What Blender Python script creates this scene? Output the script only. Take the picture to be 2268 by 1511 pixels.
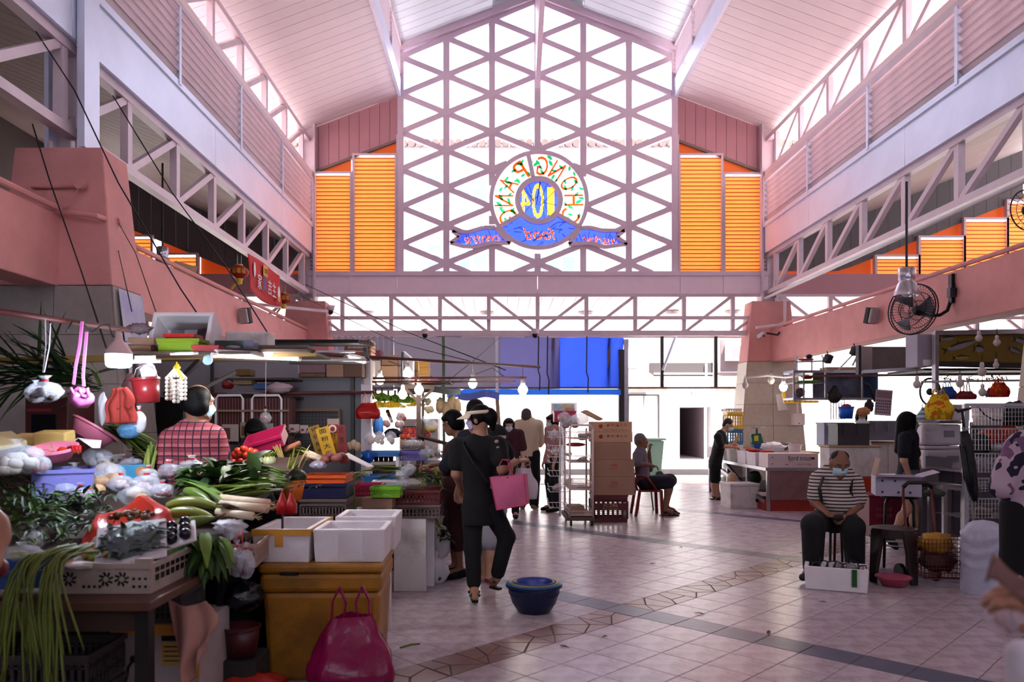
import bpy,bmesh,math,random
import numpy as np
from mathutils import Vector,Matrix,noise
for _o in list(bpy.data.objects):bpy.data.objects.remove(_o)
SC=bpy.context.scene
C=SC.collection
RD=random.Random(11)
PI=math.pi
# ---------------------------------------------------------------- camera, sky, sun, exposure
F,VX,VY,H=1680.0,1100.0,930.0,1.45
cam=bpy.data.objects.new('camera',bpy.data.cameras.new('camera'));C.objects.link(cam)
cam.location=(0,0,H);cam.rotation_euler=(PI/2,0,0)
cam.data.sensor_width=36;cam.data.lens=36*F/2268
cam.data.shift_x=(1134-VX)/2268;cam.data.shift_y=(VY-755.5)/2268
cam.data.clip_start=.05;cam.data.clip_end=300
cam.data.dof.use_dof=True;cam.data.dof.focus_distance=8.0;cam.data.dof.aperture_fstop=2.5
SC.camera=cam
W=bpy.data.worlds.new('sky');SC.world=W;W.use_nodes=True
bg=W.node_tree.nodes['Background'];bg.inputs[0].default_value=(.84,.86,1,1);bg.inputs[1].default_value=5.0
sun=bpy.data.lights.new('sun','SUN');sun.energy=26;sun.angle=.02;sun.color=(1,.93,.84)
so=bpy.data.objects.new('sun',sun);C.objects.link(so)
so.rotation_euler=Vector((-.38,.42,-1)).to_track_quat('-Z','Y').to_euler()
SC.view_settings.view_transform='Standard';SC.view_settings.look='None'
SC.view_settings.exposure=.62;SC.view_settings.gamma=1
# ---------------------------------------------------------------- helpers
def at(px,py,Y):return Vector(((px-VX)/F*Y,Y,H-(py-VY)/F*Y))
def gx(px,Y):return (px-VX)/F*Y
def gz(py,Y):return H-(py-VY)/F*Y
def gY(py,z=0.):return F*(H-z)/(py-VY)
def lin(c):return tuple((v/12.92 if v<=.04045 else ((v+.055)/1.055)**2.4) for v in c)
MATS={}
def M(name,col=None,rough=.6,metal=0.,var=.0,scale=6.,col2=None,bump=0.,bscale=40.,emit=0.,alpha=1.,trans=0.,rnd=0.,spec=.4,thr=None,sheen=0.):
 if name in MATS:return MATS[name]
 m=bpy.data.materials.new(name);MATS[name]=m;m.use_nodes=True
 nt=m.node_tree;N=nt.nodes;L=nt.links;p=N['Principled BSDF']
 c=lin(col)+(1,)
 p.inputs['Base Color'].default_value=c
 p.inputs['Roughness'].default_value=rough;p.inputs['Metallic'].default_value=metal
 p.inputs['Specular IOR Level'].default_value=spec
 src=None
 if var or col2:
  tc=N.new('ShaderNodeTexCoord');nz=N.new('ShaderNodeTexNoise');nz.inputs['Scale'].default_value=scale;nz.inputs['Detail'].default_value=5;nz.inputs['Roughness'].default_value=.65
  L.new(tc.outputs['Object'],nz.inputs['Vector'])
  rp=N.new('ShaderNodeMapRange');lo,hi=thr or (.35,.65)
  rp.inputs[1].default_value=lo;rp.inputs[2].default_value=hi;L.new(nz.outputs[0],rp.inputs[0])
  mx=N.new('ShaderNodeMix');mx.data_type='RGBA'
  c2=lin(col2)+(1,) if col2 else tuple(v*(1-var) for v in c[:3])+(1,)
  mx.inputs[6].default_value=c;mx.inputs[7].default_value=c2
  L.new(rp.outputs[0],mx.inputs[0]);src=mx.outputs[2]
 if rnd:
  oi=N.new('ShaderNodeObjectInfo');hs=N.new('ShaderNodeHueSaturation')
  rr=N.new('ShaderNodeMapRange');rr.inputs[3].default_value=1-rnd;rr.inputs[4].default_value=1+rnd
  L.new(oi.outputs['Random'],rr.inputs[0]);L.new(rr.outputs[0],hs.inputs['Value'])
  if src:L.new(src,hs.inputs['Color'])
  else:hs.inputs['Color'].default_value=c
  src=hs.outputs[0]
 if src:L.new(src,p.inputs['Base Color'])
 if bump:
  tb=N.new('ShaderNodeTexCoord');nb=N.new('ShaderNodeTexNoise');nb.inputs['Scale'].default_value=bscale;nb.inputs['Detail'].default_value=4
  L.new(tb.outputs['Object'],nb.inputs['Vector']);bp=N.new('ShaderNodeBump');bp.inputs['Strength'].default_value=bump;bp.inputs['Distance'].default_value=.02
  L.new(nb.outputs[0],bp.inputs['Height']);L.new(bp.outputs[0],p.inputs['Normal'])
 if emit:
  p.inputs['Emission Color'].default_value=c;p.inputs['Emission Strength'].default_value=emit
 if alpha<1:p.inputs['Alpha'].default_value=alpha
 if trans:
  tr=N.new('ShaderNodeBsdfTranslucent');tr.inputs[0].default_value=c
  if src:L.new(src,tr.inputs[0])
  ms=N.new('ShaderNodeMixShader');ms.inputs[0].default_value=trans
  L.new(p.outputs[0],ms.inputs[1]);L.new(tr.outputs[0],ms.inputs[2]);L.new(ms.outputs[0],N['Material Output'].inputs[0])
 return m
def MG(name,tint,gloss=.08,haze=0.):
 if name in MATS:return MATS[name]
 m=bpy.data.materials.new(name);MATS[name]=m;m.use_nodes=True
 nt=m.node_tree;N=nt.nodes;L=nt.links;N.remove(N['Principled BSDF'])
 t=N.new('ShaderNodeBsdfTransparent');t.inputs[0].default_value=lin(tint)+(1,)
 g=N.new('ShaderNodeBsdfGlossy');g.inputs['Roughness'].default_value=.08
 ms=N.new('ShaderNodeMixShader');ms.inputs[0].default_value=gloss
 L.new(t.outputs[0],ms.inputs[1]);L.new(g.outputs[0],ms.inputs[2]);out=ms
 if haze:
  d=N.new('ShaderNodeBsdfTranslucent');d.inputs[0].default_value=lin(tint)+(1,)
  m2=N.new('ShaderNodeMixShader');m2 .inputs[0].default_value=haze
  L.new(ms.outputs[0],m2 .inputs[1]);L.new(d.outputs[0],m2 .inputs[2]);out=m2
 L.new(out.outputs[0],N['Material Output'].inputs[0])
 return m
class B:
 """collects geometry, build() links it as ONE mesh object"""
 def __init__(s):s.v=[];s.f=[];s.m=[];s.cur=0
 def mat(s,i):s.cur=i;return s
 def add(s,vs,fs):
  n=len(s.v);s.v.extend(tuple(v) for v in vs);s.f.extend(tuple(i+n for i in f) for f in fs);s.m.extend([s.cur]*len(fs));return s
 def box(s,x0,x1,y0,y1,z0,z1,T=None):
  vs=[Vector((x,y,z)) for z in (z0,z1) for y in (y0,y1) for x in (x0,x1)]
  if T is not None:vs=[T@v for v in vs]
  return s.add(vs,[(0,2,3,1),(4,5,7,6),(0,1,5,4),(2,6,7,3),(0,4,6,2),(1,3,7,5)])
 def bar(s,a,b,w,h=None,up=(0,0,1)):
  a,b=Vector(a),Vector(b);h=h or w;d=(b-a)
  if d.length<1e-6:return s
  d.normalize();u=Vector(up)
  if abs(d.dot(u))>.98:u=Vector((0,1,0))
  r=d.cross(u).normalized();u=r.cross(d)
  vs=[p+r*(i*w/2)+u*(j*h/2) for p in (a,b) for j in (-1,1) for i in (-1,1)]
  return s.add(vs,[(0,2,3,1),(4,5,7,6),(0,1,5,4),(2,6,7,3),(0,4,6,2),(1,3,7,5)])
 def tube(s,pts,r,n=8,cap=True):
  pts=[Vector(p) for p in pts];k=len(pts);rs=r if hasattr(r,'__len__') else [r]*k
  ref=None;vs=[]
  for i,p in enumerate(pts):
   d=pts[min(i+1,k-1)]-pts[max(i-1,0)]
   d=d.normalized() if d.length>1e-9 else Vector((0,0,1))
   if ref is None:ref=Vector((0,0,1)) if abs(d.z)<.9 else Vector((1,0,0))
   x=d.cross(ref)
   x=x.normalized() if x.length>1e-6 else d.orthogonal().normalized()
   y=x.cross(d);ref=y
   for j in range(n):
    t=2*PI*j/n;vs.append(p+(x*math.cos(t)+y*math.sin(t))*rs[i])
  fs=[(i*n+j,i*n+(j+1)%n,(i+1)*n+(j+1)%n,(i+1)*n+j) for i in range(k-1) for j in range(n)]
  if cap:fs+=[tuple(range(n-1,-1,-1)),tuple((k-1)*n+j for j in range(n))]
  return s.add(vs,fs)
 def lathe(s,prof,n=20,T=None,cap=(True,True),wob=0.):
  vs=[]
  for (r,z) in prof:
   for j in range(n):
    t=2*PI*j/n;rr=r*(1+wob*math.sin(3*t+z*20));v=Vector((rr*math.cos(t),rr*math.sin(t),z));vs.append(T@v if T is not None else v)
  k=len(prof)
  fs=[(i*n+j,i*n+(j+1)%n,(i+1)*n+(j+1)%n,(i+1)*n+j) for i in range(k-1) for j in range(n)]
  if cap[0]:fs.append(tuple(range(n-1,-1,-1)))
  if cap[1]:fs.append(tuple((k-1)*n+j for j in range(n)))
  return s.add(vs,fs)
 def ball(s,c,r,seg=12,ring=8,T=None,amp=0.,freq=3.,seed=0.):
  rx,ry,rz=r if hasattr(r,'__len__') else (r,r,r);c=Vector(c);vs=[]
  for i in range(ring+1):
   for j in range(seg):
    a=PI*i/ring;b=2*PI*j/seg
    d=Vector((math.sin(a)*math.cos(b),math.sin(a)*math.sin(b),-math.cos(a)))
    k=1+amp*noise.noise(d*freq+Vector((seed,seed*.7,-seed))) if amp else 1
    v=Vector((d.x*rx*k,d.y*ry*k,d.z*rz*k))
    vs.append((T@v if T is not None else v)+c)
  fs=[(i*seg+j,i*seg+(j+1)%seg,(i+1)*seg+(j+1)%seg,(i+1)*seg+j) for i in range(ring) for j in range(seg)]
  return s.add(vs,fs)
 def prism(s,poly,d):
  n=len(poly);d=Vector(d);vs=[Vector(p) for p in poly]+[Vector(p)+d for p in poly]
  return s.add(vs,[tuple(range(n-1,-1,-1)),tuple(range(n,2*n))]+[(i,(i+1)%n,n+(i+1)%n,n+i) for i in range(n)])
 def grid(s,fn,nu,nv):
  vs=[Vector(fn(i/nu,j/nv)) for j in range(nv+1) for i in range(nu+1)]
  return s.add(vs,[(j*(nu+1)+i,j*(nu+1)+i+1,(j+1)*(nu+1)+i+1,(j+1)*(nu+1)+i) for j in range(nv) for i in range(nu)])
 def mesh(s,name,mats,smooth=False):
  me=bpy.data.meshes.new(name);me.from_pydata(s.v,[],s.f)
  for m in (mats if isinstance(mats,(list,tuple)) else [mats]):me.materials.append(m)
  if any(s.m):me.polygons.foreach_set('material_index',s.m)
  if smooth:me.polygons.foreach_set('use_smooth',[True]*len(s.f))
  me.update();return me
 def build(s,name,mats,parent=None,smooth=False,bevel=0.,**k):
  return link(name,s.mesh(name,mats,smooth),parent,bevel,**k)
def link(name,me,parent=None,bevel=0.,**k):
 o=bpy.data.objects.new(name,me);C.objects.link(o)
 if bevel:
  b=o.modifiers.new('bevel','BEVEL');b.width=bevel;b.segments=2;b.limit_method='ANGLE'
 if parent is not None:
  o.parent=parent
  if parent.type=='EMPTY':o.matrix_parent_inverse=Matrix.Translation(-parent.location)
 return tag(o,**k)
def tag(o,label=None,cat=None,group=None,kind=None):
 if label:o['label']=label
 if cat:o['category']=cat
 if group:o['group']=group
 if kind:o['kind']=kind
 return o
def thing(name,label,cat,loc=(0,0,0),group=None):
 o=bpy.data.objects.new(name,None);C.objects.link(o);o.location=loc;o.empty_display_size=.1
 return tag(o,label,cat,group)
def struct(name,loc=(0,0,0)):
 o=bpy.data.objects.new(name,None);C.objects.link(o);o.location=loc;o['kind']='structure';return o
def dup(root,T,label=None,group=None):
 r=root.copy();C.objects.link(r);r.matrix_world=T
 if label:r['label']=label
 if group:r['group']=group
 def rec(a,b):
  for ch in a.children:
   c=ch.copy();C.objects.link(c);c.parent=b;rec(ch,c)
 rec(root,r);return r
def place(o,loc,rz=0.,s=1.,rx=0.,ry=0.):
 o.matrix_world=TR(loc,rz,rx,ry,s);return o
def TR(loc,rz=0.,rx=0.,ry=0.,s=1.):
 return Matrix.Translation(Vector(loc))@Matrix.Rotation(rz,4,'Z')@Matrix.Rotation(ry,4,'Y')@Matrix.Rotation(rx,4,'X')@Matrix.Scale(s,4)
LS=bpy.data.scenes.new('lettering')
def text_mesh(txt,size,ext=.002,shear=0.):
 cu=bpy.data.curves.new('txt','FONT');cu.body=txt;cu.size=size;cu.align_x='CENTER';cu.align_y='CENTER';cu.extrude=ext;cu.shear=shear;cu.resolution_u=3
 o=bpy.data.objects.new('txt',cu);LS.collection.objects.link(o)
 vl=LS.view_layers[0];vl.update();me=bpy.data.meshes.new_from_object(o.evaluated_get(vl.depsgraph))
 bpy.data.objects.remove(o);return me
def text_on(name,txt,size,T,m,parent=None,ext=.002,shear=0.,fit=None):
 me=text_mesh(txt,size,ext,shear);me.materials.clear();me.materials.append(m)
 if fit and len(me.vertices):
  xs=[v.co.x for v in me.vertices];ys=[v.co.y for v in me.vertices];w=max(xs)-min(xs);h=max(ys)-min(ys)
  cx=(max(xs)+min(xs))/2;cy=(max(ys)+min(ys))/2
  me.transform(Matrix.Diagonal((fit[0]/w,fit[1]/h,1,1))@Matrix.Translation((-cx,-cy,0)))
 me.transform(T);return link(name,me,parent)
def facing(loc,rz=0.,mirror=False):
 T=Matrix.Translation(Vector(loc))@Matrix.Rotation(rz,4,'Z')@Matrix.Rotation(PI/2,4,'X')
 return T@Matrix.Diagonal((-1,1,1,1)) if mirror else T
PINKW=M('painted steel pink white',(.84,.76,.79),.45,var=.12,scale=3)
WHITEM=M('white sheet metal',(.86,.88,.96),.34,metal=.12,var=.08,scale=2,bump=.12,bscale=2.5)
CEIL=M('ceiling boards cream',(.94,.89,.90),.55,var=.06,scale=2,rnd=.03)
CEILG=M('ceiling boards grey',(.83,.85,.87),.55,var=.06,scale=2,rnd=.03)
CEILD=M('aisle ceiling boards',(.66,.59,.57),.6,var=.1,scale=2,rnd=.04)
ROOFT=M('roof sheet light',(.88,.84,.83),.5,var=.1)
PINK=M('pink painted concrete',(.84,.57,.56),.75,var=.16,scale=2.2,bump=.15,bscale=60)
PINKP=M('pink cladding',(.74,.53,.56),.55,var=.07,scale=1.5,rnd=.03)
BEAMP=M('mauve beam panel',(.93,.83,.87),.5,var=.05)
GREYP=M('grey cladding',(.40,.37,.37),.6,var=.08,scale=1.5,rnd=.04)
LATT=M('mauve window steel',(.86,.77,.82),.45,var=.08,scale=3)
ORSL=M('orange louvre slat',(1.,.76,.50),.55,trans=.55,var=.05)
ORSD=M('orange slat shade line',(.80,.42,.18),.6,trans=.2)  # darker bar on each slat, painted for the shade lines between slats
ORFL=M('orange panel',(.92,.52,.22),.6,trans=.2)
CREAMT=M('cream stone tile',(.74,.68,.62),.45,var=.14,scale=14,rnd=.03)
GREYT=M('grey stone tile',(.60,.56,.55),.5,var=.14,scale=10,rnd=.03)
GROUT=M('dark grout',(.36,.30,.28),.8)
GLASS=MG('clear glass',(.97,.98,1.0),.07)
WHT=M('white plaster facade',(.70,.69,.69),.8,var=.05,scale=.6)
DARK=M('dark steel',(.16,.14,.15),.5,var=.2)
BLK=M('black plastic',(.05,.05,.055),.45)
YG=16.0;XL,XR=-3.97,5.71
ZS=.376
def clip(poly,a,b):
 out=[];n=len(poly)
 def sd(p):return (b[0]-a[0])*(p[1]-a[1])-(b[1]-a[1])*(p[0]-a[0])
 for i in range(n):
  p,q=poly[i],poly[(i+1)%n];sp,sq=sd(p),sd(q)
  if sp>=0:out.append(p)
  if sp*sq<0:t=sp/(sp-sq);out.append((p[0]+t*(q[0]-p[0]),p[1]+t*(q[1]-p[1])))
 return out
floor=struct('floor')
B().box(-12,14,-12,17.2,-.12,-.004).build('screed',GROUT,floor)
TILE=M('beige floor tile',(.70,.645,.68),.27,var=.25,scale=7,col2=(.56,.49,.51),thr=(.42,.72),rnd=.055,spec=.35,bump=.06,bscale=25)
TILEB=M('slate blue floor tile',(.33,.34,.42),.32,var=.2,scale=9,rnd=.06,spec=.35,bump=.06,bscale=25)
TILEM=M('broken mosaic tile',(.56,.44,.42),.3,var=.3,scale=6,rnd=.14)
PT=.4285;S0,SP,SB=6.60,4.2065,.35;C0=-4.55
def srow(k):
 q,r=divmod(k,10)
 return (S0+q*SP,SB,True) if r==0 else (S0+q*SP+SB+(r-1)*PT,PT,False)
tiles=[]
for ic in range(-48,34):
 c0=C0+ic*PT
 for k in range(-24,50):
  s0,w,blue=srow(k);c=c0+PT/2;s_=s0+w/2
  x,y=(c+s_)/2,(s_-c)/2
  if not (-6.5<x<12 and 1.2<y<17.0):continue
  tiles.append((x,y,w,blue,ic==-1 and not blue))
rt2=math.sqrt(2)
def tile_mesh(nm,w,m):
 a,b,e=(w/rt2-.004)/2,(PT/rt2-.004)/2,.0025
 bb=B();vs=[(-a,-b,-.01),(a,-b,-.01),(a,b,-.01),(-a,b,-.01),(-a,-b,-e),(a,-b,-e),(a,b,-e),(-a,b,-e),(-a+e,-b+e,0),(a-e,-b+e,0),(a-e,b-e,0),(-a+e,b-e,0)]
 bb.add(vs,[(i,(i+1)%4,4+(i+1)%4,4+i) for i in range(4)]+[(4+i,4+(i+1)%4,8+(i+1)%4,8+i) for i in range(4)]+[(8,9,10,11)])
 return bb,bb.mesh(nm,m)
tbn,tmn=tile_mesh('floor_tile',PT,TILE);tbb,tmb=tile_mesh('floor_tile_blue',SB,TILEB)
def vis(t):
 x,y=t[0],t[1];px=VX+F*x/y;py=VY+F*H/y
 return -40<px<2310 and py<1570 and x>-1.35+max(0,(y-6.4)*.06) and x<2.6+y*.42
near=sorted([t for t in tiles if vis(t) and not t[4]],key=lambda t:t[1])
big=set(id(t) for t in near[:300]);rest=B();rest.cur=0
for t in tiles:
 x,y,w,blue,mosaic=t
 if mosaic:continue
 if id(t) in big:
  o=link('floor_tile',tmb if blue else tmn,floor);o.location=(x,y,0);o.rotation_euler.z=PI/4
 else:
  T=TR((x,y,0),PI/4);src=tbb if blue else tbn;rest.cur=1 if blue else 0
  rest.add([T@Vector(v) for v in src.v],src.f)
rest.build('floor_tiles_beyond',[TILE,TILEB],floor,kind='stuff')
rm=random.Random(5);npc=0
for t in sorted([t for t in tiles if t[4]],key=lambda t:t[1]):
 x,y,w=t[:3];hw=PT/rt2/2;T=TR((x,y,0),PI/4)
 cx,cy=rm.uniform(-.06,.06),rm.uniform(-.06,.06)
 rim=[]
 for (ax,ay,bx_,by_) in ((-hw,-hw,hw,-hw),(hw,-hw,hw,hw),(hw,hw,-hw,hw),(-hw,hw,-hw,-hw)):
  f=rm.uniform(.25,.75);rim+=[(ax,ay),(ax+(bx_-ax)*f,ay+(by_-ay)*f)]
 pcs=[];i=0
 while i<8:
  stp=rm.choice((1,2,2,3));stp=min(stp,8-i)
  pcs.append([(cx,cy)]+[rim[(i+q)%8] for q in range(stp+1)]);i+=stp
 for pc in pcs:
  mx=sum(p[0] for p in pc)/len(pc);my=sum(p[1] for p in pc)/len(pc)
  pc=[(mx+(p[0]-mx)*(.93 if npc%3 else .89),my+(p[1]-my)*.93) for p in pc]
  if y<12 and npc<300:
   o=B().prism([T@Vector((p[0],p[1],-.008)) for p in pc],(0,0,.008)).build('mosaic_piece',TILEM,floor);npc+=1
street=struct('street')
B().box(-60,60,17.2,20.4,-.15,-.02).build('asphalt',M('pale concrete road',(.80,.78,.76),.8,var=.1),street)
B().box(-60,60,20.4,60,-.15,.10).build('pavement',M('pale pavement',(.85,.84,.82),.8,var=.08),street)
B().box(-60,60,20.25,20.42,-.15,.13).build('kerb',M('kerb stone',(.66,.65,.65),.8,var=.15),street)
B().box(-60,60,-60,-12,-.15,-.03).build('yard',M('yard concrete',(.62,.60,.58),.8,var=.1),street)
YF=25.5
fac=struct('wall_shophouse')
WT=M('facade window glass',(.36,.43,.53),.12,spec=.2);TERR=M('terracotta roof tile',(.44,.36,.33),.8,var=.2)
fb=B()
xd0,xd1=gx(1505,YF),gx(1574,YF);zd=gz(902,YF)
fb.box(-30,xd0,YF,YF+.3,0,10.55).box(xd1,34,YF,YF+.3,0,10.55).box(xd0,xd1,YF,YF+.3,zd,10.55)
fb.build('facade',WHT,fac)
pb=B();pb.box(xd0-.1,xd0,YF+.3,YF+6,0,3).box(xd1,xd1+.1,YF+.3,YF+6,0,3).box(xd0-.1,xd1+.1,YF+5.9,YF+6,0,3).box(xd0-.1,xd1+.1,YF+.3,YF+6,zd,zd+.1)
pb.build('passage',M('passage wall',(.55,.48,.52),.8),fac)
B().tube([(xd1-.18,YF-.03,0.12),(xd1-.18,YF-.03,zd)],.05).tube([(xd1+.12,YF-.06,.12),(xd1+.12,YF-.06,6)],.06).build('drain_pipe',M('white pipe',(.86,.85,.87),.5),fac)
for k in range(110):
 x=-14+k*.26
 B().lathe([(.13,0),(.13,.5)],8,TR((x,YF-.42,10.62),0,-PI/2+.25)).build('roof_tile',TERR,fac)
B().box(-16,16,YF-.1,YF+2.2,10.4,10.62).build('eave',WHT,fac)
def fwin(x0,x1,y0,y1,nx,Y=YF):
 X0,X1,Z0,Z1=gx(x0,Y),gx(x1,Y),gz(y1,Y),gz(y0,Y)
 w=B().box(X0,X1,Y-.05,Y-.01,Z0,Z1).build('window',M('facade frame',(.9,.9,.92),.5),fac)
 for i in range(nx):
  for j in range(2):
   a=X0+(X1-X0)*i/nx+.05;b=X0+(X1-X0)*(i+1)/nx-.05;zz=Z0+(Z1-Z0)*(.0 if j==0 else .68);z2=Z0+(Z1-Z0)*(.62 if j==0 else 1)
   B().box(a,b,Y-.07,Y-.045,zz+.04,z2-.04).build('pane',WT,w)
fwin(945,1080,392,450,4);fwin(945,1078,540,600,4);fwin(1142,1276,545,603,4);fwin(1432,1492,520,578,2)
B().box(gx(955,YF),gx(1060,YF),YF-.5,YF,gz(462,YF),gz(455,YF)).build('window_ledge',WHT,fac)
fwin(1385,1418,735,763,2)
B().box(gx(1388,YF),gx(1412,YF),YF-.06,YF,gz(815,YF),gz(782,YF)).build('shutter_panel',M('facade frame',(.9,.9,.92)),fac)
dkx=B().box(gx(1438,YF),gx(1585,YF),YF-.03,YF+.02,gz(833,YF),gz(804,YF)).build('balcony_shade_panel',M('balcony shade',(.20,.175,.18),.8),fac)  # flat panel, the shade inside the balcony is put into its colour
B().bar(at(1448,828,YF-.06),at(1585,828,YF-.06),.05).bar(at(1564,806,YF-.06),at(1564,834,YF-.06),.06).build('balcony_rail',M('facade frame',(.9,.9,.92)),dkx)
B().box(gx(1596,YF),gx(1655,YF),YF-.04,YF,gz(822,YF),gz(752,YF)).build('window_bay',M('shutter mauve',(.36,.30,.31),.7),fac)
ac=B().box(gx(1605,YF),gx(1652,YF),YF-.5,YF-.04,gz(800,YF),gz(764,YF)).build('air_conditioner',M('air conditioner casing',(.9,.88,.88),.5),fac)
B().box(gx(1612,YF),gx(1638,YF),YF-.52,YF-.5,gz(797,YF),gz(769,YF)).build('grille',M('ac grille',(.36,.34,.36),.6),ac)
for (x0,x1,xa,xb) in ((1380,1478,1380,1440),(1585,1662,1590,1662)):
 a,b,c_,d=at(x0,858,YF-1.2),at(x1,858,YF-1.2),at(xb,826,YF),at(xa,826,YF)
 B().prism([a,b,c_,d],(0,0,-.12)).build('awning',TERR,fac)
dr=B()
for a,b in (((1391,875),(1459,875)),((1391,875),(1391,1022)),((1459,875),(1459,1022)),((1426,875),(1426,985))):
 dr.bar(at(a[0],a[1],YF-.04),at(b[0],b[1],YF-.04),.05 if a[0]!=1426 else .02)
dr.build('door_frame',DARK,fac)
lf=B().box(gx(1531,YF),gx(1550,YF),YF-.15,YF,gz(876,YF),gz(865,YF)).build('flood_light',M('blue grey casing',(.42,.42,.55),.4),fac)
B().box(gx(1534,YF),gx(1547,YF),YF-.16,YF-.15,gz(874,YF),gz(867.5,YF)).build('lens',M('facade frame',(.9,.9,.92)),lf)
# ---------------------------------------------------------------- roof
ceiling=struct('ceiling')
XW0,XW1=gx(888,YG)-.02,gx(1493,YG)+.02;XC=(XW0+XW1)/2
Z1,Z2=8.30,9.33;ZR=Z2+ZS*(XC-XW0)
def slope(nm,xa,za,xb,zb,m,y0,y1,top=None,bw=.25,boards_from=8.8):
 """roof slab between two eave lines with tongued boards under it"""
 B().prism([(xa,y0,za+.03),(xb,y0,zb+.03),(xb,y0,zb+.11),(xa,y0,za+.11)],(0,y1-y0,0)).build('roof_sheet',top or ROOFT,ceiling)
 n=int((y1-boards_from)/bw)
 me=B().prism([(xa,.005,za),(xb,.005,zb),(xb,.005,zb+.028),(xa,.005,za+.028)],(0,bw-.012,0)).mesh('ceiling_board',m)
 for k in range(n):link('ceiling_board',me,ceiling).location=(0,y1-(k+1)*bw,0)
YB=-11.0
slope('l',XW0,Z1,XL-1.0,Z1-ZS*(XW0-XL+1.0),CEIL,YB,YG)
slope('r',XW1,Z1,XR+1.0,Z1-ZS*(XR+1.0-XW1),CEIL,YB,YG)
slope('ul',XC-.95,ZR-ZS*.95,XW0,Z2,CEILG,YB,YG,boards_from=12.5)
slope('ur',XC+.95,ZR-ZS*.95,XW1,Z2,CEILG,YB,YG,boards_from=12.5)
CORR=M('corrugated skylight',(.62,.68,.68),.35)
for s_ in (-1,1):
 def cf(u,v,s_=s_):x=.95*(1-v);return (XC+s_*x,YB+(YG-YB)*u,ZR+.12-ZS*x+.025*math.sin(u*(YG-YB)*2*PI/.09*.5))
 B().grid(cf,560,1).build('ridge_skylight',CORR,ceiling)
 B().prism([(XC,YB,ZR+.2),(XC+s_*1.05,YB,ZR-ZS*1.05+.2),(XC+s_*1.05,YB,ZR-ZS*1.05+.24),(XC,YB,ZR+.24)],(0,YG-YB,0)).build('sun_block_cap',ROOFT,ceiling)  # unseen cap added over the skylight to stop the sun leaking in
 xa=XL-.1 if s_<0 else XR+.1
 slope('aisle',xa,5.02,xa+s_*5.2,5.02+.40*5.2,CEILD,YB,YG,M('aisle roof sheet',(.66,.59,.59),.6,var=.1),boards_from=5.0)
 slope('aisle outer',xa+s_*5.2,5.02+.40*5.2,xa+s_*10.5,5.02,CEILD,YB,YG,M('aisle roof sheet',(.66,.59,.59)),boards_from=15.8)
for s_,x in ((-1,XW0),(1,XW1)):
 cl=struct('clerestory_left' if s_<0 else 'clerestory_right')
 B().box(x-.03,x+.03,YB,YG,Z1-.06,Z1+.32).build('fascia',WHITEM,cl)
 B().box(x-.05,x+.05,YB,YG,Z2-.06,Z2+.02).build('top_rail',PINKW,cl)
 me=B().prism([(x+s_*.05,9.5,-.075),(x+s_*.04,9.5,-.075),(x-s_*.03,9.5,.05),(x-s_*.03,9.5,.062)],(0,YG-9.5,0)).mesh('slat',PINKW)
 for k in range(7):
  o=link('slat',me,cl);o.location=(0,0,Z1+.38+k*.092)
 B().box(x-.01,x+.01,YB,9.5,Z1+.3,Z2).build('rear_sheet',PINKW,cl)  # unseen plain sheet added in place of slats to keep the sun out
 for y in (10.0,12.2,14.4):B().box(x-.05,x+.05,y,y+.06,Z1+.3,Z2).build('post',PINKW,cl)
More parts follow.
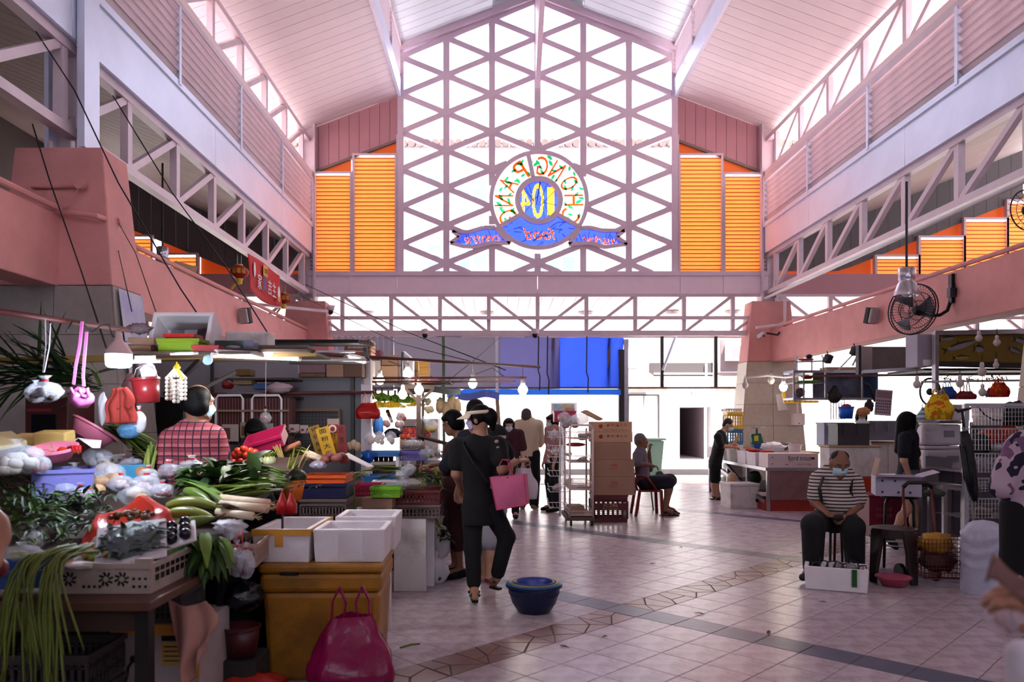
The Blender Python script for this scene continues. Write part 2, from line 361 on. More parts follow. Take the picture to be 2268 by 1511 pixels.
for s_,X,nm in ((-1,XL,'left'),(1,XR,'right')):
 v=struct('valley_wall_'+nm);xi=X-s_*.10
 for i,(ya,yb) in enumerate(((YB,2),(2,6.9),(6.9,10.4),(10.4,13.6),(13.6,YG))):
  B().box(xi-.015,xi+.015,ya+.006,yb-.006,4.93,5.47).build('fascia_sheet',WHITEM,v)
 B().box(xi-.05,xi+.04,YB,YG,5.47,5.55).build('lower_rail',WHITEM,v)
 B().box(xi-.05,xi+.04,YB,YG,6.40,6.52).build('upper_rail',PINKW,v)
 B().box(xi-.02,xi+.02,YB,YG,6.52,6.64).build('band',M('pale metal band',(.90,.80,.80),.4),v)
 B().box(xi+s_*.06,xi+s_*.1,YB,YG,4.95,5.1).build('gutter',PINKW,v)
 lm=B();hh=.075
 pr=[(xi+s_*.07,-hh),(xi+s_*.055,-hh-.004),(xi-s_*.035,hh*.55),(xi-s_*.05,hh*.45),(xi-s_*.04,hh*.8)]
 lm.prism([(p[0],0,p[1]) for p in pr],(0,2.14,0));me=lm.mesh('louvre_blade',PINKW)
 for j in range(6):
  y0=4.80+j*2.2
  B().box(xi-.06,xi+.05,y0-.06,y0,5.5,6.45).build('louvre_post',WHITEM,v)
  for k in range(8):
   if y0>15:continue
   o=link('louvre_blade',me if y0+2.14<YG else me,v);o.location=(0,y0,5.61+k*.112)
   if y0+2.14>YG:o.scale.y=(YG-y0)/2.14
 B().box(xi-.01,xi+.01,YB,4.8,5.5,6.45).build('rear_sheet',PINKW,v)
 st=[8.13-4*1.228+1.228*k for k in range(11)]
 for (zb,zt,nm2,ya) in ((4.12,4.89,'valley_truss_',3.2),(6.62,7.36,'eave_truss_',3.2)):
  tr=struct(nm2+nm)
  xt=X if zb<5 else X+s_*.02
  B().bar((xt,ya,zb),(xt,YG,zb),.11,.09).build('bottom_chord',PINKW,tr)
  B().bar((xt,ya,zt),(xt,YG,zt),.11,.09).build('top_chord',PINKW,tr)
  for i,y in enumerate(st):
   B().bar((xt,y,zb),(xt,y,zt),.085,.095,up=(0,1,0)).build('vertical',PINKW,tr)
   if i+1<len(st):
    a,b=((xt,y,zb),(xt,st[i+1],zt)) if s_<0 else ((xt,y,zt),(xt,st[i+1],zb))
    B().bar(a,b,.07,.08).build('diagonal',PINKW,tr)
 for y,nm3 in ((YG,'far'),(7.1,'near')):
  p=struct('pier_%s_%s'%(nm3,nm));xo=X+s_*.0
  def tier(z,g):return [(xo-.40-g-.06*s_*0,y-.23-g*.5,z),(xo+.40+g,y-.23-g*.5,z),(xo+.40+g,y+.23+g*.5,z),(xo-.40-g,y+.23+g*.5,z)]
  def frus(z0,g0,z1,g1):return B().add(tier(z0,g0)+tier(z1,g1),[(3,2,1,0),(4,5,6,7)]+[(i,(i+1)%4,4+(i+1)%4,4+i) for i in range(4)])
  frus(2.66,.115,3.92,0).build('pink_shaft',PINK,p,bevel=.012)
  frus(0,.34,2.655,.112).build('tiled_core',GROUT,p)
  tm=CREAMT if nm=='right' else GREYT
  nz=6
  for k in range(nz):
   z0,z1=k*2.655/nz+.003,(k+1)*2.655/nz-.003
   g0,g1=.34-.228*k/nz,.34-.228*(k+1)/nz
   for q in range(2):
    xa0,xa1=xo-.40-g0,xo+.40+g0;xb0,xb1=xo-.40-g1,xo+.40+g1
    f0,f1=q/2+.003,(q+1)/2-.003;yy=y-.23-g0*.5;y2=y-.23-g1*.5
    B().prism([(xa0+(xa1-xa0)*f0,yy,z0),(xa0+(xa1-xa0)*f1,yy,z0),(xb0+(xb1-xb0)*f1,y2,z1),(xb0+(xb1-xb0)*f0,y2,z1)],(0,-.012,0)).build('stone_slab',tm,p)
   xs=xo-s_*(.40+g0);xs2=xo-s_*(.40+g1)
   B().prism([(xs,y-.23-g0*.5,z0),(xs,y+.23+g0*.5,z0),(xs2,y+.23+g1*.5,z1),(xs2,y-.23-g1*.5,z1)],(-s_*.012,0,0)).build('stone_slab',tm,p)
  B().box(xo-.15,xo+.15,y-.02,y+.02,3.9,8.0).build('column_web',PINKW,p)
  for q in (-1,1):
   B().box(xo+q*.15-.02,xo+q*.15+.02,y-.16,y+.16,3.9,8.0).build('column_flange',WHITEM if nm3=='near' else PINKW,p)
  B().box(xo-s_*.17-.02,xo-s_*.17+.035,y-.17,y-.02,3.95,8.0).build('column_cover',WHITEM,p) if nm3=='near' else None
  for q in (-1,1):B().lathe([(.022,0),(.022,.09)],8,TR((xo+q*.1,y-.18,3.9))).build('anchor_bolt',PINKW,p)
 bm_=struct('beam_'+nm);xb=X-s_*.03
 for i,(ya,yb) in enumerate(((YB,6.87),(7.33,15.77))):
  B().box(min(xb,xb+s_*.32),max(xb,xb+s_*.32),ya,yb,2.65,3.30).build('concrete_beam',PINK,bm_,bevel=.012)
 B().tube([(xb-s_*.02,3.5,3.34),(xb-s_*.02,6.8,3.34)],.03).build('conduit',PINK,bm_)
 B().tube([(xb-s_*.0,7.4,3.34),(xb-s_*.0,15.7,3.34)],.03).build('conduit',PINK,bm_)
pc=struct('trim_1')
B().tube([at(70,412,6.82),at(120,412,6.82),at(180,409,6.80)],.022).build('conduit',PINK,pc)
B().lathe([(.05,0),(.05,.05)],12,TR(at(180,409,6.80),0,PI/2)).build('junction_box',PINK,pc)
B().tube([at(178,412,6.77),at(165,430,6.77),at(140,452,6.77),at(110,455,6.77)],.006).build('cable',PINK,pc)
B().tube([at(40,440,6.8),at(120,468,6.78),at(215,478,6.7),at(262,495,7.1)],.022).build('conduit',PINK,pc)
B().lathe([(.045,0),(.045,.05)],12,TR(at(262,495,7.08),0,PI/2)).build('junction_box',PINK,pc)
BLUP=M('faded blue paint patch',(.66,.64,.80),.7,col2=(.78,.77,.80),scale=3);WHP=M('white paint patch',(.80,.78,.80),.7,var=.1)
xs=XL+.40+.115+.022
B().prism([(xs+.005,6.87,2.64),(xs+.005,7.33,2.64),(xs+.075,7.33,2.1),(xs+.075,6.87,2.1)],(.004,0,0)).build('paint_patch',BLUP,pc)
B().prism([(xs+.079,6.87,2.1),(xs+.079,7.33,2.18),(xs+.105,7.33,1.87),(xs+.105,6.87,1.87)],(.004,0,0)).build('paint_patch',WHP,pc)
# ---------------------------------------------------------------- gable wall of the nave
gab=struct('wall_back')
def vpoly(nm,pts,m,par,y=YG,th=.04,**k):return B().prism([(p[0],y,p[1]) for p in pts],(0,th,0)).build(nm,m,par,**k)
ZB0,ZB1=gz(652,YG),gz(608,YG)
for i,(a,b) in enumerate(((XL,gx(776,YG)),(gx(776,YG),gx(880,YG)),(gx(880,YG),XC),(XC,gx(1505,YG)),(gx(1505,YG),gx(1600,YG)),(gx(1600,YG),XR))):
 vpoly('beam_panel',[(a+.006,ZB0),(b-.006,ZB0),(b-.006,ZB1-.03),(a+.006,ZB1-.03)],BEAMP,gab,YG-.06,.1)
vpoly('sill',[(XL,ZB1-.04),(XR,ZB1-.04),(XR,ZB1+.05),(XL,ZB1+.05)],LATT,gab,YG-.1,.2)
for s_,X,XW in ((-1,XL,XW0),(1,XR,XW1)):
 zo=Z1-ZS*abs(XW-X);n=9
 for k in range(n):
  a,b=XW+(X-XW)*k/n,XW+(X-XW)*(k+1)/n;a+=.004*s_;b-=.004*s_
  za,zb=Z1-ZS*abs(a-XW),Z1-ZS*abs(b-XW)
  vpoly('cladding_panel',[(a,za-.92),(b,zb-.92),(b,zb),(a,za)][::1 if s_>0 else -1],PINKP,gab,YG,.05)
 vpoly('cladding_trim',[(XW,Z1-.97),(X,zo-.97),(X,zo-.91),(XW,Z1-.91)],M('brown trim',(.50,.42,.40),.6),gab,YG-.03,.08)
 vpoly('cladding_back',[(XW,Z1-.9),(X,zo-.9),(X,zo+.05),(XW,Z1+.05)],GREYP,gab,YG+.06,.03)
def louvre_panel(par,x0,x1,y0,y1,m,ntop,Y=YG,pitch=.083):
 X0,X1,Z0,Z1_=gx(x0,Y),gx(x1,Y),gz(y1,Y),gz(y0,Y);fr=B();w=.045
 fr.box(X0-w,X0,Y-.06,Y+.06,Z0,Z1_+w).box(X1,X1+w,Y-.06,Y+.06,Z0,Z1_+w).box(X0,X1,Y-.06,Y+.06,Z1_,Z1_+w)
 pn=fr.build('louvre_panel',PINKW,par)
 n=int((Z1_-Z0)/pitch);me=B().bar((X0,Y,0),(X1,Y,0),.008,.080,up=(0,-.45,.9)).mat(1).bar((X0,Y-.02,.035),(X1,Y-.02,.035),.012,.018).mesh('louvre_slat',[m,ORSD])
 for k in range(n):link('louvre_slat',me,pn).location=(0,0,Z0+.05+k*(Z1_-Z0-.05)/n)
for (x0,x1,y0) in ((688,776,386),(786,875,346),(1506,1596,346),(1605,1697,388)):louvre_panel(gab,x0,x1,y0,606,ORSL,0)
for pts in (((683,381),(777,381),(777,345)),((783,343),(880,305),(880,343)),((1501,305),(1501,343),(1600,343)),((1602,345),(1602,384),(1703,384))):
 vpoly('orange_panel',[(gx(p[0],YG),gz(p[1],YG)) for p in pts],ORFL,gab,YG+.03,.02)
for x in (683,781,882,1499,1600,1702):
 vpoly('mullion',[(gx(x,YG)-.035,ZB1),(gx(x,YG)+.035,ZB1),(gx(x,YG)+.035,gz(300,YG) if 781<x<1600 else gz(385,YG)),(gx(x,YG)-.035,gz(300,YG) if 781<x<1600 else gz(385,YG))],PINKW,gab,YG-.05,.1)
win=struct('window_1');DX=(XW1-XW0-.04)/6;XC0=XW0+.02
zodd,zev,HN=gz(584,YG),gz(543,YG),.7905;ZSILL=ZB1+.04
EC=Vector((gx(1193.3,YG),gz(445.7,YG)));EP=YG/F
ER=108*EP
def node(i,j):return (XC0+i*DX,(zodd if i%2 else zev)+(j-(0 if i%2 else 1))*HN)
def rooftop(x):return Z2-.03+ZS*(x-XW0) if x<XC else Z2-.03+ZS*(XW1-x)
def clipw(pl):
 pl=clip(pl,(XC0,ZSILL),(XW1-.02,ZSILL));
 if len(pl)<3:return pl
 pl=clip(pl,(XC,rooftop(XC)),(XW0,rooftop(XW0)))
 if len(pl)<3:return pl
 return clip(pl,(XW1,rooftop(XW1)),(XC,rooftop(XC)))
RIBL=[(120,970),(300,985),(480,930),(620,930),(690,1010),(790,1115),(580,1105),(390,1155),(240,1150),(95,1110),(200,1040)]
RIBR=[(1610,935),(1720,930),(1860,965),(2120,965),(2030,1040),(2150,1125),(1900,1160),(1720,1110),(1470,1125),(1560,1010)]
def inpoly(p,poly):
 c=False;n=len(poly)
 for i in range(n):
  a,b=poly[i],poly[i-1]
  if (a[1]>p[1])!=(b[1]>p[1]) and p[0]<(b[0]-a[0])*(p[1]-a[1])/(b[1]-a[1])+a[0]:c=not c
 return c
def e8(x,z):return ((1193.3+(x-EC[0])/EP-980)/.1896,(445.7-(z-EC[1])/EP-330)/.1896)
def seg_clip(a,b):
 def ok(p):return ZSILL-.02<p[1]<rooftop(p[0])+.02 and (Vector(p)-EC).length>ER and not inpoly(e8(*p),RIBL) and not inpoly(e8(*p),RIBR)
 n=60;pts=[(a[0]+(b[0]-a[0])*t/n,a[1]+(b[1]-a[1])*t/n) for t in range(n+1)];runs=[];cur=[]
 for p in pts:
  if ok(p):cur.append(p)
  elif cur:runs.append(cur);cur=[]
 if cur:runs.append(cur)
 return [(r[0],r[-1]) for r in runs if len(r)>1]
def lbar(a,b,w,nm,m=None):
 dp=.13 if a[0]==b[0] else (.112 if b[1]>a[1] else .098)
 for p,q in seg_clip(a,b):B().bar((p[0],YG,p[1]),(q[0],YG,q[1]),dp,w,up=(0,0,1)).build(nm,m or LATT,win)
for i in range(7):
 x=XC0+i*DX;lbar((x,ZSILL),(x,rooftop(x)),.10 if 0<i<6 else .13,'mullion')
for i in range(6):
 for j in range(-1,9):
  a=node(i,j);e=i%2
  wd=.15 if j in (5,6) and ((i<3)) else .115
  if e==0:nb=[(node(i,j),node(i+1,j)),(node(i,j+1),node(i+1,j))]
  else:nb=[(node(i,j),node(i+1,j)),(node(i,j),node(i+1,j+1))]
  for a,b in nb:lbar(a,b,.115,'lattice_bar')
  if e==0:tri=[[node(i,j),node(i+1,j),node(i,j+1)],[node(i+1,j),node(i+1,j+1),node(i,j+1)]]
  else:tri=[[node(i,j),node(i+1,j),node(i+1,j+1)],[node(i,j),node(i+1,j+1),node(i,j+1)]]
  for t in tri:
   pl=clipw(t)
   if len(pl)<3 or all((Vector(p)-EC).length<ER for p in pl):continue
   ar=sum(pl[q][0]*pl[(q+1)%len(pl)][1]-pl[(q+1)%len(pl)][0]*pl[q][1] for q in range(len(pl)))/2
   if abs(ar)<.003:continue
   B().prism([(p[0],YG+.03,p[1]) for p in pl],(0,.006,0)).build('pane',GLASS,win)
B().bar((XW0,YG-.05,Z2-.05),(XC,YG-.05,rooftop(XC)),.16,.17).build('rafter',LATT,win)
B().bar((XW1,YG-.05,Z2-.05),(XC,YG-.05,rooftop(XC)),.16,.17).build('rafter',LATT,win)
fin=struct('trim_2')
B().prism([(XC-.05,13.2,9.95),(XC-.05,15.9,8.40),(XC-.05,15.9,10.4),(XC-.05,13.2,10.4)],(.10,0,0)).build('ridge_fin',LATT,fin)
# ---------------------------------------------------------------- stained glass emblem, seen from behind (lettering runs backwards)
emb=thing('stained_glass_emblem','round stained glass emblem with mirrored letters and two blue ribbons in the gable window','stained glass',(EC[0],YG-.07,EC[1]-ER))
def ex(u,v,y=YG-.07):return Vector((EC[0]+(u-1193.3)*EP,y,EC[1]-(v-445.7)*EP))
def cx8(u,v,y=YG-.07):return ex(980+u*.1896,330+v*.1896,y)
SG_B=MG('blue stained glass',(.20,.30,.86),.05,haze=.12);SG_W=MG('white stained glass',(.97,.99,.98),.05,haze=.1)
SG_O=MG('orange stained glass',(.95,.52,.20),.03,haze=.2);SG_Y=MG('cream stained glass',(.97,.80,.46),.03,haze=.15);SG_G=MG('green stained glass',(.10,.60,.34),.04,haze=.2)
LEAD=M('lead came',(.20,.24,.50),.5)
def ring(nm,r0,r1,m,y,th,par,a0=0,a1=2*PI,n=64):
 b=B();vs=[]
 for k in range(n+1):
  t=a0+(a1-a0)*k/n
  for r in (r0,r1):
   for yy in (y,y+th):vs.append((EC[0]+r*math.cos(t),yy,EC[1]+r*math.sin(t)))
 fs=[]
 for k in range(n):
  p,q=4*k,4*k+4;fs+=[(p,p+2,q+2,q),(p+1,q+1,q+3,p+3),(p,q,q+1,p+1),(p+2,p+3,q+3,q+2)]
 return b.add(vs,fs).build(nm,m,par)
ring('outer_ring',101*EP,110*EP,LATT,YG-.10,.10,emb);ring('inner_ring',42*EP,53*EP,LATT,YG-.10,.10,emb)
a_r,a_l=math.atan2(-(502.5-445.7),84.6),math.atan2(-(502.5-445.7),-84.6)
for a,b in (((1152,478),(1107,504)),((1235,478),(1280,504)),((1169.5,346),(1180,394))):
 B().bar(ex(a[0],a[1]),ex(b[0],b[1]),.09,9*EP).build('spoke',LATT,emb)
def rib(pts):
 b=B();n=len(pts)
 for i in range(n):b.bar(cx8(*pts[i]),cx8(*pts[(i+1)%n]),.09,.075)
 b.build('ribbon_frame',LATT,emb)
rib(RIBL);rib(RIBR);LETS=[]
def letter(ch,u,v,rot,w,h,m,nm='letter',shear=0.):
 T=Matrix.Translation(ex(u,v,YG-.035))@Matrix.Rotation(rot,4,'Y')@Matrix.Rotation(PI/2,4,'X')@Matrix.Diagonal((-1,1,1,1))
 o=text_on(nm,ch,.5,T,m,emb,.006,shear,fit=(w*EP,h*EP));LETS.append(o.data);return o
rl=77
for ch,deg in zip('CHONGPANG',(-27,1,30,59,84,122,152,180,206)):
 t=math.radians(deg);letter(ch,1193.3+rl*math.cos(t),445.7-rl*math.sin(t),PI/2-t,25,42,SG_O)
for ch,u,w,h in (('1',1220,15,62),('0',1191,26,78),('4',1164,22,60)):letter(ch,u,446,0,w,h,SG_Y)
letter('food',1194,519,0,70,26,SG_O,shear=.3);letter('market',1328,532,.06,76,20,SG_O,shear=.3);letter('centre',1068,530,-.06,78,18,SG_O,shear=.3)
from mathutils.bvhtree import BVHTree
_v=[];_f=[]
for me in LETS:n0=len(_v);_v+=[tuple(v.co) for v in me.vertices];_f+=[tuple(i+n0 for i in p.vertices) for p in me.polygons]
BV=BVHTree.FromPolygons(_v,_f);q_=1.4*EP;cells={'white_glass':B(),'blue_glass_sector':B(),'blue_glass_disc':B(),'ribbon_glass_west':B(),'ribbon_glass_east':B()}
for iu in range(-150,151):
 for iv in range(-82,82):
  x,z=EC[0]+iu*q_,EC[1]+iv*q_;r=math.hypot(iu,iv)*1.4;t=math.atan2(iv,iu)
  if r<43:nm='blue_glass_disc'
  elif r<52:continue
  elif r<102:nm='blue_glass_sector' if a_l+.0<t<a_r else 'white_glass'
  else:
   e=e8(x,z);nm='ribbon_glass_west' if inpoly(e,RIBL) else 'ribbon_glass_east' if inpoly(e,RIBR) else None
   if not nm:continue
  if BV.ray_cast((x,YG-1,z),(0,1,0),3)[0]:continue
  h_=q_*.5;cells[nm].add([(x-h_,YG-.03,z-h_),(x+h_,YG-.03,z-h_),(x+h_,YG-.03,z+h_),(x-h_,YG-.03,z+h_)],[(0,1,2,3)])
for nm,bb in cells.items():bb.build(nm.replace('_west','').replace('_east',''),SG_W if nm[0]=='w' else SG_B,emb,kind='stuff')
lfm=B().add([(0,0,-.075),(.03,0,-.02),(.026,0,.03),(0,0,.075),(-.026,0,.03),(-.03,0,-.02),(0,.006,0)],[(0,1,2,3,4,5)]).mesh('leaf',SG_G)
re=random.Random(3)
for k in range(46):
 t=math.radians(-30+k*240/45+re.uniform(-3,3));r=re.choice((62,70,88,95,80))+re.uniform(-4,4)
 o=link('leaf',lfm,emb);o.matrix_basis=Matrix.Translation(ex(1193.3+r*math.cos(t),445.7-r*math.sin(t),YG-.045)-emb.location+Vector((0,0,0)))@Matrix.Rotation(re.uniform(0,6),4,'Y')@Matrix.Scale(re.uniform(.8,1.2),4)
 o.matrix_parent_inverse=Matrix()
ld=B()
for k in range(34):
 t=math.radians(re.uniform(215,325));r=re.uniform(60,95);p=ex(1193.3+r*math.cos(t),445.7-r*math.sin(t),YG-.03)
 ld.bar(p,p+Vector((re.uniform(-.2,.2),0,re.uniform(-.12,.12))),.01,.012)
for k in range(14):
 for u0,u1 in ((1010,1120),(1268,1378)):
  u=re.uniform(u0,u1);v=530+re.uniform(-8,8);ld.bar(ex(u,v-10,YG-.03),ex(u+re.uniform(-9,9),v+10,YG-.03),.01,.01)
for k in range(14):
 t=re.uniform(0,6.28);ld.bar(ex(1193,446,YG-.03)+Vector((math.cos(t)*.1,0,math.sin(t)*.1)),ex(1193.3+41*math.cos(t+.6),445.7+41*math.sin(t+.6),YG-.03),.01,.01)
ld.build('lead_lines',LEAD,emb,kind='stuff')
# ---------------------------------------------------------------- side-aisle gables (grey cladding, orange louvres)
for s_,X,nm in ((-1,XL-.2,'left'),(1,XR+.2,'right')):
 g=struct('wall_aisle_'+nm);n=20
 for k in range(n):
  a,b=X+s_*5.2*k/n+.004*s_,X+s_*5.2*(k+1)/n-.004*s_;za,zb=5.05+.4*abs(a-X),5.05+.4*abs(b-X)
  vpoly('cladding_panel',[(a,max(4.6,za-1.0)),(b,max(4.6,zb-1.0)),(b,zb+.03),(a,za+.03)][::1 if s_>0 else -1],GREYP,g,YG,.05)
 a,b=X,X+s_*5.2
 LV=((364,436,566),(263,336,526)) if s_<0 else ((1940,2031,570),(2036,2131,528),(2136,2226,488),(2231,2322,448))
 for (x0,x1,y0) in LV:
  p,q=gx(x0,YG)-.06,gx(x1,YG)+.06;zz=gz(y0,YG);vpoly('orange_panel',[(p,zz),(q,zz),(q,4.15+.4*abs(q-X)),(p,4.15+.4*abs(p-X))],ORFL,g,YG+.07,.02);louvre_panel(g,x0,x1,y0,608,ORSL,0,YG-.02)
 p,q=(gx(442,YG),X) if s_<0 else (X,gx(1936,YG))
 vpoly('orange_panel',[(p,4.5),(q,4.5),(q,4.65+.4*abs(q-X)),(p,4.65+.4*abs(p-X))],ORFL,g,YG+.07,.02)
 vpoly('beam_panel',[(X,ZB0),(X+s_*10.6,ZB0),(X+s_*10.6,ZB1),(X,ZB1)][::1 if s_>0 else -1],PINKP,g,YG-.06,.1)
gd=struct('girder_back');zt,zm,zb=gz(655,YG),gz(705,YG),gz(738,YG)
B().box(-14,15,YG-.06,YG+.06,zb-.06,zb+.05).build('bottom_chord',PINKW,gd)
B().box(-14,15,YG-.05,YG+.05,zt-.03,zt+.05).build('top_chord',PINKW,gd)
B().box(-14,15,YG-.12,YG-.06,zm-.04,zm+.03).build('pipe_rail',PINKW,gd)
gst=[XC+1.028*k for k in range(-14,15)]
for i,x in enumerate(gst):
 B().bar((x,YG,zb),(x,YG,zt),.08,.09,up=(0,1,0)).build('vertical',PINKW,gd)
 if i+1<len(gst):
  l=x+.5<XC
  if x<XL-.6 or x>XR-.2:l=not l
  a,b=((x,YG,zt),(gst[i+1],YG,zb)) if l else ((x,YG,zb),(gst[i+1],YG,zt))
  B().bar(a,b,.06,.06).build('diagonal',PINKW,gd)
cano=struct('canopy')
B().prism([(-14,YG+.05,4.16),(15,YG+.05,4.16),(15,21.0,4.05),(-14,21.0,4.05)],(0,0,.06)).build('canopy_sheet',ROOFT,cano)
me=B().prism([(0,YG+.07,4.13),(.238,YG+.07,4.13),(.238,20.9,4.02),(0,20.9,4.02)],(0,0,.025)).mesh('canopy_board',CEIL)
for k in range(80):link('canopy_board',me,cano).location=(-8+k*.25,0,0)
for (u,v) in ((1078,692),(812,692),(1297,692),(1488,690),(1622,690)):
 Y=1680*(4.07-H)/(930-v);p=at(u,v,Y)
 dl=thing('ceiling_light','round white ceiling light under the canopy behind the girder','ceiling light',(p.x,p.y,4.02),group='round canopy lights')
 B().lathe([(.17,0),(.19,.03),(.19,.08)],20,TR((p.x,p.y,3.99))).build('lamp_rim',M('white lamp rim',(.9,.85,.84),.5),dl)
 B().lathe([(.02,-.015),(.13,-.005),(.16,.002)],20,TR((p.x,p.y,3.99))).build('lens',M('lamp lens',(.95,.92,.88),.4),dl)
DULL=M('dull grey wall',(.42,.39,.39),.8,var=.15,scale=1.5)
for nm,b_ in (('left',(-9.4,-9.2,YB,YG,0,7.1)),('right',(12.6,12.8,YB,YG,0,4.3)),('front',(-9.4,12.8,YB-.2,YB,0,4.6))):
 o=B().box(*b_).build('wall_'+nm,DULL);o['kind']='structure'  # unseen walls added to keep the aisles and near end dark
wf=struct('added_end_window')  # unseen end window, added to brighten the far gable and ceilings
for k in range(7):B().box(XW0+k*DX-.05,XW0+k*DX+.05,YB-.1,YB,4.6,rooftop(min(XW1,XW0+k*DX))).build('mullion',LATT,wf)
for s_,X,XW in ((-1,XL,XW0),(1,XR,XW1)):B().prism([(XW,YB-.1,4.6),(X+s_*.6,YB-.1,4.6),(X+s_*.6,YB-.1,7.4),(XW,YB-.1,8.3)],(0,-.06,0)).build('side_cladding',PINKP,wf)
B().box(XW0,XW1,YB-.16,YB-.1,4.6,6.9).build('light_block_cladding',PINKP,wf)  # unseen panel added to shut the lower window and dim the near piers
for k in range(6):B().prism([(XW0+k*DX,YB-.05,4.6),(XW0+k*DX+DX,YB-.05,4.6),(XW0+k*DX+DX,YB-.05,rooftop(min(XW1,XW0+k*DX+DX))),(XW0+k*DX,YB-.05,rooftop(XW0+k*DX))],(0,.006,0)).build('pane',GLASS,wf)
# ---------------------------------------------------------------- smooth solids (bodies, bags): rounded pieces melted into one skin
def sdf_mesh(prims,vox=.011,k=.03,cut=None):
 """prims: ('c', a, b, ra, rb, front, flat) tapered limb | ('e', centre, radii, rot3x3). Returns (verts, quads)."""
 lo=np.full(3,1e9);hi=np.full(3,-1e9);bx=[]
 for p in prims:
  if p[0]=='c':
   a,b=np.array(p[1]),np.array(p[2]);r=max(p[3],p[4]);l,h_=np.minimum(a,b)-r,np.maximum(a,b)+r
  else:
   r=max(p[2]);l,h_=np.array(p[1])-r,np.array(p[1])+r
  bx.append((l,h_));lo=np.minimum(lo,l);hi=np.maximum(hi,h_)
 lo-=2*vox+k*.3;hi+=2*vox+k*.3
 n=np.maximum(np.ceil((hi-lo)/vox).astype(int)+1,4);f=np.full(n,1.0)
 ax=[lo[i]+vox*np.arange(n[i]) for i in range(3)]
 for p,(l,h_) in zip(prims,bx):
  m=k+2*vox
  sl=[slice(max(0,int((l[i]-m-lo[i])/vox)),min(n[i],int((h_[i]+m-lo[i])/vox)+2)) for i in range(3)]
  X,Y,Z=np.meshgrid(ax[0][sl[0]],ax[1][sl[1]],ax[2][sl[2]],indexing='ij')
  P=np.stack([X,Y,Z],-1)
  if p[0]=='c':
   a,b=np.array(p[1],float),np.array(p[2],float)
   if len(p)>5 and p[5] is not None:
    fr=np.array(p[5],float);fl=p[6];S=np.eye(3)+(1/fl-1)*np.outer(fr,fr)
    P=(P-a)@S;d=S@(b-a)
   else:P=P-a;d=b-a;fl=1
   t=np.clip((P@d)/max(d@d,1e-9),0,1)
   dist=np.linalg.norm(P-t[...,None]*d,axis=-1)-(p[3]+(p[4]-p[3])*t)
   if fl<1:dist=dist*(.5+.5*fl)
  else:
   Q=P-np.array(p[1]);Q=Q@np.array(p[3]) if len(p)>3 and p[3] is not None else Q
   r=np.array(p[2]);k0=np.linalg.norm(Q/r,axis=-1);k1=np.linalg.norm(Q/(r*r),axis=-1)
   dist=k0*(k0-1)/np.maximum(k1,1e-6)
  g=f[sl[0],sl[1],sl[2]];h2=np.clip(.5+.5*(g-dist)/k,0,1)
  f[sl[0],sl[1],sl[2]]=g+(dist-g)*h2-k*h2*(1-h2)
 if cut is not None:
  X,Y,Z=np.meshgrid(*ax,indexing='ij')
  for (pt,nr) in cut:
   f=np.maximum(f,(X-pt[0])*nr[0]+(Y-pt[1])*nr[1]+(Z-pt[2])*nr[2])
 ins=f<0;cs=tuple(s-1 for s in f.shape);cnt=np.zeros(cs);acc=np.zeros(cs+(3,))
 co=[(i,j,q) for i in (0,1) for j in (0,1) for q in (0,1)]
 def sub(A,o):return A[o[0]:o[0]+cs[0],o[1]:o[1]+cs[1],o[2]:o[2]+cs[2]]
 for i in range(8):
  for j in range(i+1,8):
   d=[co[j][q]-co[i][q] for q in range(3)]
   if sum(abs(v) for v in d)!=1:continue
   A,Bv=sub(f,co[i]),sub(f,co[j]);m=(A<0)!=(Bv<0)
   t=np.where(m,A/np.where(m,A-Bv,1),0);cnt+=m
   for q in range(3):acc[...,q]+=m*(co[i][q]+t*d[q])
 act=cnt>0;idx=-np.ones(cs,int);idx[act]=np.arange(act.sum())
 ijk=np.argwhere(act);V=lo+(ijk+acc[act]/cnt[act][:,None])*vox;quads=[]
 for a in range(3):
  b,c=(a+1)%3,(a+2)%3;s0=[slice(None)]*3;s1=[slice(None)]*3;s0[a]=slice(0,-1);s1[a]=slice(1,None)
  A,Bv=ins[tuple(s0)],ins[tuple(s1)];e=np.argwhere(A!=Bv);e=e[(e[:,b]>0)&(e[:,c]>0)&(e[:,b]<cs[b])&(e[:,c]<cs[c])]
  if not len(e):continue
  fl=A[tuple(e.T)]
  def g(ob,oc):
   w=e.copy();w[:,b]-=ob;w[:,c]-=oc;return idx[tuple(w.T)]
  q=np.stack([g(1,1),g(0,1),g(0,0),g(1,0)],1);q[~fl]=q[~fl][:,::-1];quads.append(q)
 if not quads:return np.zeros((0,3)),np.zeros((0,4),int)
 Q=np.concatenate(quads);Q=Q[(Q>=0).all(1)]
 return V,Q
def sdf_obj(name,prims,m,parent=None,vox=.011,k=.03,cut=None,extra=None,**kw):
 V,Q=sdf_mesh(prims,vox,k,cut)
 if extra:
  for (pr,vx,kk) in extra:
   V2,Q2=sdf_mesh(pr,vx,kk);Q=np.concatenate([Q,Q2+len(V)]);V=np.concatenate([V,V2])
 me=bpy.data.meshes.new(name);me.from_pydata(V.tolist(),[],Q.tolist());me.materials.append(m)
 me.polygons.foreach_set('use_smooth',[True]*len(me.polygons));me.update()
 return link(name,me,parent,**kw)
def coordmat(name,build,rough=.85):
 if name in MATS:return MATS[name]
 m=bpy.data.materials.new(name);MATS[name]=m;m.use_nodes=True;N=m.node_tree.nodes;L=m.node_tree.links
 p=N['Principled BSDF'];p.inputs['Roughness'].default_value=rough;p.inputs['Specular IOR Level'].default_value=.2
 tc=N.new('ShaderNodeTexCoord');sx=N.new('ShaderNodeSeparateXYZ');L.new(tc.outputs['Object'],sx.inputs[0])
 L.new(build(N,L,tc,sx),p.inputs['Base Color']);return m
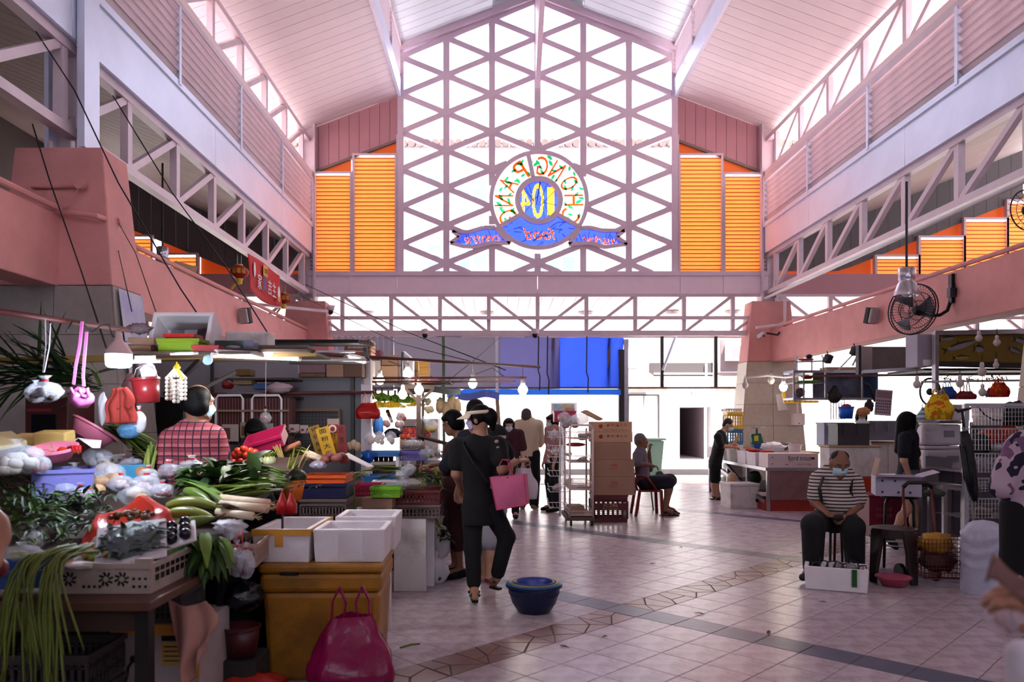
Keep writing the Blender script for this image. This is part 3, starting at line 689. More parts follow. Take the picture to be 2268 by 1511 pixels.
def _bands(N,L,src,period,duty,ph=0.):
 a=N.new('ShaderNodeMath');a.operation='MULTIPLY_ADD';a.inputs[1].default_value=1/period;a.inputs[2].default_value=ph;L.new(src,a.inputs[0])
 b=N.new('ShaderNodeMath');b.operation='FRACT';L.new(a.outputs[0],b.inputs[0])
 c=N.new('ShaderNodeMath');c.operation='LESS_THAN';c.inputs[1].default_value=duty;L.new(b.outputs[0],c.inputs[0]);return c.outputs[0]
def _mix(N,L,fac,a,b):
 x=N.new('ShaderNodeMix');x.data_type='RGBA';L.new(fac,x.inputs[0])
 for q,v in ((6,a),(7,b)):
  if isinstance(v,tuple):x.inputs[q].default_value=lin(v)+(1,)
  else:L.new(v,x.inputs[q])
 return x.outputs[2]
def m_stripes(name,ca,cb,period,duty,axis=2):return coordmat(name,lambda N,L,tc,sx:_mix(N,L,_bands(N,L,sx.outputs[axis],period,duty),ca,cb))
def m_plaid(name,base,dark,light,px=.05):
 def bld(N,L,tc,sx):
  c=_mix(N,L,_bands(N,L,sx.outputs[2],px,.5),base,light)
  c=_mix(N,L,_bands(N,L,sx.outputs[0],px*.9,.16),c,dark)
  return _mix(N,L,_bands(N,L,sx.outputs[2],px,.13),c,dark)
 return coordmat(name,bld)
def m_floral(name,base,c1,c2,sc=14.):
 def bld(N,L,tc,sx):
  col=base
  for cc,s_,th in ((c2,sc*.7,.58),(c1,sc,.57)):
   nz=N.new('ShaderNodeTexNoise');nz.inputs['Scale'].default_value=s_;nz.inputs['Detail'].default_value=1;L.new(tc.outputs['Object'],nz.inputs['Vector'])
   g=N.new('ShaderNodeMath');g.operation='GREATER_THAN';g.inputs[1].default_value=th;L.new(nz.outputs[0],g.inputs[0]);col=_mix(N,L,g.outputs[0],col,cc)
  return col
 return coordmat(name,bld)
def nrm(v):return np.array(v,float)/max(np.linalg.norm(v),1e-9)
def hand_prims(w,d,n,side,curl=.35,s=1.,spread=1.):
 """palm, four fingers and a thumb; d = finger direction, n = palm normal (fingers curl towards it), side = +1/-1 thumb side along d x n"""
 w=np.array(w,float);d=nrm(d);n=nrm(np.array(n)-d*np.dot(n,d));t=np.cross(d,n)*side;pr=[]
 for i,(off,ln) in enumerate(((.030,.072),(.010,.080),(-.010,.074),(-.029,.058))):
  o=off*s*spread;a=w+t*o*.55;b=w+d*.088*s+t*o
  pr.append(('c',a,b,.014*s,.0125*s));cur=b;ang=curl*.8
  for j,fr in enumerate((.45,.32,.23)):
   dd=d*math.cos(ang)+n*math.sin(ang);nx=cur+dd*ln*fr*s;pr.append(('c',cur,nx,(.0098-.0008*j)*s,(.0092-.0008*j)*s));cur=nx;ang+=curl
 a=w+d*.022*s+t*.02*s;b=w+d*.055*s+t*.048*s+n*.012*s;c=w+d*.085*s+t*.050*s+n*.028*s
 pr+=[('c',a,b,.015*s,.012*s),('c',b,c,.0115*s,.009*s)]
 return pr
def rot3(f):
 f=nrm(f);up=np.array((0,0,1.));r=nrm(np.cross(f,up));u=np.cross(r,f);return np.stack([r,f,u],1)
def person(label,loc,face,h=1.65,J=None,look=None,build=1.,shirt=None,sleeve=.75,hem=.10,pants=None,plen=1.95,pw=1.,skin=None,hair='short',hairm=None,mask=None,shoe=None,sandal=False,hands=('open','open'),hn=None,curl=(.35,.35),vox=.0115,nosk=False,cuff=0.,collar=False,face_on=True,belly=0.,glasses=False,group=None):
 s=h/1.7;loc=np.array(loc,float);fr=nrm((face[0],face[1],0));rt=np.array((fr[1],-fr[0],0))
 def W(x,y,z):return loc+s*(rt*x+fr*y+np.array((0,0,z)))
 D=dict(P=W(0,0,.95),C=W(0,.0,1.34),N=W(0,-.01,1.46),H=W(0,.025,1.585),SL=W(-.175,0,1.39),SR=W(.175,0,1.39),EL=W(-.225,-.02,1.11),ER=W(.225,-.02,1.11),WL=W(-.23,.06,.87),WR=W(.23,.06,.87),HL=W(-.088,0,.91),HR=W(.088,0,.91),KL=W(-.10,.02,.50),KR=W(.10,.02,.50),AL=W(-.10,-.02,.085),AR=W(.10,-.02,.085),TL=W(-.12,.14,.03),TR=W(.12,.14,.03))
 for q,v in (J or {}).items():D[q]=np.array(v,float)
 b=build*s;root=thing('person',label,'person',tuple(loc),group)
 hd=nrm(look if look is not None else fr);R=rot3(hd);Hc=D['H']
 def hw(x,y,z):return Hc+s*(R@np.array((x,y,z)))
 skin=skin or M('skin tan',(.62,.44,.35),.55,var=.1,scale=9,bump=.05)
 sk=[('e',Hc+s*(R@np.array((0,-.01,.015))),(.076*s,.094*s,.108*s),R),('e',hw(0,.025,-.05),(.058*s,.068*s,.07*s),R),('c',hw(0,.085,.012),hw(0,.103,-.022),.011*s,.016*s),('e',hw(.078,-.005,-.01),(.012*s,.022*s,.032*s),R),('e',hw(-.078,-.005,-.01),(.012*s,.022*s,.032*s),R),('e',hw(0,.078,-.066),(.026*s,.018*s,.011*s),R),('e',hw(0,.07,-.095),(.026*s,.025*s,.02*s),R),('c',D['N'],hw(0,-.02,-.07),.058*s,.052*s),('e',hw(.034,.068,.035),(.026*s,.02*s,.012*s),R),('e',hw(-.034,.068,.035),(.026*s,.02*s,.012*s),R)]
 to=[('c',D['P'],D['P']*.5+D['C']*.5,.150*b,.138*b,fr,.70),('c',D['P']*.5+D['C']*.5,D['C'],.140*b,.158*b,fr,.66),('c',D['SL']*.86+D['C']*.14,D['SR']*.86+D['C']*.14,.062*b,.062*b),('c',D['C'],D['N'],.09*b,.06*b)]
 if belly:to.append(('e',D['P']*.6+D['C']*.4+fr*.06*s,(.13*b+belly,.12*b+belly,.14*b),None))
 ar=[];lg=[]
 for q in 'LR':
  ar+=[('c',D['S'+q],D['E'+q],.050*b,.040*b),('c',D['E'+q],D['W'+q],.041*b,.027*b)]
  lg+=[('c',D['H'+q],D['K'+q],.082*b,.056*b),('c',D['K'+q],D['A'+q],.054*b,.036*b),('e',D['K'+q]*.68+D['A'+q]*.32-fr*.012*s,(.05*b,.052*b,.09*b),None),('c',D['A'+q],D['A'+q]*.4+D['T'+q]*.6+np.array((0,0,.012)),.036*s,.032*s),('c',D['A'+q]*.4+D['T'+q]*.6,D['T'+q],.034*s,.024*s)]
 ex_=[]
 for i,q in enumerate('LR'):
  if hands[i] is None:continue
  d=nrm(D['W'+q]-D['E'+q]);n=(hn[i] if hn and hn[i] is not None else (0,0,-1));cd=None
  if isinstance(hands[i],(tuple,list)):d=nrm(hands[i])
  ex_.append((hand_prims(D['W'+q],d,n,-1 if q=='L' else 1,curl[i],s*1.02),.0055,.007))
 sdf_obj('body',sk+to+ar+lg,skin,root,vox,.028,extra=ex_)
 def along(a,c,t):return a+(c-a)*t
 if shirt:
  e=.014*s
  pr=[(p[0],p[1],p[2],p[3]+e,p[4]+e)+tuple(p[5:]) if p[0]=='c' else ('e',p[1],tuple(r+e for r in p[2]),None) for p in to[:3]+to[4:]]
  pr.append(('c',D['P']-np.array((0,0,hem*s)),D['P'],.155*b+e,.15*b+e,fr,.72));pr.append(('c',D['C'],along(D['C'],D['N'],.62),.1*b,.068*b))
  for q in 'LR':
   if sleeve<=1:pr.append(('c',D['S'+q],along(D['S'+q],D['E'+q],sleeve),.060*b+e,.055*b+e*1.6))
   else:pr+=[('c',D['S'+q],D['E'+q],.058*b+e,.048*b+e),('c',D['E'+q],along(D['E'+q],D['W'+q],sleeve-1),.048*b+e,.04*b+e)]
  cut=[(along(D['P'],D['P']-np.array((0,0,1)),hem*s+.03),(0,0,-1))]
  V=sdf_obj('shirt',pr,shirt,root,vox,.03,cut=cut)
  if collar:B().tube([D['N']+s*(rt*math.cos(t)*.062+fr*math.sin(t)*.06)+np.array((0,0,-.005)) for t in np.linspace(0,2*PI,17)],.014*s,6).build('collar',collar if not isinstance(collar,bool) else shirt,root,smooth=True)
 if pants:
  e=.012*s*pw;pr=[('c',D['P']-np.array((0,0,.02)),D['P']+nrm(D['C']-D['P'])*.09*s,.150*b,.146*b,fr,.74)]
  for q in 'LR':
   if plen<=1:pr.append(('c',D['H'+q],along(D['H'+q],D['K'+q],plen),.088*b+e,.07*b+e*2))
   else:pr+=[('c',D['H'+q],D['K'+q],.088*b+e,.060*b+e*1.5),('c',D['K'+q],along(D['K'+q],D['A'+q],plen-1),.060*b+e*1.5,.046*b+e*1.6+cuff)]
  sdf_obj('trousers' if plen>1.3 else 'shorts',pr,pants,root,vox,.025)
 if shoe:
  for q in 'LR':
   a,t=D['A'+q],D['T'+q];f2=nrm(t-a);z0=np.array((0,0,1.));hl=a-f2*.045*s-z0*.045*s;f2[2]=0
   if sandal:
    sb=B();heel=np.array((a[0],a[1],0))-f2*.07*s;toe=np.array((t[0],t[1],0))+f2*.03*s;sd=np.cross(f2,z0);zb=max(0,min(a[2]-.085*s,t[2]-.03*s));bt=np.array((0,0,zb))
    pts=[heel-sd*.035*s,heel+sd*.035*s,(heel+toe)/2+sd*.04*s,toe+sd*.03*s,toe+f2*.02*s,toe-sd*.03*s,(heel+toe)/2-sd*.04*s]
    sb.prism([p+bt for p in pts],(0,0,.022*s)).tube([a+sd*.05*s-z0*.04*s,along(a,t,.35)+z0*.022*s,a-sd*.05*s-z0*.04*s],.013*s,6).tube([along(a,t,.8)+sd*.05*s,along(a,t,.75)+z0*.035*s,along(a,t,.8)-sd*.05*s],.013*s,6)
    sb.build('sandal',shoe,root)
   else:
    sdf_obj('shoe',[('c',hl,along(a,t,.5)-z0*.015*s,.045*s,.046*s),('c',along(a,t,.5)-z0*.018*s,t,.046*s,.034*s),('c',a-z0*.02,a+z0*.0,.045*s,.044*s)],shoe,root,.009,.02,cut=[((0,0,max(.002,min(hl[2]-.045,0.003))),(0,0,-1))])
 hm=hairm or M('black hair',(.03,.026,.028),.6,var=.3,scale=30,bump=.2,bscale=90,spec=.12)
 if hair=='bald':hp=[('e',hw(0,-.055,-.005),(.079*s,.062*s,.075*s),R)]
 elif hair=='short':hp=[('e',hw(0,-.022,.038),(.084*s,.092*s,.092*s),R),('e',hw(0,-.06,-.01),(.078*s,.05*s,.07*s),R)]
 elif hair=='bob':hp=[('e',hw(0,-.02,.04),(.094*s,.104*s,.098*s),R),('e',hw(0,-.05,-.02),(.098*s,.075*s,.10*s),R),('e',hw(.07,.0,-.0),(.03*s,.06*s,.075*s),R),('e',hw(-.07,.0,-.0),(.03*s,.06*s,.075*s),R),('e',hw(0,.06,.075),(.07*s,.035*s,.03*s),R)]
 elif hair=='long':hp=[('e',hw(0,-.02,.04),(.092*s,.102*s,.096*s),R),('c',hw(0,-.05,.0),hw(0,-.085,-.33),.088*s,.06*s),('e',hw(.068,.005,-.02),(.03*s,.055*s,.12*s),R),('e',hw(-.068,.005,-.02),(.03*s,.055*s,.12*s),R),('e',hw(0,.065,.07),(.06*s,.03*s,.03*s),R)]
 elif hair=='bun':hp=[('e',hw(0,-.025,.035),(.09*s,.098*s,.094*s),R),('e',hw(0,-.115,.01),(.06*s,.06*s,.075*s),R),('c',hw(0,-.12,.0),hw(0,-.13,-.09),.05*s,.025*s),('e',hw(.066,.0,.0),(.022*s,.045*s,.06*s),R),('e',hw(-.066,.0,.0),(.022*s,.045*s,.06*s),R)]
 else:hp=[]
 if hp:sdf_obj('hair',hp,hm,root,.008,.02)
 if face_on:
  eye=M('eye white',(.82,.78,.74),.3);dk=M('dark iris',(.04,.03,.03),.3)
  for q in (-1,1):
   ey=B().ball(hw(q*.032,.072,.012),.0125*s,10,7).build('eye',eye,root,smooth=True)
   B().ball(hw(q*.032,.082,.012),.0062*s,8,6).build('iris',dk,ey,smooth=True)
   B().tube([hw(q*.015,.088,.036),hw(q*.034,.088,.042),hw(q*.054,.074,.036)],.004*s,5).build('eyebrow',hm,root)
  if not mask:B().tube([hw(-.022,.088,-.066),hw(0,.097,-.064),hw(.022,.088,-.066)],.0045*s,6).build('mouth',M('lips',(.50,.27,.25),.5),root)
  if glasses:
   gl=B()
   for q in (-1,1):gl.tube([hw(q*(.034+.024*math.cos(t)),.1,.008+.02*math.sin(t)) for t in np.linspace(0,2*PI,13)],.002*s,4).tube([hw(q*.058,.098,.012),hw(q*.08,0,.01)],.002*s,4)
   gl.build('glasses',DARK,root)
 if mask:
  mk=B();nu,nv=10,8
  def mf(u,v):
   a=(u-.5)*2.3;q2=(2*u-1)**2;z=.008-.030*q2-v*.108*(1-.5*q2);bul=.03*math.sin(PI*min(1,v*1.1))
   return hw(math.sin(a)*.074,math.cos(a)*(.088+bul)-.005+(.012 if abs(u-.5)<.15 and v<.5 else 0),z)
  mk.grid(mf,nu,nv);o=mk.build('face_mask',mask,root,smooth=True);sm=o.modifiers.new('thick','SOLIDIFY');sm.thickness=.003
  for q in (-1,1):B().tube([hw(q*.068,.03,-.005),hw(q*.082,-.02,.025),hw(q*.084,-.03,-.01),hw(q*.066,.03,-.085)],.0016*s,5).build('ear_loop',M('mask loop',(.9,.9,.9),.7),root)
 return root,D,hw,R
STY=M('expanded polystyrene',(.86,.83,.84),.75,var=.10,scale=5,bump=.2,bscale=120)
STYD=M('dirty polystyrene',(.80,.77,.76),.75,col2=(.60,.54,.50),scale=4,thr=(.5,.8),bump=.2,bscale=120)
CARD=M('brown cardboard',(.60,.46,.38),.8,var=.12,scale=3)
CARDL=M('light cardboard',(.70,.56,.45),.8,var=.1,scale=3)
TAPE=M('brown packing tape',(.75,.53,.22),.35)
CLEAR=M('clear plastic bag',(.88,.90,.95),.12,alpha=.30,bump=.8,bscale=18,spec=.9)
CLOUD=M('milky plastic bag',(.90,.89,.92),.3,alpha=.62,bump=.5,bscale=14)
INKB=M('dark print',(.10,.09,.10),.7);INKR=M('red print',(.62,.15,.14),.7)
STEEL=M('brushed steel',(.66,.65,.68),.32,metal=.85,var=.15,scale=8)
WIREW=M('white coated wire',(.80,.79,.82),.4)
WOODD=M('dark wood',(.22,.15,.12),.6,var=.3,scale=5)
def rx(o,x,y,z0,rz):return TR((x,y,z0),rz)
def styro(label,x,y,z,w,d,hh,rz=0.,wall=.035,open_=True,m=None,lid=False,tape=None,group=None,rx_=0.,ry_=0.,cat='box',name='styrofoam_box',marks=(),grooves=0):
 """foam box, origin at the middle of its base; w along x, d along y"""
 t=thing(name,label,cat,(x,y,z),group);T=TR((x,y,z),rz,rx_,ry_);m=m or STY;b=B();a,c=w/2,d/2;e=wall;f=.012
 if open_:
  o_=[(-a+f,-c+f,0),(a-f,-c+f,0),(a-f,c-f,0),(-a+f,c-f,0),(-a,-c,hh),(a,-c,hh),(a,c,hh),(-a,c,hh),(-a+e,-c+e,hh),(a-e,-c+e,hh),(a-e,c-e,hh),(-a+e,c-e,hh),(-a+e,-c+e,e),(a-e,-c+e,e),(a-e,c-e,e),(-a+e,c-e,e)]
  b.add([T@Vector(v) for v in o_],[(3,2,1,0)]+[(i,(i+1)%4,4+(i+1)%4,4+i) for i in range(4)]+[(4+i,4+(i+1)%4,8+(i+1)%4,8+i) for i in range(4)]+[(8+i,8+(i+1)%4,12+(i+1)%4,12+i) for i in range(4)]+[(12,13,14,15)])
 else:b.box(-a+f*.5,a-f*.5,-c+f*.5,c-f*.5,0,hh,T)
 b.build('box_body',m,t,bevel=.006)
 if lid:B().box(-a-.008,a+.008,-c-.008,c+.008,hh+.002,hh+.045,T).build('lid',m,t,bevel=.008)
 for g in range(grooves):B().box(-a+w*(g+1)/(grooves+1)-.01,-a+w*(g+1)/(grooves+1)+.01,-c-.004,-c+.004,.02,hh-.02,T).build('rib',m,t)
 for (x0,x1,z0,z1,mm) in (tape or ()):B().box(x0,x1,-c-.003,-c+.01,z0,z1,T).build('tape',mm,t)
 return t,T
def carton(label,x,y,z,w,d,hh,rz=0.,m=None,open_=False,texts=(),dots=(),group=None,name='cardboard_box',tape=True,flaps=(),rx_=0.,ry_=0.):
 t=thing(name,label,'box',(x,y,z),group);T=TR((x,y,z),rz,rx_,ry_);m=m or CARD;b=B();a,c=w/2,d/2
 if open_:
  e=.006
  b.box(-a,a,-c,-c+e,0,hh,T).box(-a,a,c-e,c,0,hh,T).box(-a,-a+e,-c+e,c-e,0,hh,T).box(a-e,a,-c+e,c-e,0,hh,T).box(-a+e,a-e,-c+e,c-e,0,e,T)
 else:b.box(-a,a,-c,c,0,hh,T)
 b.build('box_body',m,t,bevel=.004)
 if tape and not open_:B().box(-.03,.03,-c-.001,c+.001,hh*.6,hh+.0015,T).build('tape',TAPE,t)
 for (txt,u,v,wd,ht,mm) in texts:text_on('print',txt,.05,T@facing((u,-c-.0015,v)),mm,t,.0008,fit=(wd,ht))
 for (u,v,r) in dots:B().lathe([(r,0),(r,.002)],10,T@Matrix.Translation((u,-c,v))@Matrix.Rotation(PI/2,4,'X')).build('air_hole',BLK,t)
 for (side,ang,ln) in flaps:
  if side in '-+':
   q=-1 if side=='-' else 1;B().prism([(q*a,-c,hh),(q*a,c,hh),(q*(a+ln*math.sin(ang)),c,hh+ln*math.cos(ang)),(q*(a+ln*math.sin(ang)),-c,hh+ln*math.cos(ang))],(0,0,.005)).build('flap',m,t)
  else:
   q=-1 if side=='f' else 1;B().prism([(-a,q*c,hh),(a,q*c,hh),(a,q*(c+ln*math.sin(ang)),hh+ln*math.cos(ang)),(-a,q*(c+ln*math.sin(ang)),hh+ln*math.cos(ang))],(0,0,.005)).build('flap',m,t)
  t.children[-1].data.transform(T)
  if side=='-':t.children[-1].data.materials[0]=CARD
 return t,T
def crate(label,x,y,z,w,d,hh,m,rz=0.,nx=12,nz=3,rx_=0.,ry_=0.,group=None,name='plastic_crate',solid=False,rim=.012,taper=.0,cat='crate',band=.25):
 """open plastic crate with slotted walls"""
 t=thing(name,label,cat,(x,y,z),group);T=TR((x,y,z),rz,rx_,ry_);a,c=w/2,d/2
 B().box(-a,a,-c,c,0,.008,T).build('base',m,t)
 r=B()
 for (x0,x1,y0,y1) in ((-a-rim,a+rim,-c-rim,-c+.004),(-a-rim,a+rim,c-.004,c+rim),(-a-rim,-a+.004,-c,c),(a-.004,a+rim,-c,c)):r.box(x0,x1,y0,y1,hh-.022,hh,T)
 r.build('rim',m,t)
 for (ux,uy,ln,ox,oy) in ((1,0,w,-a,-c),(1,0,w,-a,c),(0,1,d,-a,-c),(0,1,d,a,-c)):
  b=B();n=max(3,int(nx*ln/w));th=.003
  if solid:b.box(ox-(th if uy else 0),ox+(ln if ux else th),oy-(th if ux else 0),oy+(ln if uy else th),0,hh,T)
  else:
   b.box(ox-(th if uy else 0),ox+(ln if ux else th),oy-(th if ux else 0),oy+(ln if uy else th),0,hh*band*.6,T).box(ox-(th if uy else 0),ox+(ln if ux else th),oy-(th if ux else 0),oy+(ln if uy else th),hh*(1-band),hh,T)
   for i in range(n+1):
    p=ln*i/n;q=max(.004,ln/n*.22);b.box(ox+ux*(p-q)-(th if uy else 0),ox+ux*(p+q)+(th if uy else 0),oy+uy*(p-q)-(th if ux else 0),oy+uy*(p+q)+(th if ux else 0),hh*band*.5,hh*(1-band*.9),T)
   for j in range(1,nz):
    zz=hh*j/nz;b.box(ox-(th if uy else 0),ox+(ln if ux else th),oy-(th if ux else 0),oy+(ln if uy else th),zz-.004,zz+.004,T)
  b.build('side_wall',m,t)
 return t,T
def crumple(name,c,r,m,parent,seed=0.,amp=.35,freq=2.2,seg=20,ring=14,flatz=None,T=None):
 b=B();c=Vector(c);b.ball((0,0,0),r,seg,ring,T,amp,freq,seed)
 vs=[]
 for v in b.v:
  v=Vector(v)+c
  if flatz is not None and v.z<flatz:v.z=flatz
  vs.append(tuple(v))
 b.v=vs;return b.build(name,m,parent,smooth=True)
def tied_bag(label,c,r,m,fill=None,name='plastic_bag',group=None,seed=1.,tie=None,up=.5,cat='bag',fillm=None,nfill=7,fr=.3):
 """bag of goods with a twisted neck; c = middle of the bag"""
 c=Vector(c);rx_,ry_,rz_=r if hasattr(r,'__len__') else (r,r,r);t=thing(name,label,cat,(c.x,c.y,c.z-rz_),group);b=B();n=18;pr=[]
 nk=max(.006,rx_*.14)
 for i in range(15):
  f=i/14
  if f<.7:a=PI*(.02+.86*f/.7);rr=math.sin(a)*1.;z=-math.cos(a)*rz_;pr.append((max(.05,rr),z))
  else:q=(f-.7)/.3;pr.append((nk/rx_*(1+2.4*max(0,q-.4)),rz_*(.95+up*q)))
 vs=[]
 for i,(k,z) in enumerate(pr):
  for j in range(n):
   th=2*PI*j/n;kk=k*(1+.10*math.sin(th*7+i*.6+seed)*(.5+i/14)+.26*noise.noise(Vector((math.cos(th)*1.7+seed,math.sin(th)*1.7,z/rz_*1.5)))+.10*noise.noise(Vector((math.cos(th)*5+seed,math.sin(th)*5,z/rz_*4))));vs.append(c+Vector((rx_*kk*math.cos(th),ry_*kk*math.sin(th),z)))
 b.add(vs,[(i*n+j,i*n+(j+1)%n,(i+1)*n+(j+1)%n,(i+1)*n+j) for i in range(14) for j in range(n)]+[tuple(range(n-1,-1,-1))]);b.build('bag_film',m,t,smooth=True)
 if tie:B().lathe([(nk*1.3,0),(nk*1.5,.006),(nk*1.3,.012)],10,TR(c+Vector((0,0,rz_*.97)))).build('tie',tie,t)
 rs=random.Random(int(seed*100))
 if fillm:
  for q in range(nfill):
   th=rs.uniform(0,6.28);rr=math.sqrt(rs.random())*.62;zz=rs.uniform(-.65,.15)
   B().ball(c+Vector((rx_*rr*math.cos(th),ry_*rr*math.sin(th),rz_*zz)),(rx_*fr,ry_*fr*.9,rz_*fr*1.05),9,6,None,.15,2,q+seed).build('content',fillm,t,smooth=True)
 return t
def handle_bag(label,c,w,d,hh,m,rz=0.,name='shopping_bag',group=None,seed=0.,fillm=None,hang=.22,cat='bag',sag=.12,lean=0.):
 """carrier bag with two loop handles; c = middle of its base"""
 t=thing(name,label,cat,tuple(c),group);T=TR(c,rz,0,lean);n=28;rows=12;vs=[]
 for i in range(rows+1):
  f=i/rows;k=1-.42*max(0,f-.55)/.45;bul=1+sag*math.sin(PI*min(1,f*1.4))
  for j in range(n):
   th=2*PI*j/n;cx_,sy_=math.cos(th),math.sin(th);e=.55
   x=math.copysign(abs(cx_)**e,cx_)*w/2*k*bul;y=math.copysign(abs(sy_)**e,sy_)*d/2*(1-.75*max(0,f-.4)/.6)*bul
   nz=noise.noise(Vector((x*14+seed,y*14,f*3+seed)))*.03*w/.25*.6+.006*math.sin(th*9+f*6);vs.append(T@Vector((x+nz*cx_,y+nz*sy_,hh*f+(nz*.4 if i else 0))))
 b=B().add(vs,[(i*n+j,i*n+(j+1)%n,(i+1)*n+(j+1)%n,(i+1)*n+j) for i in range(rows) for j in range(n)]+[tuple(range(n-1,-1,-1))]);b.build('bag_film',m,t,smooth=True)
 for q in (-1,1):
  p=[Vector((q*w*.27,0,hh*.97)),Vector((q*w*.26,.01,hh+hang*.5)),Vector((q*w*.16,0,hh+hang)),Vector((q*w*.07,.0,hh+hang*.45)),Vector((q*w*.10,0,hh*.97))]
  hb=B();wd=w*.07
  for i in range(4):hb.bar(T@p[i],T@p[i+1],wd*.35,wd,up=(0,1,0))
  hb.build('handle',m,t)
 if fillm:crumple('content',T@Vector((0,0,hh*.32)),(w*.42,d*.42,hh*.3),fillm,t,seed,.3,3)
 return t
def blade(b,base,d,ln,w,droop=.4,up=(0,0,1),nseg=6,cup=.25,tip=.15,twist=0.):
 """one leaf blade added to builder b"""
 base=Vector(base);d=Vector(d).normalized();u=Vector(up);s=d.cross(u)
 s=s.normalized() if s.length>1e-4 else Vector((1,0,0));vs=[];p=base.copy();dd=d.copy()
 for i in range(nseg+1):
  f=i/nseg;ww=w*(math.sin(PI*min(1,.12+.88*f)**.8)*(1-tip)+.04);nn=s.cross(dd).normalized();ss=(s*math.cos(twist*f)+nn*math.sin(twist*f))
  vs+=[p-ss*ww/2+nn*ww*cup,p.copy(),p+ss*ww/2+nn*ww*cup]
  dd=(dd+Vector((0,0,-droop/nseg))).normalized();p=p+dd*ln/nseg
 fs=[]
 for i in range(nseg):q=i*3;fs+=[(q,q+1,q+4,q+3),(q+1,q+2,q+5,q+4)]
 return b.add(vs,fs)
def bulb_lamp(label,p,r,mg,energy,col,hang=.3,capm=None,name='hanging_bulb',group=None,wire_to=None,long=1.3,light=True):
 p=Vector(p);t=thing(name,label,'lamp',tuple(p),group)
 B().lathe([(r*.05,-r*long),(r*.6,-r*long*.85),(r,-r*.3),(r*.95,r*.2),(r*.45,r*.9),(r*.4,r*1.1)],16,TR(p)).build('bulb',mg,t,smooth=True)
 B().lathe([(r*.42,r*1.0),(r*.5,r*1.2),(r*.42,r*1.9),(r*.2,r*2.1)],14,TR(p)).build('socket',capm or M('white socket',(.80,.76,.76),.5),t,smooth=True)
 B().tube([p+Vector((0,0,r*2)),Vector(wire_to) if wire_to else p+Vector((0,0,r*2+hang))],.004,5).build('wire',BLK,t)
 if light and energy:
  l=bpy.data.lights.new('lamp_light','POINT');l.energy=energy;l.color=col;l.shadow_soft_size=r;lo=bpy.data.objects.new('lamp_light',l);C.objects.link(lo);lo.parent=t;lo.location=(0,0,-r*long-.03)
 return t
def dpl(x,y,up=0.):
 Y=2167/(y-594);p=at(x,y,Y);return Vector((p.x,p.y,p.z+up))
def pl_z(Y):return .8+.2*(Y-3.2)
RV=random.Random(21)
GRN=[M('leaf green dark',(.13,.22,.09),.5,var=.35,scale=20,trans=.1,rnd=.15),M('leaf green',(.24,.36,.12),.5,var=.3,scale=20,trans=.15,rnd=.12),M('leaf green bright',(.42,.54,.18),.5,var=.25,scale=20,trans=.2,rnd=.1),M('leaf green yellow',(.58,.62,.28),.5,var=.2,scale=20,trans=.2),M('stem pale',(.80,.82,.66),.5,var=.15,scale=15)]
OLIVE=M('gourd green',(.47,.50,.20),.35,var=.25,scale=8)
# --- the tables
tb=thing('market_table','dark wooden market table with black legs under the vegetable display','table',(-2.3,3.1,0))
B().box(-3.3,-1.36,2.98,3.75,.695,.735).build('table_top',M('worn brown wood',(.33,.22,.17),.5,var=.3,scale=6),tb,bevel=.006)
B().prism([(-4.2,3.55,.80),(-4.2,4.74,1.04),(-4.2,4.74,1.00),(-4.2,3.55,.76)],(2.80,0,0)).build('sloping_board',WOODD,tb)
for xa,w in ((-4.2,1.8),(-1.74,.36)):B().prism([(xa,4.745,1.04),(xa,5.45,1.18),(xa,5.45,1.14),(xa,4.745,1.00)],(w,0,0)).build('sloping_board',WOODD,tb)
for (x,y,z) in ((-1.42,3.06,.7),(-3.1,3.06,.7),(-1.72,5.3,1.1),(-4.1,5.3,1.1),(-2.62,3.06,.7)):
 B().box(x-.028,x+.028,y-.028,y+.028,0,z).build('leg',BLK,tb)
B().box(-3.2,-1.42,3.04,3.08,.60,.69).build('apron',WOODD,tb)
B().box(-4.2,-1.32,4.66,4.70,.0,.95).build('shade_backing',M('black painted shade',(.02,.02,.02),.9),tb)  # black sheet added where only shade lies under the table
B().box(-1.44,-1.41,3.9,4.66,.0,.78).build('shade_side',M('black painted shade',(.02,.02,.02)),tb)  # second black sheet, painted for the shade beside the table legs
# --- white slotted crate at the near corner
WCR=M('dirty white plastic',(.66,.60,.57),.55,var=.25,scale=9)
cr,T=crate('off white slotted plastic crate with round rosettes on the near table corner',-1.60,3.34,.737,.36,.46,.125,WCR,0,9,3,solid=True)
for (u,v) in ((-.15,.06),(.0,.06),(.065,.06)):
 ro=B()
 for k in range(8):
  a=k*PI/4;ro.bar((u+.012*math.cos(a),-.2345,v+.012*math.sin(a)),(u+.03*math.cos(a+.3),-.2345,v+.03*math.sin(a+.3)),.004,.008)
 o=ro.build('rosette_slots',BLK,cr,kind='stuff');o.data.transform(T)
for r_ in range(2):
 for k in range(3):
  o=B().lathe([(.006,0),(.006,.003)],8,T@TR((.115+k*.024,-.235,.03+r_*.032),0,PI/2)).build('hole',BLK,cr)
for r_ in range(2):
 for k in range(8):
  yy=-.19+k*.05
  for q in range(3):B().box(.1825,.1865,yy+q*.012,yy+q*.012+.006,.045+r_*.035,.07+r_*.035,T).build('slot',BLK,cr)
for k in range(4):B().lathe([(.006,0),(.006,.003)],8,T@TR((-.09+k*.022,-.235,.03),0,PI/2)).build('hole',BLK,cr)
B().box(.12,.19,-.24,-.22,.1,.145,T).build('raised_corner',WCR,cr)
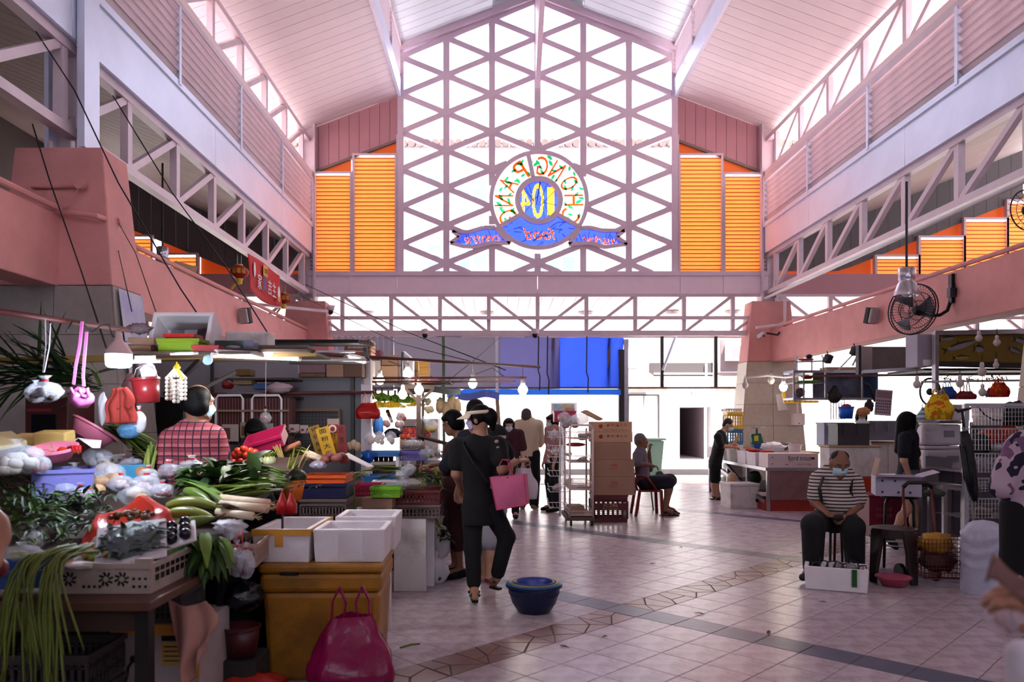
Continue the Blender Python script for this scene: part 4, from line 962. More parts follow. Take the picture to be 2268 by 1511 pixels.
# --- things in and around the crate
tr_t=thing('wrapped_tray','white foam tray of dark green leaves wrapped in shiny clear film','tray',(-1.58,3.3,.86))
TT=TR((-1.575,3.27,.925),.35,.55,-.12)
B().box(-.14,.14,-.13,.13,-.012,0,TT).build('tray',STY,tr_t,bevel=.006)
for k in range(150):
 b=B();p=TT@Vector((RV.uniform(-.11,.11),RV.uniform(-.10,.10),.008));blade(b,p,(RV.uniform(-1,1),RV.uniform(-1,1),RV.uniform(0,.5)),RV.uniform(.04,.07),.03,.5,nseg=3);b.build('leaf',GRN[0] if k%3 else GRN[1],tr_t)
def filmf(u,v):return TT@Vector(((u-.5)*.27,(v-.5)*.25,.012+.035*math.sin(PI*u)*math.sin(PI*v)+.008*noise.noise(Vector((u*5,v*5,1)))))
B().grid(filmf,16,16).build('cling_film',M('cling film',(.85,.9,1),.05,alpha=.10,bump=1.,bscale=25,spec=1.),tr_t,smooth=True)
crumple('leaf_mass',TT@Vector((0,0,.0)),(.115,.105,.03),GRN[0],tr_t,3,.5,6,T=TT.to_3x3().to_4x4())
TT2=TR((-1.46,3.42,.925),.3,.35,-.3)
t2=thing('wrapped_tray','second foam tray of dark plums half hidden behind the leaf tray','tray',(-1.46,3.42,.86))
B().box(-.10,.10,-.10,.10,-.012,0,TT2).build('tray',STY,t2,bevel=.006)
for k in range(9):B().ball(TT2@Vector((-.06+(k%3)*.06,-.06+(k//3)*.06,.02)),.027,10,7).build('plum',M('dark plum',(.08,.06,.12),.2),t2,smooth=True)
LIME=M('green citrus',(.50,.55,.18),.4,var=.2,scale=15);ORNG=M('orange citrus',(.78,.55,.15),.4,var=.15)
for (x,y,m,r,lb) in ((208,1232,LIME,.030,'green citrus fruit in the slotted crate beside the leaf tray'),(240,1235,ORNG,.030,'yellow orange citrus fruit in the slotted crate beside the leaf tray'),(190,1222,ORNG,.026,'small orange fruit at the back of the slotted crate')):
 tag(B().ball(at(x,y,3.2),r,14,10,None,.05).build('citrus_fruit',m,smooth=True),lb,'fruit')
tied_bag('clear bag of yellow onions tied with pink string in the slotted crate',at(238,1205,3.32),(.068,.06,.05),CLEAR,tie=M('pink tie',(.86,.35,.42),.5),fillm=M('yellow onion',(.68,.50,.32),.4,var=.2),nfill=6,fr=.42,seed=2.)
tied_bag('small orange packet in clear wrap beside the long beans',at(150,1238,3.15),(.06,.06,.035),CLEAR,fillm=M('orange packet',(.78,.32,.14),.5),nfill=3,fr=.5,seed=3.)
tag(crumple('paper_sheet',at(180,1252,3.12),(.07,.04,.015),M('white paper',(.86,.84,.83),.8),None,4,.4),'crumpled white paper on the edge of the slotted crate','paper')
# --- long beans hanging over the edge
LB=M('long bean green',(.37,.43,.17),.45,var=.25,scale=12,rnd=.15)
def bean_bunch(label,cx,ctop,Y,n,w,zmin,zmax,spread,rr=.0048,seed=1):
 r=random.Random(seed);t=thing('long_bean_bunch',label,'vegetables',(gx(cx,Y),Y,gz(ctop,Y)))
 for k in range(n):
  f=(k+.5)/n-.5;x0=gx(cx,Y)+f*w;p0=Vector((x0*1.0+.06+r.uniform(-.02,.03),Y+.10+r.uniform(0,.06),gz(ctop,Y)-.005+r.uniform(-.02,.02)))
  p1=Vector((x0+r.uniform(-.02,.02),Y-.02-r.uniform(0,.04),gz(ctop,Y)+r.uniform(-.03,.02)));zb=r.uniform(zmin,zmax);x2=x0+f*spread+r.uniform(-.04,.04)
  p2=Vector(((x0+x2)/2+r.uniform(-.015,.015),Y-.06+r.uniform(-.02,.01),p1 .z*.6+zb*.4));p3=Vector((x2+r.uniform(-.03,.03),Y-.05+r.uniform(-.02,.02),zb))
  cs=[]
  for q in range(9):
   u=q/8*3;i=min(int(u),2);v=u-i;P=(p0,p1,p2,p3);cs.append(P[i].lerp(P[i+1],v))
  for _ in range(2):cs=[cs[0]]+[(cs[i-1]+cs[i]*2+cs[i+1])/4 for i in range(1,len(cs)-1)]+[cs[-1]]
  B().tube(cs,[rr]*8+[rr*.5],6).build('long_bean',LB,t,smooth=True)
bean_bunch('bunch of long green beans drooping over the near left table edge',92,1225,2.86,34,.15,.30,.62,.12,seed=4)
bean_bunch('short bundle of long green beans hanging in front of the blue crate',765,1052,6.1,30,.15,.68,.75,.06,.006,seed=8)
# --- dark leafy herbs at far left
def herb_pile(label,pts,n,lw,ll,mats,name='leafy_herbs',seed=1,hgt=.12,stemp=.3):
 r=random.Random(seed);c=pts[0];t=thing(name,label,'vegetables',tuple(c))
 groups={}
 for k in range(n):
  p=r.choice(pts);q=Vector(p)+Vector((r.gauss(0,.07),r.gauss(0,.06),r.uniform(0,hgt)))
  b=B();d=(r.uniform(-1,1),r.uniform(-1,.6),r.uniform(-.1,.8))
  if r.random()<stemp:b.tube([q,q+Vector(d)*ll],.003,5)
  for i in range(3):blade(b,q+Vector(d)*ll*.3*i,(d[0]+r.uniform(-.8,.8),d[1]+r.uniform(-.8,.8),d[2]),ll*r.uniform(.6,1.2),lw*r.uniform(.7,1.3),r.uniform(.3,1.2),nseg=4)
  b.build('sprig',mats[k%len(mats)],t)
 return t
herb_pile('heap of dark curly herb sprigs at the left end of the display',[dpl(x,y,-.02) for x in (40,80,120,160,195) for y in (1130,1165,1195)],200,.022,.06,[GRN[0],GRN[0],GRN[1]],seed=3)
herb_pile('thin grey green scallion tops at the far left edge',[dpl(x,y) for x in (15,45,75) for y in (1062,1085,1105)],70,.014,.14,[GRN[0],M('scallion grey green',(.30,.33,.22),.5)],seed=5)
tied_bag('small clear bag of pale sprouts among the dark herbs',dpl(75,1195),(.05,.045,.045),CLEAR,seed=5.,fillm=M('sprout',(.72,.72,.62),.6),nfill=5)
tied_bag('clear bag of pale green sprouts on the blue tray at the left edge',at(50,1225,3.0),(.08,.06,.03),CLEAR,seed=6.,fillm=GRN[3],nfill=6)
crate('blue plastic tray at the left edge below the herbs',gx(38,3.02),3.05,.80,.24,.3,.07,M('mid blue plastic',(.16,.28,.48),.45,var=.15),.25,solid=True,name='plastic_tray',cat='tray')
# --- red carrier bag of nuts
NUT=M('brown nut',(.42,.28,.16),.45,var=.3,scale=20,rnd=.3);REDB=M('red orange plastic film',(.82,.27,.22),.3,trans=.35,var=.12,scale=6,bump=.6,bscale=14)
rb=thing('open_red_bag','open red plastic bag filled with small brown nuts','bag',dpl(290,1190));pc_=at(285,1160,3.62)
def rbf(u,v):
 a=2*PI*u;R_=.24*(1-.38*v)*(1+.10*math.sin(3*a+1)+.06*noise.noise(Vector((math.cos(a)*2,math.sin(a)*2,v*3))));zz=-.07+.13*v+.03*math.sin(2*a+.8)*v+(.07*math.exp(-((a-1.5)**2)*3) if v>.5 else 0)
 if v>.75:R_*=1-(v-.75)*1.1;zz-=(v-.75)*.12
 return pc_+Vector((R_*math.cos(a)*.95,R_*math.sin(a)*.75,zz+(.04*math.sin(a))))
B().grid(rbf,48,14).build('bag_film',REDB,rb,smooth=True)
for k in range(46):
 a=RV.uniform(0,6.28);q=math.sqrt(RV.random())*.10;B().ball(pc_+Vector((math.cos(a)*q+.02,math.sin(a)*q*.8,.035+RV.uniform(-.01,.02))),(.014,.012,.012),8,6,None,.1,2,k).build('nut',NUT,rb,smooth=True)
POT=M('potato skin',(.66,.52,.38),.6,var=.25,scale=14,rnd=.1,bump=.15,bscale=50);SHAL=M('shallot skin',(.56,.30,.33),.4,var=.3,scale=12,rnd=.2);GARL=M('garlic skin',(.80,.70,.72),.5,var=.15,scale=10,rnd=.06)
for i,(x,y,r) in enumerate(((148,1058,.042),(160,1076,.042),(182,1062,.036),(200,1066,.034),(228,1048,.042),(246,1050,.048),(252,1072,.050),(224,1080,.047),(236,1040,.040),(215,1098,.045),(300,1105,.042),(315,1118,.04))):
 tag(B().ball(dpl(x,y,.03),(r*1.1,r*.9,r*.8),14,10,TR((0,0,0),i),.14,1.6,i).build('potato',POT,smooth=True),['brown potato in the pile in front of the purple tub','brown potato in the clear bag behind the red bag of nuts'][i>9],'potato',['potatoes by the purple tub','potatoes behind the red bag'][i>9])
for (x,y,r,fm,lb,sd) in ((165,1068,.085,None,'clear bag drawn round potatoes in front of the purple tub',1.),(236,1065,.105,None,'large clear bag drawn round potatoes beside the blue tissue box',2.),(142,1100,.075,SHAL,'clear bag of purple shallots left of the garlic bags',3.),(178,1105,.065,SHAL,'second clear bag of purple shallots next to the dark herbs',4.),(268,1080,.07,GARL,'clear bag of pink garlic below the tissue box',5.),(325,1088,.09,GARL,'big clear bag of garlic bulbs right of the potato bags',6.),(360,1095,.06,SHAL,'clear bag of dark shallots beside the leek leaves',7.),(330,1060,.06,GARL,'clear bag of garlic next to the hanging pandan leaves',8.),(375,1052,.07,SHAL,'shiny white bag of red onions behind the leeks',9.),(425,1050,.085,M('pink onion',(.70,.40,.40),.4,var=.2),'clear bag of pink onions right below the plaid shirt',10.),(300,1110,.08,None,'clear bag drawn round potatoes behind the red bag',11.),(440,1075,.05,SHAL,'loose bag of small red onions above the leek tops',12.),(120,1120,.055,M('green packet',(.35,.45,.3),.5),'small clear bag of green packets at the edge of the dark herbs',13.),(280,1040,.05,GARL,'small tied bag on top of the potato bags',14.),(200,1105,.05,GARL,'small tied garlic bag between the shallot bags and herbs',15.)):
 tied_bag(lb,dpl(x,y,r*.35),(r,r*.9,r*.72),CLEAR,tie=M('red tie',(.72,.12,.14),.5) if fm else None,fillm=fm,nfill=9,fr=.30,seed=sd)
PURP=M('lilac clear plastic',(.52,.52,.80),.25,alpha=.72)
tub,T=crate('lilac translucent plastic tub under the pink basin',gx(122,4.35),4.42,1.0,.30,.36,.17,PURP,.55,solid=True,name='plastic_tub',cat='tub')
PNK=M('pink plastic',(.86,.47,.58),.4,var=.1)
def basin(label,p,r,hh,m,T=None,name='plastic_basin',cat='basin',prof=None,group=None,rim=True):
 t=thing(name,label,cat,tuple(p),group);TT_=Matrix.Translation(Vector(p))@(T or Matrix())
 B().lathe(prof or [(r*.62,0),(r*.66,.0),(r*.9,hh*.7),(r,hh),(r*.96,hh),(r*.86,hh*.7),(r*.60,.012),(.001,.012)],28,TT_,cap=(True,False)).build('bowl',m,t,smooth=True)
 if rim:B().lathe([(r*.97,hh-.004),(r*1.05,hh-.002),(r*1.05,hh-.014),(r*.98,hh-.018)],28,TT_,cap=(False,False)).build('rim',m,t)
 return t,TT_
basin('wide pink plastic basin holding tomatoes on the lilac tub',at(122,1018,4.30),.125,.075,PNK,Matrix.Rotation(.25,4,'X'))
TOM=M('tomato red',(.74,.20,.10),.22,var=.2,scale=5,rnd=.08);TSTEM=GRN[1]
def tomato(p,r,lb,grp=None,k=0):
 t=thing('tomato',lb,'tomato',tuple(p),grp);B().lathe([(.002,-r*.82),(r*.6,-r*.75),(r*.95,-r*.25),(r,.1*r),(r*.8,r*.62),(r*.35,r*.8),(.002,r*.68)],16,TR(p,0,RV.uniform(-.6,.6),RV.uniform(-.5,.5)),cap=(False,False)).build('fruit',TOM,t,smooth=True)
 b=B()
 for q in range(5):blade(b,Vector(p)+Vector((0,0,r*.75)),(math.cos(q*1.26),math.sin(q*1.26),.1),r*.5,r*.16,.6,nseg=2)
 b.build('calyx',TSTEM,t)
tomato(at(141,1003,4.28),.037,'large tomato in the pink basin')
herb_pile('small yellow green chilli pile in the pink basin',[at(95,1005,4.3)],10,.01,.05,[GRN[3]],'green_chillies',7,.02)
basin('tilted pink plastic colander standing behind the tofu blocks',at(192,975,4.95),.15,.10,PNK,Matrix.Rotation(.50,4,'Y')@Matrix.Rotation(-.35,4,'X'),'plastic_colander','colander')
TOFU=M('yellow tofu skin',(.90,.76,.45),.5,var=.12,scale=8)
for (x0,x1,y0,y1,Y,lb,rz) in ((88,156,955,986,4.55,'block of yellow tofu next to the pink colander',.1),(35,92,962,984,4.55,'lower block of yellow tofu on the left',.05)):
 c=at((x0+x1)/2,y1,Y);w=(x1-x0)/F*Y;tag(B().box(-w/2,w/2,-.07,.07,0,(y1-y0)/F*Y,TR(c,rz,.12)).build('tofu_block',TOFU,bevel=.01),lb,'tofu')
tag(B().prism([at(-30,968,4.4),at(25,962,4.4),at(60,985,4.3),at(-10,1000,4.2)],(0,0,.02)).build('tofu_sheet',M('pale yellow curd',(.86,.80,.60),.5)),'pale yellow bean curd sheet at the far left edge','bean curd')
tied_bag('big clear bag of bean sprouts with gathered top at the left edge',at(38,1018,4.1),(.13,.11,.085),CLEAR,seed=21.,fillm=M('bean sprout',(.80,.78,.74),.6,var=.15,scale=30),nfill=12,fr=.36,up=.35)
tied_bag('small clear bag with red tie next to the milky bag',at(92,1030,4.15),(.05,.05,.05),CLEAR,seed=22.,tie=M('red tie',(.72,.12,.14)),fillm=M('red sauce',(.6,.2,.18),.4))
pp=thing('paper_sheet','folded white paper tent over red chillies beside the tofu','paper',at(185,990,4.4))
B().add([at(143,994,4.35),at(172,970,4.6),at(225,976,4.6),at(222,993,4.35),at(205,993,4.3),at(172,972,4.62)],[(0,1,5),(1,2,3,4)]).build('sheet',M('white paper',(.86,.84,.83)),pp);pp.children[0].modifiers.new('t','SOLIDIFY').thickness=.002
for k in range(14):tag(B().tube([at(150+k%7*3,995+k%3*3,4.3)+Vector((0,0,.01)),at(156+k%7*3,993+k%3*3,4.25)+Vector((.01,0,.012)),at(162+k%7*3,998+k%3*3,4.22)],[.006,.006,.001],6).build('red_chilli',M('red chilli',(.66,.08,.08),.3),smooth=True),'red chilli in the little heap under the folded paper','chilli','red chillies')
tied_bag('crumpled clear bag of noodles between the lilac tub and tissue box',dpl(215,1022,.03),(.09,.07,.07),CLEAR,seed=23.,fillm=M('noodle',(.85,.84,.86),.6),nfill=5)
tbx,T=carton('blue tissue box with a swirl print on the produce display',gx(288,4.85),4.88,gz(1062,4.8),.23,.13,.09,.35,M('blue tissue carton',(.22,.55,.72),.45),tape=False,name='tissue_box')
B().lathe([(.001,0),(.035,0),(.03,.002)],12,T@TR((.06,-.066,.045),0,PI/2)).build('swirl_print',M('orange print',(.8,.5,.3),.5),tbx)
tied_bag('clear bag lying on the blue tissue box',at(292,1022,4.85),(.06,.05,.02),CLEAR,seed=24.)
# --- pandan leaves
def leaf_bunch(label,pts,n,ln,w,mats,name,seed,d0,spread=.3,droop=.5,stem=False,cat='vegetables',nseg=7):
 r=random.Random(seed);t=thing(name,label,cat,tuple(pts[0]))
 for k in range(n):
  p=Vector(pts[k%len(pts)])+Vector((r.uniform(-.03,.03),r.uniform(-.03,.03),r.uniform(-.015,.03)));d=Vector(d0)+Vector((r.uniform(-spread,spread),r.uniform(-spread,spread),r.uniform(-spread,spread)*.5))
  b=B();blade(b,p,d,ln*r.uniform(.75,1.15),w*r.uniform(.7,1.2),droop*r.uniform(.4,1.4),nseg=nseg,twist=r.uniform(-.6,.6));b.build('leaf',mats[k%len(mats)],t,smooth=True)
  if stem:B().tube([p,p-d.normalized()*ln*.5+Vector((0,0,-.01))],.006,6).build('stalk',GRN[4] if stem==2 else GRN[2],t,smooth=True)
 return t
leaf_bunch('bundle of long bright pandan leaves leaning left of the plaid shirt',[at(235+k*4,945+k*3,5.2) for k in range(8)],26,.42,.035,[GRN[1],GRN[2],GRN[1]],'pandan_leaves',31,(.8,-.3,-.18),.22,.35)
leaf_bunch('long pandan leaves drooping beside the tissue box',[at(340,985,4.95),at(335,1000,4.9)],8,.30,.022,[GRN[2],GRN[3]],'pandan_leaves',32,(.05,-.3,-.5),.12,.8)
leaf_bunch('yellow green leek leaves fanned out behind the tissue box',[at(280+k*8,1000+k*2,5.1) for k in range(9)],18,.26,.04,[GRN[2],GRN[3]],'leek_leaf_bundle',33,(.8,-.2,-.1),.3,.3)
tag(crumple('leaf_stub',at(362,1012,5.0),(.05,.03,.02),GRN[3],None,3,.4),'cut yellow end of the pandan bundle','vegetables')
crate('grey slotted crate behind the tissue box under the pandan leaves',gx(318,5.3),5.25,gz(1040,5.2),.36,.3,.10,M('grey white plastic',(.62,.58,.58),.5),0,8,2)
# --- leeks, gourds
LW=M('leek white',(.86,.82,.70),.4,col2=(.76,.62,.50),scale=4)
def leek(a,c,d_,r,lb):
 t=thing('leek',lb,'leek',tuple(a),'leeks laid across the display');a,c,d_=Vector(a),Vector(c),Vector(d_)
 B().tube([a,a.lerp(c,.5),c],[r*1.15,r,r],12).build('white_stalk',LW,t,smooth=True)
 for k in range(5):
  b=B();blade(b,c+Vector((0,0,(k-2)*r*.4)),(d_-c)+Vector((0,RV.uniform(-.1,.1),RV.uniform(-.02,.08))),(d_-c).length*RV.uniform(.7,1.05),r*2.2,.15,nseg=5,cup=.4);b.build('green_leaf',[GRN[1],GRN[2],M('leek blue green',(.40,.50,.34),.5,var=.2)][k%3],t,smooth=True)
 rt_=B()
 for k in range(7):rt_.tube([a,a+(a-c).normalized()*.04+Vector((RV.uniform(-.02,.02),RV.uniform(-.02,.02),RV.uniform(-.02,.02)))],.0015,4)
 rt_.build('roots',M('root hair',(.72,.62,.45),.8),t,kind='stuff')
leek(dpl(595,1128,.03),dpl(490,1117,.035),dpl(385,1075,.06),.021,'uppermost white leek pointing right across the display')
leek(dpl(592,1140,.03),dpl(488,1131,.035),dpl(392,1090,.05),.021,'lower white leek just under the uppermost leek')
leek(dpl(560,1150,.015),dpl(480,1142,.02),dpl(400,1105,.03),.019,'short leek half hidden below the other two')
def gourd(a,c,r,lb,bend=.03,m=None):
 t=thing('green_gourd',lb,'gourd',tuple(a));a,c=Vector(a),Vector(c);pts=[];rs=[]
 for k in range(11):f=k/10;pts.append(a.lerp(c,f)+Vector((0,0,bend*math.sin(PI*f))));rs.append(r*(math.sin(PI*min(1,.10+.9*f)**.75)*.75+.28)*(1 if f<.8 else 1-(f-.8)*2.4))
 B().tube(pts,rs,14).build('fruit',m or OLIVE,t,smooth=True)
 B().tube([c,c+(c-a).normalized()*.05+Vector((0,0,.012))],[r*.28,r*.12],6).build('stalk',M('dry stalk',(.36,.28,.16),.8),t,smooth=True)
gourd(dpl(372,1135,.03),dpl(495,1140,.025),.034,'long curved olive gourd, upper of the two below the leeks');gourd(dpl(370,1152,.03),dpl(480,1158,.02),.030,'long olive gourd, lower of the two below the leeks',.02)
gourd(dpl(412,1108,.05),dpl(470,1130,.04),.030,'short dark green gourd lying over the leek leaves',.01,M('dark gourd',(.34,.42,.14),.35,var=.2))
gourd(dpl(390,1172,.02),dpl(478,1160,.03),.028,'green winter melon slice in front of the olive gourds',.0,M('dark gourd',(.34,.42,.14)))
leaf_bunch('withered brown leaf at the gourd stalk',[dpl(490,1142,.03)],5,.10,.04,[M('dry brown leaf',(.30,.24,.14),.8)],'dry_leaf',35,(1,-.1,.0),.3,.4)
# --- big-leaf greens in the middle
leaf_bunch('pile of broad flat leaves of mustard greens on the middle of the display',[dpl(x,y,.03) for x in (440,480,520,560) for y in (1048,1065,1080)],150,.13,.085,[GRN[0],GRN[1],GRN[0]],'leafy_greens',41,(-.6,-.45,.12),.75,.7)
leaf_bunch('bundle of thin stemmed water spinach with stems to the right',[dpl(x,y,.03) for x in (540,570,600) for y in (1055,1068,1082)],60,.16,.03,[GRN[1],GRN[0],GRN[2]],'leafy_greens',42,(-.9,-.2,.1),.4,.3,stem=1)
leaf_bunch('row of yellow green petai pods and leaves in front of the dark greens',[dpl(x,1098,.03) for x in range(480,640,14)],46,.20,.032,[GRN[3],GRN[2],GRN[1]],'petai_pods',43,(-.9,-.1,.0),.25,.25)
herb_pile('root ends of the water spinach bundle',[dpl(640,1085,.02),dpl(650,1092,.02)],14,.01,.04,[GRN[0],M('root brown',(.25,.2,.13),.8)],'stalk_ends',9,.03)
# mustard leaves drooping in front of the near crate
leaf_bunch('mustard greens drooping over the table beside the slotted crate',[at(420+k*12,1195+k%2*10,3.55) for k in range(6)],70,.20,.055,[GRN[1],GRN[0],GRN[2],GRN[1]],'leafy_greens',44,(.2,-.35,-.25),.5,2.0)
# --- wire basket with bags right of the greens
crate('beige slotted basket of dried goods beside the near foam boxes',gx(522,3.95),4.05,.70,.22,.42,.12,M('beige plastic',(.68,.56,.50),.5,var=.2),.12,10,3)
tag(crumple('crumpled_bag',at(512,1170,3.9),(.075,.07,.045),CLOUD,None,31,.6,3.5),'milky crumpled bag on the beige slotted basket','bag')
DRY=M('dried red goods',(.30,.14,.12),.6)
for (x,y,lb,sd) in ((525,1245,'left clear bag of dried red chillies hanging by the beige basket',1.2),(545,1250,'right clear bag of dried red chillies hanging by the beige basket',2.2)):
 tied_bag(lb,at(x,y,3.75),(.042,.035,.075),CLEAR,seed=sd,tie=M('red tie',(.72,.12,.14)),fillm=DRY,nfill=8)
B().tube([at(530,1180,3.74),at(522,1205,3.72),at(530,1222,3.72),at(538,1205,3.72),at(536,1180,3.74)],.002,5)
tag(B().tube([at(532,1175,3.74),at(520,1200,3.72),at(530,1222,3.72),at(537,1200,3.72),at(536,1175,3.74)],.0025,5).build('red_string',M('red tie',(.72,.12,.14)),smooth=True),'loop of red string above the dried chilli bags','string')
for (x,lb) in ((625,'left red conical sauce bottle at the edge of the greens'),(645,'right red conical sauce bottle at the edge of the greens')):
 t=thing('sauce_bottle',lb,'bottle',dpl(x,1138));p=dpl(x,1138,0);B().lathe([(.030,0),(.031,.05),(.02,.07),(.006,.11),(.003,.115)],14,TR(p)).build('cone',M('red plastic',(.72,.10,.12),.35,var=.1),t,smooth=True)
 B().lathe([(.006,.112),(.006,.122),(.002,.124)],10,TR(p)).build('tip',M('red tip',(.5,.07,.08),.4),t)
UC,T=carton('white and yellow printed fruit carton under the table',gx(333,3.5),3.75,0,.415,.4,.49,.0,M('white yellow carton',(.66,.62,.62),.7,var=.15),dots=((-.10,.33,.018),(-.14,.20,.018),(.09,.17,.018)),tape=False,name='fruit_carton')
for (x0,x1,z0,z1,mm) in ((-.2077,.2077,.44,.491,TAPE),(-.2077,-.155,.30,.44,TAPE),(.15,.2077,.24,.44,TAPE),(-.2077,.2077,.0,.16,TAPE),(.03,.16,.415,.44,INKB),(.03,.15,.30,.41,M('yellow label',(.72,.58,.32),.7))):B().box(x0,x1,-.2025,-.199,z0,z1,T).build('print',mm,UC)
for k in range(4):B().box(.04,.14,-.2035,-.202,.32+k*.022,.325+k*.022,T).build('print_line',INKB,UC)
o=B().tube([Vector((-.105,-.203,.32)),Vector((-.125,-.203,.29)),Vector((-.13,-.203,.25)),Vector((-.145,-.203,.21))],.006,6).build('print',INKB,UC);o.data.transform(T)
crate('grey slotted basket standing on the fruit carton under the table',gx(335,3.6),3.72,.492,.30,.28,.15,M('grey plastic',(.33,.32,.33),.5),0,12,3)
CLOTH=M('dusty pink cloth',(.66,.48,.43),.9,var=.15,scale=6,bump=.2,bscale=120)
def clf(u,v):
 x=gx(392+u*112*(.75+.25*math.sin(PI*min(1,v*1.3))),3.5)+.10*v*(1-u)*.6;z=gz(1322+14*math.sin(u*3),3.45)-v*(.36-.14*u*u)
 return (x,3.40+.03*math.sin(u*11+v*1.5)*(.3+v)-.05*math.sin(PI*u)*math.sin(2*v),max(.03,z))
o=tag(B().grid(clf,40,24).build('draped_cloth',CLOTH,smooth=True),'dusty pink cloth draped from under the table beside the fruit carton','cloth');o.modifiers.new('t','SOLIDIFY').thickness=.004
tag(crumple('dark_bag',at(535,1320,4.0),(.11,.10,.075),M('navy plastic film',(.06,.07,.11),.2,bump=.7,bscale=14),None,3,.35,2.5),'shiny navy plastic bag under the hanging chilli bags','bag')
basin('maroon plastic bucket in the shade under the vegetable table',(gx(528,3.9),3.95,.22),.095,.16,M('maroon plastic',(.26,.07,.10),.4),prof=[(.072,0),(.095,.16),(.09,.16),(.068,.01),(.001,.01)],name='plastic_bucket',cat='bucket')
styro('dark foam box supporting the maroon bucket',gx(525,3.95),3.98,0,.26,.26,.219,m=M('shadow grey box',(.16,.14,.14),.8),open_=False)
for k,(z,lb) in enumerate(((0.,'grey slotted crate at the bottom of the near left stack'),(.17,'grey slotted crate, second from the floor at the near left'),(.34,'grey slotted crate on top of the near left stack'))):
 crate(lb,gx(60,3.0),3.2,z,.42,.30,.165,M('dark grey plastic',(.20,.19,.20),.5,var=.2),0,14,3)
tag(crumple('red_bag',at(560,1520,3.9),(.16,.12,.07),M('red film',(.62,.14,.11),.35,bump=.6,bscale=12),None,6,.35,2.2,flatz=.01),'crumpled red bag on the floor left of the yellow cooler','bag')
# --- yellow cooler box with foam boxes on top
YEL=M('grimy yellow plastic',(.62,.41,.10),.5,col2=(.36,.25,.11),scale=5,thr=(.4,.8),bump=.1,bscale=20)
cool=thing('cooler_box','big grimy yellow cooler box carrying three foam boxes','cooler',(-.98,4.45,0));T=TR((-.975,4.46,0),.03)
B().add([T@Vector(v) for v in [(-.30,-.26,0),(.30,-.26,0),(.30,.26,0),(-.30,.26,0),(-.322,-.285,.50),(.322,-.285,.50),(.322,.285,.50),(-.322,.285,.50)]],[(3,2,1,0),(4,5,6,7)]+[(i,(i+1)%4,4+(i+1)%4,4+i) for i in range(4)]).build('body',YEL,cool,bevel=.03)
B().box(-.335,.335,-.30,.30,.50,.605,T).build('collar',YEL,cool,bevel=.025)
B().box(-.34,.34,-.305,.305,.607,.655,T).build('lid',YEL,cool,bevel=.015)
B().box(-.22,-.12,-.308,-.295,.60,.615,T).build('latch_slot',BLK,cool)
B().lathe([(.03,0),(.03,.015),(.015,.02)],14,T@TR((-.06,-.262,.06),0,PI/2)).build('drain_plug',YEL,cool)
st1,T1=styro('open white foam box with brown tape, left of those on the yellow cooler',-1.195,4.49,.656,.325,.57,.185,.0)
B().box(-.163,.163,-.2885,-.28,.150,.186,T1).build('tape',TAPE,st1);B().box(-.035,.01,-.288,-.28,.09,.15,T1).build('tape',TAPE,st1);B().box(.157,.166,-.285,.285,.155,.186,T1).build('tape',TAPE,st1)
styro('open white foam box at the front right on the yellow cooler',-.825,4.40,.656,.40,.38,.185,.02,grooves=2)
styro('open white foam box at the back right on the yellow cooler',-.80,4.80,.656,.37,.38,.205,.02)
styro('tall white foam panel standing behind the yellow cooler',gx(850,5.2),5.25,0,.10,.06,.72,0,open_=False)
# magenta bag
MAG=M('magenta plastic film',(.62,.06,.33),.25,trans=.3,var=.35,scale=4,bump=.5,bscale=9)
handle_bag('large magenta carrier bag on the floor in front of the yellow cooler',(-.755,3.93,.005),.36,.30,.43,MAG,.25,seed=2.5,hang=.15,sag=.22)
# --- second counter further back (crates, baskets)
styro('worn white foam slab leaning at the end of the counter',gx(908,6.4),6.42,0,.285,.06,.61,0,open_=False,m=STYD,grooves=1)
styro('white foam slab behind the worn one at the end of the counter',gx(925,6.6),6.62,0,.30,.06,.60,0,open_=False)
for k,(z,mm,lb) in enumerate(((.615,M('smoke grey plastic',(.45,.37,.36),.45,var=.2),'grey brown slotted crate on the counter end, lower of two'),(.735,M('deep red plastic',(.42,.13,.15),.45,var=.2),'dark red slotted crate on the counter end, upper of two'))):
 crate(lb,gx(925,6.5),6.62,z,.38,.36,.115,mm,0,12,3)
styro('foam block carrying the crates at the counter end',gx(925,6.7),6.74,0,.3,.16,.61,0,open_=False,m=STYD)
leaf_bunch('dark green leafy bunch in the red crate at the counter end',[at(925+k*10,1060+k%2*8,6.6) for k in range(6)],40,.10,.03,[GRN[1],GRN[2],GRN[0]],'leafy_greens',51,(.3,-.5,.3),.8,.8)
leaf_bunch('thin green beans on the front of the red crate',[at(905+k*8,1085,6.45) for k in range(9)],20,.10,.008,[GRN[3],LB],'green_beans',52,(.9,-.1,.05),.2,.1)
for (x,y,lb,sd) in ((893,1072,'clear bag of mushrooms at the left of the red crate',1.),(890,1055,'clear bag of garlic behind the mushrooms bag',2.),(905,1040,'clear bag of ginger in front of the purple basket',3.)):
 tied_bag(lb,at(x,y,6.55),(.06,.06,.05),CLEAR,seed=sd+40,fillm=M('mushroom',(.55,.50,.48),.6),nfill=6)
styro('low white foam box under the green basket',gx(815,6.05),6.2,.55,.30,.30,.17,0,m=STY,grooves=1)
carton('small brown carton under the green basket',gx(835,6.2),6.3,.722,.25,.2,.085,0,tape=False)
crate('lime green slotted basket with green bunches on the counter',gx(852,6.15),6.28,.815,.23,.2,.085,M('lime green plastic',(.42,.66,.12),.4),0,12,2,name='plastic_basket',cat='basket')
leaf_bunch('green shoots lying in the lime green basket',[at(835+k*7,1062,6.25) for k in range(6)],16,.10,.02,[GRN[1],GRN[0]],'leafy_greens',53,(.8,0,.2),.4,.2)
carton('brown carton under the magenta basket',gx(800,6.3),6.45,.6,.14,.2,.2,0,tape=False)
